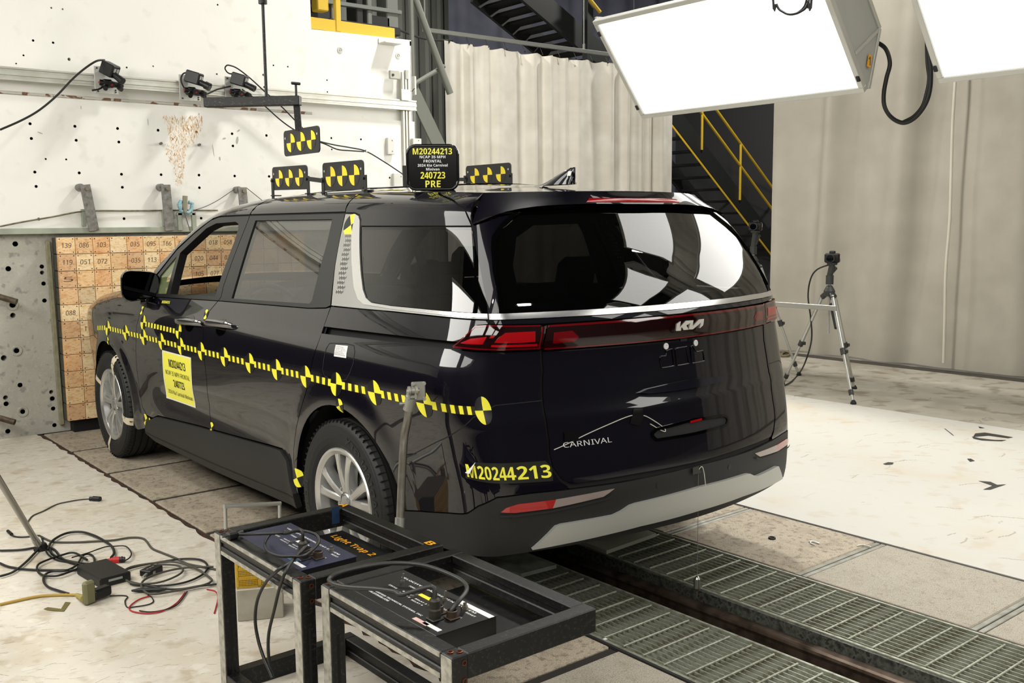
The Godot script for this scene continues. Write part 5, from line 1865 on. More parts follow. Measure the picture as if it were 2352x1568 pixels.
	# keep the pole on the arm
	pole_pt = e0 + (e1 - e0) * clampf((pole_pt - e0).dot(e1 - e0) / (e1 - e0).length_squared(), 0, 1)
	obj("arm", MB.new().bar(e0, e1, .045, .045, .003), blk2, t)
	obj("pole", MB.new().tube([pole_pt, pole_pt + Vector3(0, .46, 0)], .008, 8).tube([pole_pt + Vector3(0, .46, 0), Vector3(pole_pt.x, 7.9, pole_pt.z)], .021, 10), blk2, t)
	obj("pole_lever", MB.new().tube([pole_pt + Vector3(.02, .60, 0), pole_pt + Vector3(.05, .61, 0)], .006, 6).tube([pole_pt + Vector3(.04, .57, .01), pole_pt + Vector3(.065, .66, .01)], .007, 6), blk2, t)
	var ex := (e1 - e0).normalized()
	obj("drop_bar", MB.new().bar(e1 - ex * .02, on_x(686, 300, -.70), .032, .012, .002), blk2, t)
	obj("wing_screw", MB.new().cyl(e1 - ex * .02 + Vector3(0, .02, 0), e1 - ex * .02 + Vector3(0, .075, 0), .006, 8).box(e1 - ex * .02 + Vector3(0, .082, 0), Vector3(.05, .014, .012), .004), blk2, t)
	target_board(t, [650, 302, 732, 287, 734, 350, 654, 359], -.70, "", true)


func target_board(parent: Node3D, px: Array, x: float, _label: String, _tilt := false) -> void:
	# a black plate in the plane x = const with three quartered targets
	var c := []
	for k in 4:
		c.append(on_x(px[2 * k], px[2 * k + 1], x))
	var bl := mat("board_black", Color(.085, .085, .08), .5)
	var mid: Vector3 = (c[0] + c[1] + c[2] + c[3]) / 4.0
	var r = (c[1] - c[0] + c[2] - c[3]) / 2.0
	var d = (c[3] - c[0] + c[2] - c[1]) / 2.0
	var W = r.length()
	var H = d.length()
	var ex = r.normalized()
	var ey = (-(d - ex * d.dot(ex))).normalized()
	var ez = ex.cross(ey)
	if ez.x > 0:
		ez = -ez
	var xf := Transform3D(Basis(ex, ey, ez), mid)
	var plate := MB.new()
	var pts := PackedVector2Array()
	for q in [[1, 1, 0], [-1, 1, 1], [-1, -1, 2], [1, -1, 3]]:
		for k in 5:
			var a: float = q[2] * PI / 2 + k * PI / 8
			pts.append(Vector2(q[0] * (W / 2 - .02), q[1] * (H / 2 - .02)) + Vector2(cos(a), sin(a)) * .02)
	plate.prism(pts, .006, xf)
	var pl := obj("target_plate", plate, bl, parent)
	for k in 3:
		var ctr = mid + ex * (W * (-.29 + .29 * k)) + ez * .001
		var mb := MB.new()
		var rad := minf(H * .36, W * .145)
		for q in 4:
			mb.paint(Color(.93, .83, .16) if q % 2 == 0 else Color(.05, .048, .045))
			for i in 6:
				var a := PI / 2 * q + PI / 12 * i
				var b := a + PI / 12
				var A = ctr + (ex * cos(a) + ey * sin(a)) * rad
				var Bp = ctr + (ex * cos(b) + ey * sin(b)) * rad
				mb.tri_n(ctr, A, Bp, ez, ez, ez)
		obj("target_spot", mb, vc("sticker", .35), pl)
	for sx in [-1.0, 1.0]:
		obj("plate_screw", MB.new().disc(mid + ex * (sx * W * .45) + ey * H * .2 + ez * .0015, ez, .006, 10), mat("screw_pale", Color(.75, .75, .72), .4, .4), pl)


func curtain(called: String, label: String, a: Vector3, b: Vector3, top: float, bottom: float, out: Vector3, folds: float, amp: float, m: Material, sd: int, lean := 0.0, parts := []) -> Node3D:
	var t := thing(called, label, "curtain", Vector3((a.x + b.x) / 2, 0, (a.z + b.z) / 2))
	var L := a.distance_to(b)
	var d := (b - a).normalized()
	var n := int(L / .035)
	var f := FastNoiseLite.new()
	f.seed = sd
	f.frequency = .55
	f.fractal_octaves = 2
	var g := []
	for j in 29:
		var v := j / 28.0
		var y := lerpf(top, bottom, v)
		var row := []
		for i in n + 1:
			var u := i * L / n
			var warp := u + .25 * f.get_noise_2d(u * 1.3, 3.0) + lean * v * v * sin(u * 1.1)
			var w := sin(warp / folds * TAU) * .55 + sin(warp / folds * TAU * 1.73 + 1.1) * .30 + f.get_noise_2d(u * 2.2 + v * .35, 9.0) * .9
			var k := amp * (1.0 - .35 * v) + .02 * v * f.get_noise_2d(u * 1.5, v * 4.0)
			var sag := 0.0
			if j == 0:
				sag = -.028 * pow(absf(sin(u / .30 * PI)), .8)
			row.append(a + d * u + Vector3.UP * (y - a.y + sag) + out * w * k)
		g.append(row)
	obj("cloth", MB.new().grid(g, out), m, t)
	if parts.has("hem"):
		var hg := []
		for j in [26, 27, 28]:
			var row := []
			for p in g[j]:
				row.append(p + out * .004)
			hg.append(row)
		obj("hem", MB.new().grid(hg, out), m, t)
	return t


func build_hall() -> void:
	var shell := mat("hall_wall", Color(.56, .57, .54), .8)
	var dark := mat("hall_dark", Color(.20, .20, .205), .85)
	struct("ceiling", MB.new().box(Vector3(2.0, 8.1, -1.5), Vector3(22.6, .3, 23.6)), dark)
	struct("wall_left", MB.new().box(Vector3(-9.15, 4.0, -1.5), Vector3(.3, 8.4, 23.6)), mat("hall_black", Color(.13, .13, .135), .85))
	struct("wall_right", MB.new().box(Vector3(13.15, 4.0, -1.5), Vector3(.3, 8.4, 23.6)), dark)
	struct("wall_rear", MB.new().box(Vector3(2.0, 4.0, 10.15), Vector3(22.6, 8.4, .3)), dark)
	# far wall: ribbed sheet
	var far := frame_node("wall_back")
	obj("wall_body", MB.new().box(Vector3(2.0, 4.0, -12.9), Vector3(22.6, 8.4, .3)), shell, far)
	var rib := MB.new()
	for k in 36:
		var x := 3.0 + k * .28
		rib.prism(pv([x, -12.75, x + .05, -12.71, x + .10, -12.71, x + .15, -12.75]), 8.0, Transform3D(Basis(Vector3.RIGHT, Vector3(0, 0, 1), Vector3.UP), Vector3(0, 8.0, 0)))
	var ro := obj("sheet_rib", rib, shell, far)
	ro.set_meta("kind", "stuff")
	var blue := tri_mat("blue_sheet", Color.WHITE, .75, 0, noise_tex(.01, [[0.0, Color(.30, .305, .37)], [1.0, Color(.40, .405, .46)]], 256, 4), .4)
	curtain("dark_drape", "dark blue-grey drape hanging behind the steel stairs", Vector3(7.2, 0, -11.6), Vector3(13.0, 0, -11.6), 6.8, .05, Vector3(0, 0, 1), .8, .06, blue, 77)
	curtain("dark_drape", "added unseen dark drape that darkens the reflections in the minivan side", Vector3(-9.0, 0, -8.4), Vector3(-1.6, 0, -8.4), 6.8, .05, Vector3(0, 0, 1), .8, .06, tri_mat("added_black_sheet", Color(.12, .12, .125), .85, 0, noise_tex(.01, [[0.0, Color(.8, .8, .8)], [1.0, Color.WHITE]], 256, 3), .5), 78)  # added out of view so that the van side reflects something dark
	# pipe column and braces beyond the white wall
	var gp := mat("brace_grey", Color(.50, .51, .48), .5, .1)
	var c0 := on_z(944, 0, -7.0)
	tag(obj("pipe_column", MB.new().cyl(Vector3(c0.x, 0, -7.0), Vector3(c0.x, 7.9, -7.0), .028, 14), gp), "slim grey upright pipe behind the end of the white wall", "pipe")
	tag(obj("brace_pipe", MB.new().tube([on_z(940, -40, -7.0), on_z(1034, 215, -7.0)], .040, 12), gp), "grey diagonal brace pipe slanting down towards the near curtain", "brace")
	tag(obj("brace_pipe", MB.new().tube([on_z(950, 194, -7.05), on_z(1020, 152, -7.05)], .026, 12), gp), "short grey strut joining the brace pipe to the pipe column", "brace")
	tag(obj("brace_plate", MB.new().bar(on_z(930, 170, -7.1), on_z(1020, 360, -7.1), .03, .17, .004), gp), "broad grey steel brace plate slanting behind the end of the wall", "brace")
	tag(obj("wall_conduit", MB.new().tube(smooth_line([on_z(900, 62, -8.0), on_z(960, 85, -8.0), on_z(1000, 92, -8.0), on_z(1040, 92, -8.0)], 5), .014, 8), mat("conduit_dark", Color(.22, .22, .21), .6)), "dark conduit crossing behind the brace pipes", "conduit")
	# platform on top of the wall
	var yel := mat("safety_yellow", Color(.80, .66, .16), .55)
	var pf := thing("platform_rail", "yellow kickplate and post of a platform on top of the white wall", "railing", on_z(800, 62, -5.45))
	var ka := on_z(711, 52, -5.45)
	var kb := on_z(906, 70, -5.45)
	obj("kickplate", MB.new().bar(ka, Vector3(kb.x, ka.y, kb.z), .012, .10, .002), yel, pf)
	obj("post", MB.new().box(on_z(774, 20, -5.46) + Vector3(0, .1, 0), Vector3(.05, .60, .05), .004), yel, pf)
	var pm := thing("platform_machine", "grey machine frame with dark panels standing on the platform", "machine", on_z(830, 50, -6.2))
	var steel := mat("machine_grey", Color(.44, .45, .43), .45, .3)
	var dk := mat("machine_dark", Color(.12, .12, .12), .5, .2)
	var by := on_z(830, 60, -6.2).y
	for q in [[716, .30, .5, dk], [760, .10, 1.0, steel], [815, .08, 1.1, dk], [838, .06, 1.1, steel], [890, .14, 1.1, steel], [862, .22, .2, dk]]:
		var p := on_z(q[0], 40, -6.2)
		obj("machine_panel", MB.new().box(Vector3(p.x, by + q[2] / 2 - .1, -6.2), Vector3(q[1], q[2], .2), .01), q[3], pm)
	obj("machine_base", MB.new().box(Vector3(on_z(810, 40, -6.2).x, by - .06, -6.15), Vector3(.80, .08, .4), .01), dk, pm)
	obj("machine_bar", MB.new().box(Vector3(on_z(810, 30, -6.2).x, by + .16, -6.1), Vector3(1.0, .04, .05), .005), steel, pm)
	obj("machine_guard", MB.new().box(on_z(735, 12, -6.0), Vector3(.12, .12, .12), .01), yel, pm)
	# stairs: two flights seen between the curtains
	var st := mat("stair_steel", Color(.150, .155, .150), .5, .2)
	var s1 := thing("stair_flight", "dark steel stair flight with yellow rails between the two curtains", "stairs", on_z(1700, 600, -9.2))
	var a := on_z(1545, 262, -9.0)
	var b := on_z(1760, 545, -9.0)
	var dirv := (b - a).normalized()
	a -= dirv * 1.0
	b += dirv * 2.2
	for z in [-9.0, -10.0]:
		obj("stringer", MB.new().bar(Vector3(a.x, a.y, z), Vector3(b.x, b.y, z), .06, .30, .004), st, s1)
	var n := 19
	for k in n:
		var p := a.lerp(b, (k + .5) / n)
		obj("tread", MB.new().box(Vector3(p.x - .05, p.y - .02, -9.5), Vector3(.26, .04, .94), .004), st, s1)
	for off in [[.62, -8.96], [1.02, -8.96], [1.02, -10.04]]:
		obj("handrail", MB.new().tube([Vector3(a.x, a.y + off[0], off[1]), Vector3(b.x, b.y + off[0], off[1])], .024, 8), yel, s1)
	for k in 5:
		var p := a.lerp(b, .08 + k * .21)
		obj("rail_post", MB.new().tube([Vector3(p.x, p.y, -8.96), Vector3(p.x, p.y + 1.02, -8.96)], .024, 8), yel, s1)
	obj("stair_nosing", MB.new().bar(Vector3(a.x - .12, a.y - .16, -8.95), Vector3(b.x - .12, b.y - .16, -8.95), .01, .035), yel, s1)
	var s2 := thing("stair_flight", "dark steel stair flight high up behind the pale curtain rail", "stairs", on_z(1300, 60, -8.6))
	var a2 := on_z(1180, -45, -8.5)
	var b2 := on_z(1395, 140, -8.5)
	for z in [-8.5, -9.4]:
		obj("stringer", MB.new().bar(Vector3(a2.x, a2.y, z), Vector3(b2.x, b2.y, z), .06, .34, .004), st, s2)
	for k in 9:
		var p := a2.lerp(b2, (k + .5) / 9.0)
		obj("tread", MB.new().box(Vector3(p.x, p.y - .02, -8.95), Vector3(.26, .04, .84), .004), st, s2)
	tag(obj("stair_post", MB.new().box(Vector3(on_z(1350, 60, -8.3).x, 4.0, -8.3), Vector3(.12, 8.0, .12), .005), st), "dark steel post behind the curtain rail hanger", "post")
	tag(obj("yellow_rail", MB.new().tube([on_z(1352, -5, -8.2), on_z(1378, 28, -8.2)], .028, 8), yel), "short yellow rail beside the light panel corner", "rail")
	# curtains
	var cream := tri_mat("curtain_cream", Color(.93, .915, .875), .85, 0, noise_tex(.01, [[0.0, Color(.90, .89, .87)], [1.0, Color.WHITE]], 256, 4), .8)
	var grey := tri_mat("curtain_grey", Color(.68, .66, .61), .85, 0, noise_tex(.008, [[0.0, Color(.93, .925, .92)], [1.0, Color.WHITE]], 512, 5), .5)
	var za := -7.5
	var ra := on_z(972, 68, za)
	var rb := on_z(1400, 124, za)
	var rail := thing("curtain_rail", "galvanised curtain rail hung on rods above the pale curtain", "curtain rail", Vector3(ra.x, ra.y, za))
	var galv := mat("galvanised", Color(.62, .63, .61), .4, .6)
	obj("track", MB.new().bar(ra, Vector3(8.9, rb.y, za), .045, .05, .004), galv, rail)
	for q in [976, 1341]:
		var p := on_z(q, 70 if q < 1000 else 112, za)
		obj("hanger_rod", MB.new().cyl(Vector3(p.x, ra.y, za), Vector3(p.x, 7.9, za), .009, 8), galv, rail)
		obj("hanger_clip", MB.new().box(Vector3(p.x, ra.y + .06, za), Vector3(.03, .09, .03), .004), galv, rail)
	var ca := on_z(1021, 90, za)
	curtain("pale_curtain", "pale canvas curtain hanging from the galvanised rail behind the minivan", Vector3(ca.x, 0, za), Vector3(8.30, 0, za), ra.y - .09, .08, Vector3(-.2, 0, 1).normalized(), .33, .10, cream, 5)
	for k in 14:
		var x := ca.x + .03 + k * .30
		tag(obj("curtain_hook", MB.new().cyl(Vector3(x, ra.y - .115, za + .05), Vector3(x, ra.y - .115, za + .062), .010, 8).tube([Vector3(x, ra.y - .11, za + .055), Vector3(x, ra.y - .02, za)], .003, 5), mat("hook_dark", Color(.2, .19, .17), .5, .5)), "small curtain hook between the galvanised rail and the pale curtain", "hook", "hooks of the pale curtain")
	var gc := curtain("grey_curtain", "tall grey canvas curtain hanging behind the tripods with a white rope sewn along it", Vector3(6.74, 0, -4.55), Vector3(6.74, 0, 5.0), 6.6, .03, Vector3(-1, 0, 0), .80, .125, grey, 21, .35, ["hem"])
	var rope := []
	for k in 13:
		var y := lerpf(5.8, .10, k / 12.0)
		rope.append(Vector3(6.58 + .01 * sin(k * 1.7), y, -2.33 + .006 * sin(k * 2.3)))
	obj("sewn_rope", MB.new().tube(smooth_line(rope, 4), .016, 6), mat("rope_white", Color(.80, .78, .72), .8), gc)
	curtain("side_curtain", "grey canvas curtain along the other side of the hall facing the minivan", Vector3(-7.6, 0, 9.5), Vector3(-7.6, 0, -5.3), 2.4, .04, Vector3(1, 0, 0), .9, .08, tri_mat("curtain_dark", Color(.24, .235, .22), .85, 0, noise_tex(.01, [[0.0, Color(.85, .84, .82)], [1.0, Color.WHITE]], 256, 3), .8), 41)
	tag(obj("curtain_gap_shade", MB.new().box(Vector3(6.64, .004, 0.2), Vector3(.16, .008, 9.5), .002), mat("gap_shade_dark", Color(.24, .22, .19), .8)), "dark floor strip painted as the shade under the grey curtain", "strip")  # dark colour stands for the shade in the gap below the cloth
	# cables hanging from the panels
	var rub := mat("cable_black")
	var loop := func(label: String, pts: Array, x: float, r: float) -> void:
		var l := []
		for p in pts:
			l.append(on_x(p[0], p[1], x))
		tag(obj("panel_cable", MB.new().tube(smooth_line(l, 6), r, 8), rub), label, "cable")
	loop.call("thick black cable hanging in a deep loop between the two light panels", [[2012, 96], [2034, 112], [2044, 145], [2036, 180], [2030, 215], [2032, 245], [2048, 270], [2075, 282], [2102, 270], [2125, 240], [2136, 205], [2138, 160], [2133, 120], [2130, 60]], 4.72, .018)
	loop.call("second black cable beside the deep loop between the panels", [[2075, 280], [2098, 268], [2118, 245], [2128, 215], [2134, 180], [2130, 140], [2128, 60]], 4.74, .016)
	loop.call("dark cable loop hanging before the lit face of the light panel", [[1760, -900], [1774, -60], [1784, 10], [1800, 28], [1818, 33], [1840, 26], [1855, 8], [1866, -60], [1880, -900]], 3.72, .010)
	loop.call("thin cable dangling with the loop before the lit panel face", [[1826, 32], [1843, 20], [1852, 0], [1860, -60], [1874, -900]], 3.73, .007)


# ---------------------------------------------------------------- things on and about the car
func build_on_car() -> void:
	var blk := mat("board_black")
	var sets := [[[623, 384, 703, 379, 707, 434, 628, 437], -.60, "black target board with three yellow targets on the roof above the front door"], [[738, 375, 831, 367, 838, 434, 744, 438], -.60, "black target board with three yellow targets on the roof above the sliding door"], [[1070, 382, 1174, 372, 1172, 424, 1070, 428], .60, "black target board on the far side of the roof behind the placard"]]
	for k in 3:
		var s: Array = sets[k]
		var p0 := on_x(s[0][6], s[0][7], s[1])
		var p1 := on_x(s[0][4], s[0][5], s[1])
		var y0 := sheet((p0.z + .40) if p0.z > -.9 else p0.z, clampf(s[1] / .66, -.95, .95)).y
		var t := thing("roof_target_board", s[2], "target board", Vector3(s[1], y0, (p0.z + p1.z) / 2), "target boards on the minivan roof")
		target_board(t, s[0], s[1], "")
		for p in [p0, p1]:
			var foot := Vector3(s[1], 1.69, p.z)
			var dz := .03 if p == p0 else -.03
			obj("leg", MB.new().box(Vector3(s[1], (p.y + 1.695) / 2 + .02, p.z - dz * .2), Vector3(.006, maxf(.03, p.y - 1.695 + .09), .026), .001), blk, t)
			obj("foot", MB.new().box(Vector3(s[1] + .015, 1.708, p.z), Vector3(.05, .006, .03), .001), blk, t)
			obj("wing_nut", MB.new().cyl(Vector3(s[1] - .012, p.y + .05, p.z), Vector3(s[1] + .004, p.y + .05, p.z), .007, 8), mat("bolt_dark"), t)
		if k == 1:
			obj("base_strip", MB.new().box(Vector3(s[1] + .03, 1.706, (p0.z + p1.z) / 2), Vector3(.05, .006, .35), .001), mat("plate_alu"), t)
	var q0 := on_x(705, 411, -.603)
	var q1 := on_x(742, 415, -.603)
	tag(obj("link_bar", MB.new().bar(q0 + Vector3(0, 0, .02), q1, .008, .022, .001), blk), "black bar linking the two target boards over the near roof edge", "bar")
	var q2 := on_x(1043, 412, .597)
	var q3 := on_x(1072, 412, .597)
	tag(obj("link_bar", MB.new().bar(q2, q3, .008, .022, .001), blk), "black bar running from the placard to the far target board", "bar")
	# roof tape
	var mb := MB.new()
	for k in 34:
		var z := -2.75 + k * .05
		mb.paint(Color(.93, .90, .22) if k % 2 == 0 else Color(.05, .05, .04))
		mb.quad_n(sheet(z, -.90, .0015), sheet(z + .05, -.90, .0015), sheet(z + .05, -.855, .0015), sheet(z, -.855, .0015), Vector3.UP)
	var o := obj("roof_tape", mb, vc("sticker", .35), van)
	o.set_meta("label", "striped marking tape along the roof edge")
	# placard
	var c := on_x(994, 391, -.60) + Vector3(0, .012, 0)
	var pl := thing("test_placard", "black padded placard with the test number and PRE standing on the roof", "placard", Vector3(c.x, 1.70, c.z))
	var bot := on_x(994, 441, -.60)
	var top := on_x(994, 341, -.60)
	var w := .21
	var h := top.y - bot.y
	var B := Basis(Vector3.UP, -.62)
	var rr := .035
	var out := PackedVector2Array()
	for q in [[1, 1, 0], [-1, 1, 1], [-1, -1, 2], [1, -1, 3]]:
		for k in 6:
			var a: float = q[2] * PI / 2 + k * PI / 10
			out.append(Vector2(q[0] * (w / 2 - rr), q[1] * (h / 2 - rr)) + Vector2(cos(a), sin(a)) * rr)
	var film := mat("black_film", Color(.028, .028, .028), .16)
	obj("cover", MB.new().prism(out, .07, Transform3D(B, c)), film, pl)
	var rim := []
	for q in out:
		rim.append(c + B * Vector3(q.x, q.y, -.004))
	rim.append(rim[0])
	obj("cover_edge", MB.new().tube(rim, .007, 6), film, pl)
	for ln in [["M20244213", .165, .026, .074, Color(.95, .92, .28), true], ["NCAP 35 MPH", .108, .0115, .048, Color(.9, .9, .9), true], ["FRONTAL", .076, .0115, .029, Color(.9, .9, .9), true], ["2024 Kia Carnival", .126, .0115, .010, Color(.9, .9, .9), true], ["Minivan", .056, .0115, -.008, Color(.9, .9, .9), true], ["240723", .104, .028, -.036, Color(.95, .92, .28), true], ["PRE", .064, .028, -.076, Color(.95, .92, .28), true]]:
		var lm := MB.new().paint(ln[4])
		letters(lm, ln[0], func(p: Vector2) -> Vector3: return c + B * Vector3(p.x, p.y, .0012), Rect2(-ln[1] / 2, ln[3] * h / .20 - ln[2] / 2, ln[1], ln[2]), func(_p: Vector2) -> Vector3: return B.z, ln[5])
		obj("placard_lettering", lm, vc("print4", .4), pl)
	obj("bracket", MB.new().box(c + B * Vector3(-.118, -.035, -.03), Vector3(.02, .09, .012), .002, B), blk, pl)
	obj("stand", MB.new().box(Vector3(c.x, 1.716, c.z) + B * Vector3(0, .0, -.035), Vector3(.12, .02, .05), .004, B), blk, pl)
	# speed vane on the rear quarter
	var va := van_at(-.455, .905, 0.0)
	var vn := thing("speed_vane", "bent steel tube hanging from a bolted bracket on the rear quarter", "vane", va[0])
	var sts := tri_mat("tube_steel", Color(.66, .65, .62), .35, .8, noise_tex(.04, [[0.0, Color(.8, .78, .74)], [1.0, Color.WHITE]], 128, 3), 3.0)
	var cast := mat("cast_grey")
	var nx: Vector3 = va[1]
	var tx := Vector3.UP.cross(nx).normalized()
	var RB := Basis(Vector3.UP, -.42)
	var pc := on_x(961, 898, -1.035)
	obj("mounting_plate", MB.new().box(pc, Vector3(.052, .070, .008), .003, RB), mat("plate_zinc", Color(.66, .66, .63), .35, .6), vn)
	obj("mounting_tongue", MB.new().box(pc + RB * Vector3(.014, 0, -.024), Vector3(.03, .05, .042), .004, RB), mat("slot_black"), vn)
	for sx in [-1.0, 1.0]:
		for sy in [-1.0, 1.0]:
			var b := pc + RB * Vector3(sx * .020, sy * .028, .004)
			obj("plate_bolt", MB.new().cyl(b, b + RB.z * .003, .0075, 14).cyl(b + RB.z * .003, b + RB.z * .008, .0055, 6), mat("bolt_zinc"), vn)
	var ck := on_x(948, 897, -1.065)
	var cs2 := on_x(944, 913, -1.067)
	var cd := on_x(938, 941, -1.070)
	var fork := MB.new()
	for sg in [-1.0, 1.0]:
		var fo = RB.x * (.013 * sg)
		fork.box(ck.lerp(cs2, .55) + fo, Vector3(.009, .034, .032), .002, RB)
		fork.cyl(ck + fo - RB.x * .0045, ck + fo + RB.x * .0045, .0165, 18)
	fork.box(cs2 + Vector3(0, .004, 0), Vector3(.036, .012, .032), .003, RB)
	fork.cyl(cs2, cd, .0200, 20)
	obj("clevis", fork, cast, vn)
	obj("eye", MB.new().box(ck.lerp(pc, .4), Vector3(.012, .022, .03), .004, RB).cyl(ck - RB.x * .007, ck + RB.x * .007, .012, 16), cast, vn)
	obj("pivot_bolt", MB.new().cyl(ck + RB.x * .017, ck + RB.x * .024, .008, 6).cyl(ck - RB.x * .017, ck - RB.x * .022, .008, 6), mat("bolt_zinc"), vn)
	var sc := cs2.lerp(cd, .45)
	obj("set_screw", MB.new().cyl(sc - RB.x * .018, sc - RB.x * .034, .0045, 8).cyl(sc - RB.x * .028, sc - RB.x * .038, .0075, 6), mat("bolt_zinc"), vn)
	var tl := [cs2.lerp(cd, .6), on_x(936, 965, -1.075), on_x(929, 1000, -1.08), on_x(926, 1040, -1.09), on_x(923, 1100, -1.10), on_x(919, 1195, -1.12), on_x(917, 1240, -1.13)]
	obj("tube", MB.new().tube(smooth_line(tl, 4), .0150, 16), sts, vn)
	obj("collar", MB.new().cyl(on_x(919, 1188, -1.12), on_x(917, 1232, -1.13), .0185, 18), mat("bolt_zinc"), vn)
	# plumb bob
	var hang := van_at(.82, .565, .008)[0] as Vector3
	var tip := on_x(1597, 1371, 0.0)
	tip.z = hang.z
	var pb := thing("plumb_bob", "steel plumb bob on a thin cord tied to the rear bumper", "plumb bob", tip)
	obj("cord", MB.new().tube([hang, tip + Vector3(0, .09, 0)], .0011, 5), mat("cord_grey", Color(.42, .40, .38), .7), pb)
	var xf := Transform3D(Basis(), tip)
	obj("weight", MB.new().lathe([Vector2(0, 0), Vector2(.0015, .002), Vector2(.0065, .030), Vector2(.010, .034), Vector2(.0135, .042), Vector2(.0135, .080), Vector2(.009, .088), Vector2(.004, .092), Vector2(0, .094)], xf, 8), mat("bob_steel", Color(.62, .62, .60), .25, .9), pb)
	obj("knot", MB.new().tube(smooth_line([hang, hang + Vector3(.01, .012, .008), hang + Vector3(.022, -.01, .008), hang + Vector3(.034, -.055, .006), hang + Vector3(.036, -.075, .006)], 4), .0018, 5), mat("cord_white"), pb)
	obj("tape_patch", MB.new().box(hang + Vector3(-.012, .0, .001), Vector3(.05, .03, .0015), 0), mat("tape_black"), pb)
	# clear sheets laid on the gratings
	var glass := mat("acrylic", Color(.80, .82, .76, .45), .12, 0, {"transparency": BaseMaterial3D.TRANSPARENCY_ALPHA})
	var ps := [[[1110, 1262], [1195, 1262], [1278, 1296], [1197, 1317], [1100, 1290]], [[1330, 1240], [1455, 1205], [1507, 1224], [1393, 1264]]]
	for k in 2:
		var poly := PackedVector2Array()
		for p in ps[k]:
			var q := on_y(p[0], p[1], .022)
			poly.append(Vector2(q.x, q.z))
		if k == 1:
			var e := on_y(1330, 1240, .022)
			poly[0] = Vector2(e.x, e.z)
		var m := MB.new().prism(poly, .018, Transform3D(Basis(Vector3.RIGHT, Vector3(0, 0, 1), Vector3.UP), Vector3(0, .022, 0)))
		var mm := mat("plate_cream", Color(.70, .70, .63), .35) if k == 1 else tri_mat("sheet_smeared", Color(.72, .74, .70), .22, 0, noise_tex(.01, [[0.0, Color(.45, .45, .42)], [.5, Color(.80, .80, .76)], [1.0, Color.WHITE]], 256, 5), 1.5)
		tag(obj("drip_plate", m, mm), ["smeared clear sheet lying on the grating under the rear bumper", "cream plate lying across the far grating under the bumper"][k], "plate")


func stand_frame(t: Node3D, x0: float, x1: float, z0: float, z1: float, h: float) -> void:
	# a fork of slotted bars: upper and lower frames joined by two posts on one side
	var black := tri_mat("bar_black", Color.WHITE, .42, .3, noise_tex(.05, [[0.0, Color(.055, .055, .055)], [.70, Color(.075, .075, .072)], [.78, Color(.26, .26, .25)], [.82, Color(.07, .07, .07)], [1.0, Color(.09, .09, .09)]], 512, 5, FastNoiseLite.TYPE_SIMPLEX_SMOOTH, 14), 2.2)
	var bare := tri_mat("bar_bare", Color.WHITE, .45, .45, noise_tex(.04, [[0.0, Color(.52, .51, .47)], [.5, Color(.68, .67, .63)], [1.0, Color(.76, .75, .71)]], 256, 4, FastNoiseLite.TYPE_SIMPLEX_SMOOTH, 15), 3.0)
	var w := .046
	var groove := func(a: Vector3, b: Vector3, ww: float, hh: float) -> MB:
		# slotted extrusion: two ribs on each face with a dark slot between
		var m := MB.new()
		m.bar(a, b, ww, hh * .40, .003)
		var mm := MB.new()
		var up := Vector3(0, hh * .30, 0)
		mm.bar(a + up, b + up, ww, hh * .40, .003)
		mm.bar(a - up, b - up, ww, hh * .40, .003)
		mm.bar(a, b, ww * .72, hh * .5, 0)
		return mm
	var hr := .066
	for lv in [h - hr / 2, hr / 2]:
		var top: bool = lv > .2
		var kind := "upper_rail" if top else "lower_rail"
		for x in [x0 + w / 2, x1 - w / 2]:
			obj(kind, groove.call(Vector3(x, lv, z0 + w), Vector3(x, lv, z1 - w), w, hr), black, t)
		for z in [z0 + w / 2, z1 - w / 2]:
			if not top and z > z0 + w:
				obj(kind, MB.new().box(Vector3(x1 - w / 2, lv, z), Vector3(w, hr * .96, w), .003), black, t)
				continue
			obj(kind, MB.new().box(Vector3((x0 + w + x1) / 2, lv, z), Vector3(x1 - x0 - w, hr * .985, w), .003), black, t)
	for z in [z0 + w / 2, z1 - w / 2]:
		var p := MB.new().box(Vector3(x0 + w / 2, h / 2, z), Vector3(w, h, w), .003)
		obj("post", p, black, t)
		obj("post_face", MB.new().box(Vector3(x0 - .0008, h / 2 - .001, z), Vector3(.0025, h - .006, w - .005), 0), bare, t)
		obj("post_slot_shade", MB.new().box(Vector3(x0 + w / 2, h / 2 - .04, z + w / 2), Vector3(.008, h - .2, .0015), 0), mat("slot_black"), t)  # raised black strip, paints the shade inside a slot
		for k in 2:
			obj("rivet", MB.new().lathe([Vector2(.008, 0), Vector2(.008, .0025), Vector2(.005, .003), Vector2(.0045, -.002)], Transform3D(Basis(), Vector3(x0 + .016 + k * .018, h, z - .006 + k * .012)), 12), mat("copper", Color(.42, .22, .13), .4, .7), t)
			obj("rivet", MB.new().lathe([Vector2(.007, 0), Vector2(.007, .002), Vector2(.005, .002), Vector2(.0045, -.002)], Transform3D(Basis(Vector3.RIGHT, PI / 2), Vector3(x0 + .034, h - .02 - k * .045, z + w / 2)), 12), mat("copper"), t)
	obj("worn_edge", MB.new().box(Vector3(x0 - .0006, h - hr * .12, (z0 + z1) / 2), Vector3(.002, .012, z1 - z0 - .1), 0), bare, t)
	obj("worn_edge", MB.new().box(Vector3(x0 - .0006, h - hr * .90, (z0 + z1) / 2), Vector3(.002, .012, z1 - z0 - .1), 0), bare, t)


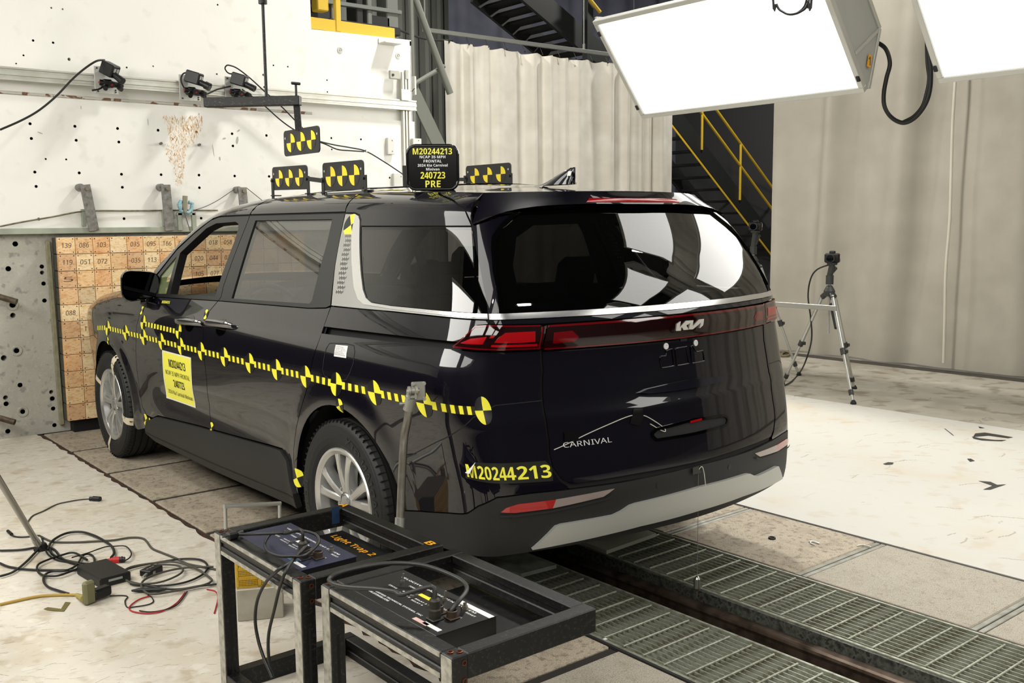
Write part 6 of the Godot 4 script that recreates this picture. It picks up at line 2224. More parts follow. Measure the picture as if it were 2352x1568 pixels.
func panel_box(t: Node3D, at: Vector3, sx: float, sy: float, sz: float, face: Material, body: Material, dark_box: bool) -> void:
	# an instrument box; its lettered face looks up. at: centre of the face
	obj("case", MB.new().box(at - Vector3(0, sy / 2 + .001, 0), Vector3(sx, sy, sz), .002), body, t)
	obj("front_plate", MB.new().box(at, Vector3(sx + .004, .003, sz + .004), .001), face, t)
	var up := func(_p: Vector2) -> Vector3: return Vector3.UP
	# u runs along +z (towards the reader's foot), v along +x
	var pl := func(p: Vector2) -> Vector3: return at + Vector3(p.y * sx / 2, .0021, p.x * sz / 2)
	var ink := Color(.85, .85, .84)
	var words := [["VELOCITY MEASUREMENT SYSTEM", -.80, .80, .60, .68], ["RELAY 1", -.36, -.12, .0, .06], ["RELAY 2", -.36, -.12, -.13, -.07], ["RELAY 3", -.05, .19, -.05, .01], ["RELAY 4", -.05, .19, -.18, -.12], ["STATUS", -.66, -.48, -.04, .03], ["POWER", -.45, -.28, .36, .43], ["DATA CONNECTION", .25, .80, .12, .19], ["RESET", .70, .88, .45, .52]]
	if dark_box:
		words += [["DIVERSIFIED TECHNICAL SYSTEMS, INC", -.72, .45, -.62, -.54], ["WWW.DTSWEB.COM", -.72, -.20, -.74, -.66]]
	var tm := MB.new().paint(ink)
	for w in words:
		letters(tm, w[0], pl, Rect2(w[1], w[3], w[2] - w[1], w[4] - w[3]), up)
	obj("panel_lettering", tm, vc("print4", .4), t)
	var mk := func(u: float, v: float) -> Vector3: return at + Vector3(v * sx / 2, .0015, u * sz / 2)
	var steel := mat("fitting_steel", Color(.52, .50, .46), .35, .8)
	for q in [[-.62, .40], [.22, .55]]:
		var p: Vector3 = mk.call(q[0], q[1])
		obj("toggle_switch", MB.new().cyl(p, p + Vector3(0, .006, 0), .006, 12).cyl(p + Vector3(0, .006, 0), p + Vector3(.003, .026, .002), .0028, 10), steel, t)
	for q in [[.60, .62]]:
		var p: Vector3 = mk.call(q[0], q[1])
		obj("push_button", MB.new().cyl(p, p + Vector3(0, .008, 0), .008, 12).cyl(p + Vector3(0, .008, 0), p + Vector3(0, .016, 0), .005, 12), steel, t)
	for q in [[.50, -.12, .026], [.72, -.02, .030]]:
		var p: Vector3 = mk.call(q[0], q[1])
		obj("socket", MB.new().box(p + Vector3(0, .002, 0), Vector3(.034, .004, .034), .002).lathe([Vector2(.0145, .003), Vector2(.0145, .020), Vector2(.012, .021), Vector2(.0115, .006), Vector2(0, .006)], Transform3D(Basis(), p), 18), mat("socket_brown", Color(.28, .23, .18), .5, .4), t)
	var pp: Vector3 = mk.call(.62, -.42)
	obj("cable_plug", MB.new().box(pp + Vector3(0, .002, 0), Vector3(.036, .004, .036), .002).lathe([Vector2(.0155, .003), Vector2(.0165, .012), Vector2(.0165, .026), Vector2(.0145, .030), Vector2(.0145, .050), Vector2(.012, .054), Vector2(.009, .056), Vector2(0, .056)], Transform3D(Basis(), pp), 18), mat("plug_grey", Color(.20, .19, .165), .5, .3), t)
	for q in [[-.12, .13], [-.12, .0], [.26, .08], [.26, -.05]]:
		var p: Vector3 = mk.call(q[0] + .02, q[1] - .02)
		obj("indicator", MB.new().cyl(p, p + Vector3(0, .006, 0), .004, 10), steel, t)
	obj("display", MB.new().box(mk.call(-.10, .42) + Vector3(0, .001, 0), Vector3(sx * .10, .002, sz * .14), 0), mat("display_black", Color(.02, .02, .02), .1), t)
	obj("paper_label", MB.new().box(mk.call(.02, .26) + Vector3(0, .001, 0), Vector3(sx * .08, .001, sz * .15), 0), mat("label_yellow", Color(.88, .82, .15), .6) if dark_box else mat("paper_white"), t)
	obj("paper_label", MB.new().box(mk.call(.78, -.78) + Vector3(0, .001, 0), Vector3(sx * .07, .001, sz * .16), 0), mat("paper_white"), t)
	if dark_box:
		obj("paper_label", MB.new().box(mk.call(.58, -.82) + Vector3(0, .001, 0), Vector3(sx * .07, .001, sz * .14), 0), mat("paper_pink", Color(.80, .66, .62), .6), t)
		obj("paper_label", MB.new().box(mk.call(.70, .80) + Vector3(0, .001, 0), Vector3(sx * .09, .001, sz * .32), 0), mat("paper_white"), t)
	else:
		obj("paper_label", MB.new().box(mk.call(.55, -.72) + Vector3(0, .001, 0), Vector3(sx * .10, .001, sz * .12), 0), mat("paper_teal", Color(.14, .30, .40), .6), t)


func build_stands() -> void:
	var h := .55
	var a := thing("light_trap_stand", "black slotted-bar stand marked A and B holding the blue control box", "stand", Vector3(-1.53, 0, -.23), "light trap stands")
	stand_frame(a, -1.776, -1.280, -.530, .078, h)
	var b := thing("light_trap_stand", "black slotted-bar stand holding the black control box beside the gratings", "stand", Vector3(-1.50, 0, .44), "light trap stands")
	stand_frame(b, -1.737, -1.272, .128, .757, h)
	var gold := Color(.88, .62, .12)
	for q in [["A", -1.300, -.512, a], ["B", -1.305, .040, a]]:
		var o := Vector3(q[1], h + .001, q[2])
		var m := MB.new().paint(gold)
		letters(m, q[0], func(p: Vector2) -> Vector3: return o + Vector3(p.y * .8, 0, p.x), Rect2(-.018, -.018, .036, .036), func(_p: Vector2) -> Vector3: return Vector3.UP)
		var lo := obj("frame_letter", m, vc("print4", .4), q[3])
	obj("blue_tape", MB.new().box(on_z(771, 1183, -.4835), Vector3(.030, .06, .001), 0), mat("tape_blue", Color(.10, .20, .32), .5), a)
	# base plates of the traps
	var black := tri_mat("trap_plate", Color.WHITE, .30, .1, noise_tex(.03, [[0.0, Color(.055, .057, .06)], [.75, Color(.085, .087, .09)], [.8, Color(.16, .16, .16)], [1.0, Color(.10, .10, .10)]], 512, 5, FastNoiseLite.TYPE_SIMPLEX_SMOOTH, 44), 2.0)
	var pa := obj("trap_plate", MB.new().box(Vector3(-1.445, h - .086, -.235), Vector3(.24, .012, .50), .002), black, a)
	var lt := MB.new().paint(gold)
	letters(lt, "Light Trap 2", func(p: Vector2) -> Vector3: return Vector3(-1.385 + p.y, h - .0795, -.305 + p.x), Rect2(-.145, -.017, .27, .036), func(_p: Vector2) -> Vector3: return Vector3.UP)
	obj("plate_lettering", lt, vc("print4", .4), pa)
	obj("trap_plate", MB.new().box(Vector3(-1.395, h - .086, .45), Vector3(.22, .012, .44), .002), black, b)
	for zz in [-.40, -.08]:
		obj("shelf_bar", MB.new().box(Vector3(-1.528, h - .100, zz), Vector3(.404, .012, .03), .002), black, a)
	for zz in [.27, .60]:
		obj("shelf_bar", MB.new().box(Vector3(-1.504, h - .100, zz), Vector3(.373, .012, .03), .002), black, b)
	# control boxes
	var blue := tri_mat("panel_blue", Color.WHITE, .4, .1, noise_tex(.02, [[0.0, Color(.135, .145, .235)], [1.0, Color(.175, .185, .285)]], 256, 3), 2.0)
	var bk := mat("case_black", Color(.045, .045, .048), .45)
	var cp := [on_y(600, 1237, .545), on_y(690, 1209, .545), on_y(806, 1262, .545), on_y(669, 1298, .545)]
	var c1 := thing("control_box", "blue control box with toggle switches sitting in the marked stand", "control box", Vector3(-1.632, h - .08, -.235), "light trap control boxes")
	panel_box(c1, Vector3(-1.635, h - .004, -.235), .19, .085, .44, blue, bk, false)
	var c2 := thing("control_box", "black control box with white lettering and a yellow label in the other stand", "control box", Vector3(-1.59, h - .08, .42), "light trap control boxes")
	panel_box(c2, Vector3(-1.592, h - .004, .40), .19, .085, .44, mat("panel_black", Color(.050, .050, .052), .38, .1), bk, true)
	# cables of the boxes
	var rub := mat("cable_black")
	var pl1 := Vector3(-1.635 - .42 * .095, h + .05, -.235 + .62 * .22)
	var pl2 := Vector3(-1.592 - .42 * .095, h + .05, .40 + .62 * .22)
	tag(obj("control_cable", MB.new().tube(smooth_line([pl1, pl1 + Vector3(0, .035, -.01), on_y(655, 1225, h + .05), on_y(627, 1222, h + .03), on_y(609, 1245, h + .02), on_y(615, 1265, h + .02), on_y(640, 1276, h + .02), on_y(672, 1277, h + .03), on_y(700, 1275, h + .03), on_y(730, 1250, h + .03), on_y(730, 1232, h + .04), on_y(712, 1222, h + .05), on_y(690, 1219, h + .05), on_y(640, 1224, h + .05), on_y(590, 1226, h + .04), on_y(560, 1227, h + .02), on_y(545, 1227, h + .012)], 5), .0048, 8), rub), "black cord coiled on the blue control box with its mains plug on the stand", "cable")
	var plug := on_y(533, 1229, h + .012)
	tag(obj("mains_plug", MB.new().box(plug, Vector3(.035, .024, .03), .005).box(plug + Vector3(-.024, 0, 0), Vector3(.018, .002, .006)).cyl(plug + Vector3(.015, 0, 0), plug + Vector3(.04, 0, -.01), .007, 10), mat("plug_black", Color(.03, .03, .03), .5)), "black mains plug lying on the corner of the marked stand", "plug")
	var drop := func(pts: Array, x: float) -> Array:
		var l := []
		for p in pts:
			l.append(on_x(p[0], p[1], x + (p[2] if p.size() > 2 else 0.0)))
		return l
	tag(obj("hanging_cable", MB.new().tube(smooth_line([pl1 + Vector3(0, -.01, 0.012), on_y(668, 1290, h + .02)] + drop.call([[640, 1308], [612, 1335], [592, 1375], [586, 1420], [592, 1465], [604, 1505], [617, 1535], [626, 1556]], -1.79), 5), .0050, 8), rub), "black cable drooping from the blue control box down beside the post", "cable")
	tag(obj("hanging_cable", MB.new().tube(smooth_line([pl1 + Vector3(.006, -.01, 0.012), on_y(672, 1288, h + .02)] + drop.call([[655, 1315], [642, 1350], [630, 1400], [618, 1450], [616, 1490], [620, 1530], [627, 1556]], -1.785), 5), .0050, 8), rub), "second black cable drooping beside the first from the blue control box", "cable")
	var grey := mat("cable_grey", Color(.14, .145, .135), .45)
	tag(obj("control_cable", MB.new().tube(smooth_line([pl2, pl2 + Vector3(0, .03, -.012), on_y(925, 1365, h + .06), on_y(905, 1358, h + .06), on_y(860, 1352, h + .05), on_y(800, 1348, h + .035), on_y(765, 1340, h + .03), on_y(757, 1328, h + .03), on_y(790, 1312, h + .04), on_y(860, 1297, h + .05), on_y(920, 1293, h + .05), on_y(980, 1300, h + .05), on_y(1040, 1322, h + .045), on_y(1068, 1340, h + .04), on_y(1071, 1358, h + .04), on_y(1050, 1385, h + .03), on_y(1030, 1415, h + .0), on_y(1018, 1450, h - .05), on_y(1010, 1478, h - .08)], 5), .0062, 8), grey), "thick grey cable looping from the black control box over its stand", "cable")
	# carry case with a yellow grille behind the stand
	var t := thing("lamp_case", "aluminium case with a yellow perforated grille and a carrying handle behind the stand", "case", on_y(600, 1420, 0))
	var f0 := on_y(546, 1428, 0.0)
	var f1 := on_y(652, 1418, 0.0)
	var dep := Vector3(.0, 0, -.14)
	var fx := (f1 - f0)
	var wz := fx.length()
	var ex := fx.normalized()
	var bz := Vector3.UP.cross(ex)
	if bz.z > 0:
		bz = -bz
	var H := .30
	var mid := (f0 + f1) / 2 + bz * .075
	var CB := Basis(ex, Vector3.UP, -bz)
	var al := tri_mat("case_alu", Color(.74, .73, .69), .42, .45, noise_tex(.02, [[0.0, Color(.85, .84, .80)], [1.0, Color.WHITE]], 256, 4), 2.0)
	obj("base_box", MB.new().box(mid + Vector3(0, .065, 0), Vector3(wz, .13, .15), .003, CB), al, t)
	obj("upper_box", MB.new().box(mid + Vector3(0, .215, 0) + bz * .01, Vector3(wz * .96, .17, .12), .003, CB), mat("case_inside", Color(.30, .26, .14), .7), t)
	var yel := mat("grille_yellow", Color(.82, .66, .20), .5, .1)
	var gf := mid - bz * .057 + Vector3(0, .215, 0)
	var grille := MB.new()
	var nxh := 30
	var nyh := 26
	for i in nxh + 1:
		var u := -wz * .48 + wz * .96 * i / nxh
		var wd := .0011 if i % 15 else .006
		grille.box(gf + ex * u, Vector3(wd * 2, .17, .002), 0, CB)
	for j in nyh + 1:
		var v := -.085 + .17 * j / nyh
		var wd := .0011 if j % 6 else .0045
		grille.box(gf + Vector3(0, v, 0), Vector3(wz * .96, wd * 2, .002), 0, CB)
	obj("grille", grille, yel, t)
	obj("latch", MB.new().box(f1 + Vector3(0, .15, 0) - ex * .012 - bz * .004, Vector3(.012, .03, .008), .002, CB), al, t)
	var g0 := mid + ex * (-wz * .34) + Vector3(0, .295, 0)
	var g1 := mid + ex * (wz * .34) + Vector3(0, .295, 0)
	# the handle stands above the frame
	g0 = on_z(517, 1200, mid.z)
	g1 = on_z(642, 1195, mid.z)
	var ht := on_z(517, 1162, mid.z)
	var hu := on_z(642, 1156, mid.z)
	obj("handle", MB.new().tube([Vector3(g0.x, .28, g0.z), ht], .007, 10).tube([Vector3(g1.x, .28, g1.z), hu], .007, 10).tube([ht + Vector3(-.005, 0, 0), hu + Vector3(.005, 0, 0)], .0085, 12), mat("handle_alu", Color(.72, .72, .70), .3, .7), t)


func floor_line(pts: Array, y: float) -> Array:
	var l := []
	for p in pts:
		l.append(on_y(p[0], p[1], y + (p[2] if p.size() > 2 else 0.0)))
	return smooth_line(l, 6)


func build_floor_things() -> void:
	var rub := mat("cable_black")
	var gry := mat("cable_olive", Color(.26, .255, .22), .6)
	# tripod leg reaching in from the side
	var ft := on_y(95, 1262, 0.0)
	var lg := thing("stand_leg", "grey metal leg of a stand with a black rubber foot among the cables", "stand leg", ft)
	var up := on_y(0, 1105, .52)
	var dv := (up - ft)
	obj("tube", MB.new().tube([ft.lerp(up, .14), ft + dv * 1.9], .0135, 14), mat("leg_alu", Color(.56, .55, .52), .35, .6), lg)
	obj("ferrule", MB.new().cyl(ft.lerp(up, .10), ft.lerp(up, .19), .0165, 14), mat("leg_ferrule", Color(.62, .61, .58), .4, .5), lg)
	obj("spike", MB.new().cyl(ft + Vector3(0, .02, 0), ft.lerp(up, .12), .006, 10), mat("spike_brass", Color(.40, .36, .24), .5, .5), lg)
	obj("rubber_foot", MB.new().lathe([Vector2(0, 0), Vector2(.034, 0), Vector2(.035, .004), Vector2(.024, .03), Vector2(.018, .034), Vector2(0, .034)], Transform3D(Basis(), ft), 20), mat("rubber_black", Color(.03, .03, .03), .7), lg)
	var cables := [
		["cable", "thin black cable ending in a round socket near the lane edge", [[64, 1198], [75, 1184], [100, 1173], [130, 1158], [160, 1151], [185, 1147], [210, 1145]], .004, .0035, gry],
		["cable", "black cable whose end with a small plug lies beyond the stand leg", [[24, 1225], [32, 1231], [50, 1233], [75, 1231], [92, 1230], [98, 1242], [104, 1262], [114, 1276], [132, 1286], [160, 1291], [195, 1300]], .005, .004, rub],
		["cable", "long olive cable curving from the stand leg round to the light trap stand", [[95, 1232], [120, 1243], [160, 1245], [210, 1243], [260, 1240], [300, 1234], [330, 1237], [348, 1258], [370, 1268], [405, 1282], [430, 1294], [470, 1302], [500, 1308]], .006, .005, gry],
		["cable", "black cable arching high over the pile towards the red connector", [[110, 1262], [120, 1242], [150, 1225], [185, 1221], [215, 1229], [240, 1242], [257, 1255], [262, 1270], [255, 1280]], .012, .006, rub],
		["cable", "black cable entering past the stand leg and sweeping under the adapter", [[0, 1264], [50, 1262], [95, 1255], [112, 1256], [120, 1272], [150, 1286], [190, 1293], [215, 1295]], .007, .0055, rub],
		["cable", "black cable entering low and running behind the adapter", [[0, 1293], [20, 1301], [60, 1307], [120, 1309], [180, 1308], [215, 1303]], .007, .0055, rub],
		["cable", "black cable rising from the floor edge into the tangled loops", [[0, 1323], [30, 1313], [60, 1290], [90, 1260], [105, 1255], [125, 1262], [140, 1280], [160, 1290], [200, 1300]], .010, .0055, rub],
		["cable", "black mains cord looping from the adapter round to the outlet block", [[215, 1318], [216, 1300], [216, 1281], [205, 1272], [190, 1276], [175, 1298], [150, 1310], [120, 1312], [103, 1320], [100, 1334], [110, 1347], [135, 1356], [158, 1363]], .010, .005, rub],
		["cable", "black cord twisted through the middle of the tangle", [[200, 1285], [170, 1269], [140, 1275], [110, 1285], [88, 1296], [86, 1310], [98, 1320], [130, 1322], [165, 1311], [190, 1300]], .013, .005, rub],
		["cable", "thin black cord crossing above the adapter to the red connector", [[165, 1280], [200, 1270], [240, 1256], [262, 1254], [288, 1254], [301, 1268], [298, 1280], [285, 1288]], .015, .0032, rub],
		["cable", "coiled black cable lying in wide rings beside the small converter box", [[300, 1340], [350, 1345], [400, 1342], [440, 1332], [470, 1315], [476, 1298], [460, 1285], [420, 1283], [370, 1290], [320, 1299], [285, 1309]], .008, .0048, rub],
		["cable", "coiled olive cable ring nearest the light trap stand", [[280, 1315], [300, 1302], [350, 1293], [400, 1290], [450, 1305], [480, 1325], [485, 1335], [460, 1345], [400, 1357], [350, 1364], [330, 1355], [325, 1340], [340, 1326], [380, 1312], [430, 1303], [490, 1301]], .014, .0048, gry],
		["cable", "black cable running from the tangle under the light trap stand", [[295, 1335], [340, 1345], [380, 1352], [420, 1352], [460, 1345], [500, 1341]], .010, .005, rub],
		["cable", "olive cable ring crossing over the small converter box", [[290, 1332], [310, 1340], [360, 1338], [400, 1325], [420, 1310], [405, 1298], [360, 1296]], .016, .0045, gry],
	]
	for c in cables:
		tag(obj("floor_cable", MB.new().tube(floor_line(c[2], c[3] + c[4] * .2), c[4], 8), c[5]), c[1], "cable")
	tag(obj("floor_cable", MB.new().tube(floor_line([[475, 1353], [495, 1358], [500, 1375], [492, 1408]], .004), .0028, 6), mat("cable_red", Color(.66, .10, .14), .5)), "short red lead sticking out beside the light trap stand", "cable")
	tag(obj("floor_cable", MB.new().tube(floor_line([[425, 1360], [405, 1385], [375, 1402], [345, 1408], [315, 1406], [298, 1400], [300, 1390], [320, 1376], [345, 1368]], .005), .0030, 6), mat("cable_red")), "red and black twin lead lying in a loop before the converter box", "cable")
	tag(obj("floor_cable", MB.new().tube(floor_line([[430, 1358], [408, 1387], [378, 1400], [345, 1405], [320, 1402]], .006), .0028, 6), rub), "black strand lying along the red lead loop", "cable")
	tag(obj("floor_cable", MB.new().tube(floor_line([[252, 1368], [280, 1367], [293, 1370], [287, 1380], [292, 1394], [310, 1393], [340, 1388], [352, 1381], [348, 1371], [340, 1366]], .004), .0026, 6), rub), "thin black lead wriggling from the plug-in transformer", "cable")
	tag(obj("extension_cord", MB.new().tube(floor_line([[0, 1388], [40, 1379], [90, 1369], [140, 1366], [175, 1366]], .006), .0068, 8), mat("cord_yellow", Color(.66, .54, .24), .55)), "yellow extension cord coming in across the white floor", "cord")
	# round socket at a cable end
	var so := on_y(219, 1145, .012)
	tag(obj("cable_socket", MB.new().cyl(on_y(206, 1145, .012), so, .012, 14).cyl(on_y(214, 1145, .012), on_y(230, 1146, .012), .0155, 16), mat("plug_black")), "black round cable socket lying on the white floor", "connector")
	tag(obj("cable_plug", MB.new().cyl(on_y(18, 1219, .008), on_y(27, 1227, .008), .008, 10), mat("plug_black")), "small black plug at the end of a cable beyond the stand leg", "plug")
	# power adapter
	var ad := [on_y(186, 1322, .0), on_y(240, 1355, .0), on_y(292, 1330, .0)]
	var ea: Vector3 = (ad[1] - ad[0])
	var eb: Vector3 = (ad[2] - ad[1])
	var ctr: Vector3 = (ad[0] + ad[2]) / 2
	var yaw := atan2(-ea.z, ea.x)
	var t := thing("power_adapter", "black power adapter brick with a white label lying among the cables", "adapter", ctr)
	var AB := Basis(Vector3.UP, yaw)
	obj("brick", MB.new().box(ctr + Vector3(0, .021, 0), Vector3(ea.length(), .042, eb.length()), .004, AB), mat("adapter_black", Color(.035, .035, .035), .5), t)
	obj("label", MB.new().box(ctr + AB * Vector3(ea.length() * .5, .026, 0) + Vector3(0, 0, 0), Vector3(.001, .010, eb.length() * .45), 0, AB), mat("label_grey"), t)
	# converter box
	var cv := on_y(348, 1318, 0)
	var ct := thing("converter_box", "small black converter box with a cable connector inside the coiled cable", "converter", cv)
	var VB := Basis(Vector3.UP, .55)
	obj("case", MB.new().box(cv + Vector3(0, .016, 0), Vector3(.085, .028, .060), .003, VB), mat("adapter_black"), ct)
	obj("socket_face", MB.new().box(cv + VB * Vector3(-.018, .016, .0305), Vector3(.016, .014, .001), 0, VB), mat("label_grey"), ct)
	obj("connector", MB.new().cyl(cv + VB * Vector3(-.043, .016, .01), cv + VB * Vector3(-.075, .012, .016), .007, 10), mat("bolt_zinc"), ct)
	for k in 3:
		obj("case_mark", MB.new().box(cv + VB * Vector3(-.02 + .018 * k, .0303, -.004), Vector3(.012, .0006, .004), 0, VB), mat("label_grey"), ct)
	# in-line filter
	tag(obj("cable_splice", MB.new().tube([on_y(302, 1356, .012), on_y(318, 1355, .012), on_y(365, 1354, .012), on_y(382, 1352, .012)], .009, 10, [.004, .0095, .0095, .005]), mat("plug_black")), "long black cable splice lying before the converter box", "connector")
	# red connector
	var ra := on_y(241, 1287, .014)
	var rb := on_y(275, 1285, .014)
	var rc := thing("red_connector", "red ribbed rubber connector with a black end on the cable pile", "connector", on_y(258, 1287, 0))
	var rm := MB.new()
	for k in 5:
		rm.cyl(ra.lerp(rb, k * .11), ra.lerp(rb, k * .11 + .09), .006 + k * .0016, 12)
	rm.cyl(ra.lerp(rb, .55), rb, .0145, 14)
	obj("boot", rm, mat("red_rubber", Color(.72, .10, .09), .5), rc)
	obj("plug_end", MB.new().cyl(rb, rb.lerp(ra, -.35), .0125, 14).cyl(rb.lerp(ra, -.1), rb.lerp(ra, -.2), .015, 14), mat("plug_black"), rc)
	# outlet block of the extension cord
	var o0 := on_y(208, 1378, .0)
	var ot := thing("outlet_block", "grubby olive outlet block at the end of the yellow extension cord", "outlet", o0)
	var oa := on_y(205, 1376, .02)
	var ob := on_z(210, 1322, oa.z - .02)
	var OB := Basis(Vector3.UP, .35)
	obj("block", MB.new().box(Vector3(oa.x, .050, oa.z), Vector3(.050, .098, .030), .008, OB), mat("block_olive", Color(.44, .43, .30), .6), ot)
	obj("cord_grip", MB.new().tube([Vector3(oa.x, .028, oa.z) + Vector3(-.02, 0, .0), on_y(176, 1366, .012)], .012, 10, [.015, .0085]), mat("block_yellow", Color(.62, .56, .30), .6), ot)
	var wt := on_y(232, 1375, 0)
	tag(obj("plug_in_transformer", MB.new().box(Vector3(wt.x, .030, wt.z), Vector3(.085, .042, .045), .008, OB), mat("adapter_black")), "black plug-in transformer stuck in the outlet block", "transformer")
	# tape marks on the floor
	var tape := func(label: String, outl: Array, m: Material) -> void:
		var poly := PackedVector2Array()
		for p in outl:
			var q := on_y(p[0], p[1], .0015)
			poly.append(Vector2(q.x, q.z))
		tag(obj("floor_tape", MB.new().prism(poly, 0.0, Transform3D(Basis(Vector3.RIGHT, Vector3(0, 0, 1), Vector3.UP), Vector3(0, .0022, 0))), m), label, "tape")
	var tb := mat("tape_worn", Color(.13, .13, .12), .6)
	var hz := mat("tape_hazard", Color(.40, .36, .16), .6)
	tape.call("faded yellow-black corner of hazard tape on the floor below the outlet block", [[100, 1398], [110, 1394], [140, 1398], [150, 1382], [162, 1383], [147, 1404], [128, 1403], [108, 1401]], hz)
	tape.call("worn black tape bar at the top of the square on the pale floor", [[2240, 995], [2262, 993], [2300, 999], [2327, 1004], [2315, 1006], [2270, 1000], [2235, 1003]], tb)
	tape.call("worn black tape bar at the foot of the square on the pale floor", [[2232, 1002], [2250, 1006], [2285, 1010], [2312, 1010], [2300, 1013], [2255, 1011], [2236, 1007]], tb)
	tape.call("torn black tape scrap shaped like a Y on the pale floor", [[2247, 1104], [2275, 1106], [2290, 1113], [2311, 1112], [2292, 1118], [2275, 1124], [2258, 1124], [2280, 1115], [2262, 1109]], tb)
	tape.call("small black tape patch on the pale floor beyond the bumper", [[2028, 1065], [2040, 1061], [2053, 1062], [2050, 1066], [2035, 1067]], tb)
	tape.call("small dark four-sided tape patch between the tape square and the Y scrap", [[2221, 1053], [2230, 1053], [2239, 1058], [2228, 1060]], tb)
	tape.call("black tape sliver on the pale floor above the tape square", [[2247, 979], [2252, 980], [2262, 983], [2250, 983]], tb)
	tape.call("thin dark cable scrap on the pale floor near the tripod foot", [[2169, 984], [2171, 984], [2189, 998], [2191, 1001], [2188, 999]], tb)
	tag(obj("drain_cap", MB.new().lathe([Vector2(.018, 0), Vector2(.018, .008), Vector2(.013, .009), Vector2(.012, .003), Vector2(0, .003)], Transform3D(Basis(), on_y(1773, 1237, 0)), 16), mat("cap_brown", Color(.14, .11, .09), .7)), "small dark steel cap on the slab beside the gratings", "cap")
	tag(obj("drain_cap", MB.new().lathe([Vector2(.016, 0), Vector2(.016, .008), Vector2(0, .009)], Transform3D(Basis(), on_y(1108, 1456, 0)), 14), mat("cap_brown")), "small rusty cap on the slab under the second stand", "cap")
	for q in [["bent white cable tie on the slab near the steel cap", [[1857, 1243], [1870, 1242], [1882, 1248], [1865, 1243], [1862, 1247], [1871, 1251]]], ["curved white cable tie on the slab beside the joint strip", [[1968, 1253], [1980, 1251], [1992, 1253], [2000, 1256]]]]:
		tag(obj("cable_tie", MB.new().tube(floor_line(q[1], .004), .003, 6), mat("tie_white")), q[0], "cable tie")
	tag(obj("paper_scrap", MB.new().box(on_y(1390, 1467, .002), Vector3(.014, .002, .012)), mat("paper_white")), "tiny white paper scrap at the edge of the grating", "paper")


func camera_tripod(called: String, label: String, feet: Array, apex: Vector3, camp: Vector3, face: float) -> Node3D:
	var base := Vector3(apex.x, 0, apex.z)
	var t := thing(called, label, "tripod", base)
	var al := mat("tripod_alu", Color(.72, .72, .70), .3, .7)
	var bk := mat("tripod_black", Color(.05, .05, .052), .5)
	var gm := mat("tripod_grey", Color(.22, .225, .22), .45, .3)
	for f in feet:
		var d: Vector3 = f - apex
		var s := apex + Vector3(d.x, 0, d.z).normalized() * .05
		obj("leg", MB.new().tube([s.lerp(f, .04), s.lerp(f, .55)], .0165, 12).tube([s.lerp(f, .52), s.lerp(f, .97)], .0125, 12), al, t)
		obj("leg_clamp", MB.new().cyl(s.lerp(f, .52), s.lerp(f, .57), .024, 12).box(s.lerp(f, .545) + Vector3(.02, 0, .02), Vector3(.025, .03, .025), .005).cyl(s.lerp(f, .88), s.lerp(f, .92), .021, 12), gm, t)
		obj("leg_hinge", MB.new().bar(apex, s.lerp(f, .07), .036, .045, .008), gm, t)
		obj("rubber_foot", MB.new().lathe([Vector2(0, 0), Vector2(.024, 0), Vector2(.026, .012), Vector2(.014, .034), Vector2(0, .04)], Transform3D(Basis(), f), 14), mat("rubber_black"), t)
	obj("leg_grip", MB.new().tube([apex.lerp(feet[0], .12), apex.lerp(feet[0], .34)], .025, 12), bk, t)
	obj("spider", MB.new().lathe([Vector2(0, -.05), Vector2(.045, -.045), Vector2(.05, 0), Vector2(.035, .03), Vector2(.022, .05), Vector2(0, .05)], Transform3D(Basis(), apex), 18), gm, t)
	obj("centre_column", MB.new().tube([apex + Vector3(0, -.38, 0), apex + Vector3(0, .10, 0)], .013, 12), al, t)
	var hd := Vector3(camp.x, (apex.y + camp.y) / 2.0, camp.z)
	obj("head", MB.new().cyl(apex + Vector3(0, .06, 0), apex + Vector3(0, .14, 0), .034, 14).cyl(apex + Vector3(0, .14, 0), camp + Vector3(0, -.06, 0), .026, 14).box(camp + Vector3(.0, -.05, 0), Vector3(.07, .025, .07), .006).bar(apex + Vector3(.02, .16, 0), camp + Vector3(.035, -.08, .02), .028, .035, .008), gm, t)
	return t


func tripod_camera(label: String, camp: Vector3, yaw: float) -> void:
	var c := thing("tripod_camera", label, "camera", camp + Vector3(0, -.037, 0))
	var bk := mat("camera_black")
	var B := Basis(Vector3.UP, yaw)
	obj("body", MB.new().box(camp, Vector3(.13, .085, .065), .012, B).box(camp + B * Vector3(0, .050, 0), Vector3(.05, .03, .05), .008, B), bk, c)
	obj("lens", MB.new().cyl(camp + B * Vector3(0, 0, .03), camp + B * Vector3(0, 0, .10), .032, 18).cyl(camp + B * Vector3(0, 0, .10), camp + B * Vector3(0, 0, .135), .037, 18), bk, c)
	obj("lens_glass", MB.new().disc(camp + B * Vector3(0, 0, .1356), B.z, .031, 18), mat("lens_glass"), c)
	obj("label", MB.new().box(camp + B * Vector3(.066, .01, .0), Vector3(.002, .03, .025), 0, B), mat("paper_pink"), c)


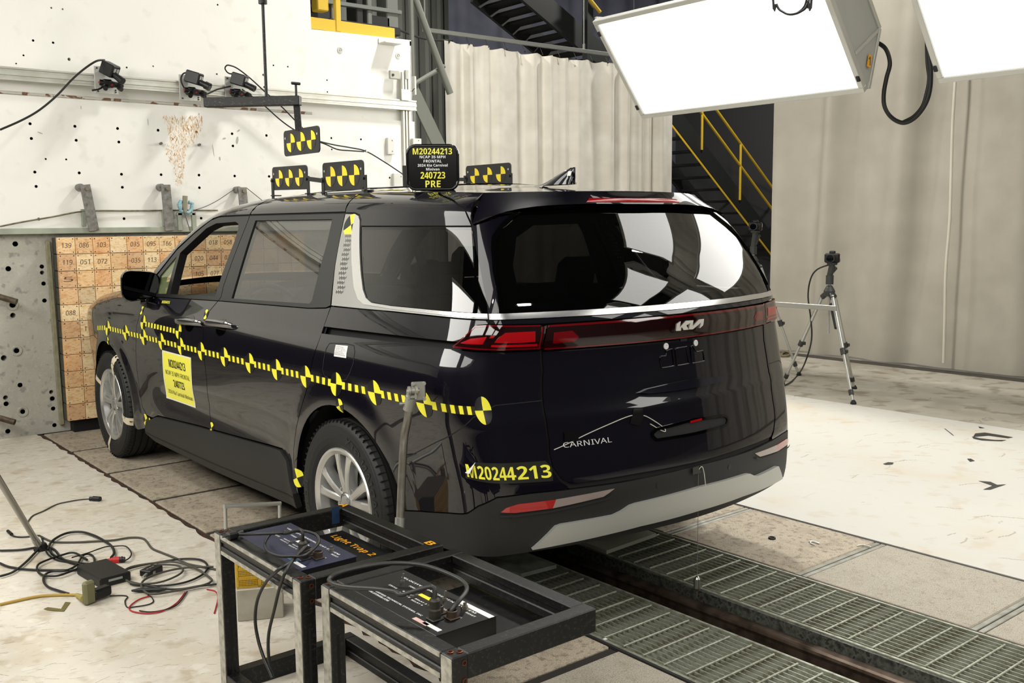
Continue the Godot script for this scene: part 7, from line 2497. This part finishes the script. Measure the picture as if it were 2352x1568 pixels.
func build_tripods() -> void:
	var f1 := on_y(1960, 928)
	var f2 := on_y(1797, 884)
	var f3 := on_y(1962, 893)
	var ap := (f1 + f2 + f3) / 3.0
	var top := on_x(1905, 668, ap.x)
	ap = Vector3(top.x, top.y, top.z)
	var cp := on_x(1897, 592, ap.x)
	cp.z = ap.z + .02
	camera_tripod("camera_tripod", "silver tripod with a camera standing before the grey curtain", [f1, f2, f3], ap, cp, 0.0)
	tripod_camera("black camera with a wide lens on the silver tripod before the grey curtain", cp, -1.15)
	# horizontal bar resting on the tripod leg
	var b1 := on_x(1921, 708, f1.x + .12)
	var b0 := on_x(1700, 729, f1.x + .12)
	tag(obj("level_bar", MB.new().bar(Vector3(b0.x, b1.y, b0.z), b1, .022, .045, .003), mat("tripod_alu")), "long silver bar lying level against the tripod leg", "bar")
	tag(obj("tripod_cable", MB.new().tube(smooth_line([cp + Vector3(-.03, -.05, .02), on_x(1878, 618, ap.x), on_x(1862, 640, ap.x), on_x(1856, 680, ap.x), on_x(1862, 730, ap.x), on_x(1864, 780, ap.x), on_x(1850, 830, ap.x), on_y(1835, 858, .02), on_y(1815, 878, .01), on_y(1790, 890, .008)], 5), .007, 8), mat("cable_black")), "black cable dropping from the tripod camera to the floor", "cable")
	var g1 := on_y(1835, 862)
	var ap2 := on_x(1730, 598, g1.x - .25)
	var g2 := Vector3(ap2.x - .45, 0, ap2.z + .25)
	var g3 := Vector3(ap2.x + .10, 0, ap2.z - .55)
	var cp2 := on_x(1722, 520, ap2.x)
	cp2.z = ap2.z + .02
	camera_tripod("camera_tripod", "second tripod with a camera half hidden behind the minivan", [g1, g2, g3], ap2, cp2, 0.0)
	tripod_camera("black camera on the half hidden tripod before the dark stairs", cp2, -1.1)
	tag(obj("tape_ring", MB.new().lathe([Vector2(.0185, 0), Vector2(.0185, .05)], Transform3D(Basis(Vector3.BACK, .25), ap2.lerp(g1, .12)), 12), mat("tape_orange", Color(.80, .34, .16), .5)), "orange tape ring round the half hidden tripod leg", "tape")
	tag(obj("coiled_rope", MB.new().tube(floor_line([[1792, 813], [1805, 808], [1815, 811], [1808, 817], [1795, 816], [1800, 809], [1812, 806]], .02), .012, 6), mat("rope_tan", Color(.45, .39, .28), .8)), "small coil of tan rope at the foot of the grey curtain", "rope")


func _ready() -> void:
	cam_basis = Basis.from_euler(Vector3(-.1211, -.6839, -.0096), EULER_ORDER_YXZ)
	cam = Camera3D.new()
	cam.name = "camera"
	add_child(cam)
	cam.transform = Transform3D(cam_basis, cam_at)
	cam.fov = rad_to_deg(2.0 * atan(784.0 / FOCAL))
	cam.near = .05
	cam.far = 80.0
	cam.current = true
	var env := Environment.new()
	env.background_mode = Environment.BG_COLOR
	env.background_color = Color(.02, .02, .022)
	env.tonemap_mode = Environment.TONE_MAPPER_LINEAR
	env.tonemap_exposure = EXPOSURE
	env.sdfgi_enabled = true
	env.ssao_enabled = true
	env.ssil_enabled = true
	var we := WorldEnvironment.new()
	we.name = "environment"
	we.environment = env
	add_child(we)
	palette()
	var zs := [[-4.51, -2.02], [-1.39, 1.10], [1.73, 4.22], [4.85, 7.34]]
	var lab := ["numbered 1 above the tripods", "next to the numbered one", "third from the white wall", "last from the white wall"]
	var lab2 := ["close to the white wall", "second from the white wall", "third from the white wall", "farthest from the white wall"]
	for k in 4:
		light_panel(zs[k][0], zs[k][1], 1.0, "tilted studio light on the curtain side, " + lab[k], "1" if k == 0 else "", Vector3(4.50, 2.60, 0), Vector3(3.80, 3.47, 0), RIGHT_ROW[k])
		light_panel(zs[k][0] + .35, zs[k][1] + .35, -1.0, "tilted studio light on the cable side, " + lab2[k], "", Vector3(4.50, 2.60, 0), Vector3(3.80, 3.47, 0), LEFT_ROW[k])
		if k > 0:
			light_panel(zs[k][0], zs[k][1], 1.0, "upper studio light on the curtain side, " + lab2[k], "", Vector3(3.55, 3.95, 0), Vector3(2.65, 4.60, 0), UPPER_ROW[k])
		if true:
			light_panel(zs[k][0], zs[k][1], -1.0, "upper studio light on the cable side, " + lab2[k], "", Vector3(3.55, 3.95, 0), Vector3(2.65, 4.60, 0), UPPER_ROW[k])
	for q in [[-5.0, 3.0, "over the cable floor", 10.0], [0.5, 7.5, "over the lane end", 14.0], [3.4, -3.4, "before the pale curtain", 55.0], [5.4, 2.0, "before the grey curtain", 12.0], [10.0, -6.5, "near the stairs", 45.0], [2.5, -9.5, "behind the white wall", 40.0]]:  # added fill lamps, each set to brighten one part of the hall
		added_bay(Vector3(q[0], 7.0, q[1]), "added unseen bay lamp under the ceiling " + q[2], q[3])
	build_floor()
	build_trench()
	build_barrier()
	build_white_wall()
	build_hall()
	build_van()
	build_wall_fittings()
	build_on_car()
	build_stands()
	build_floor_things()
	build_tripods()
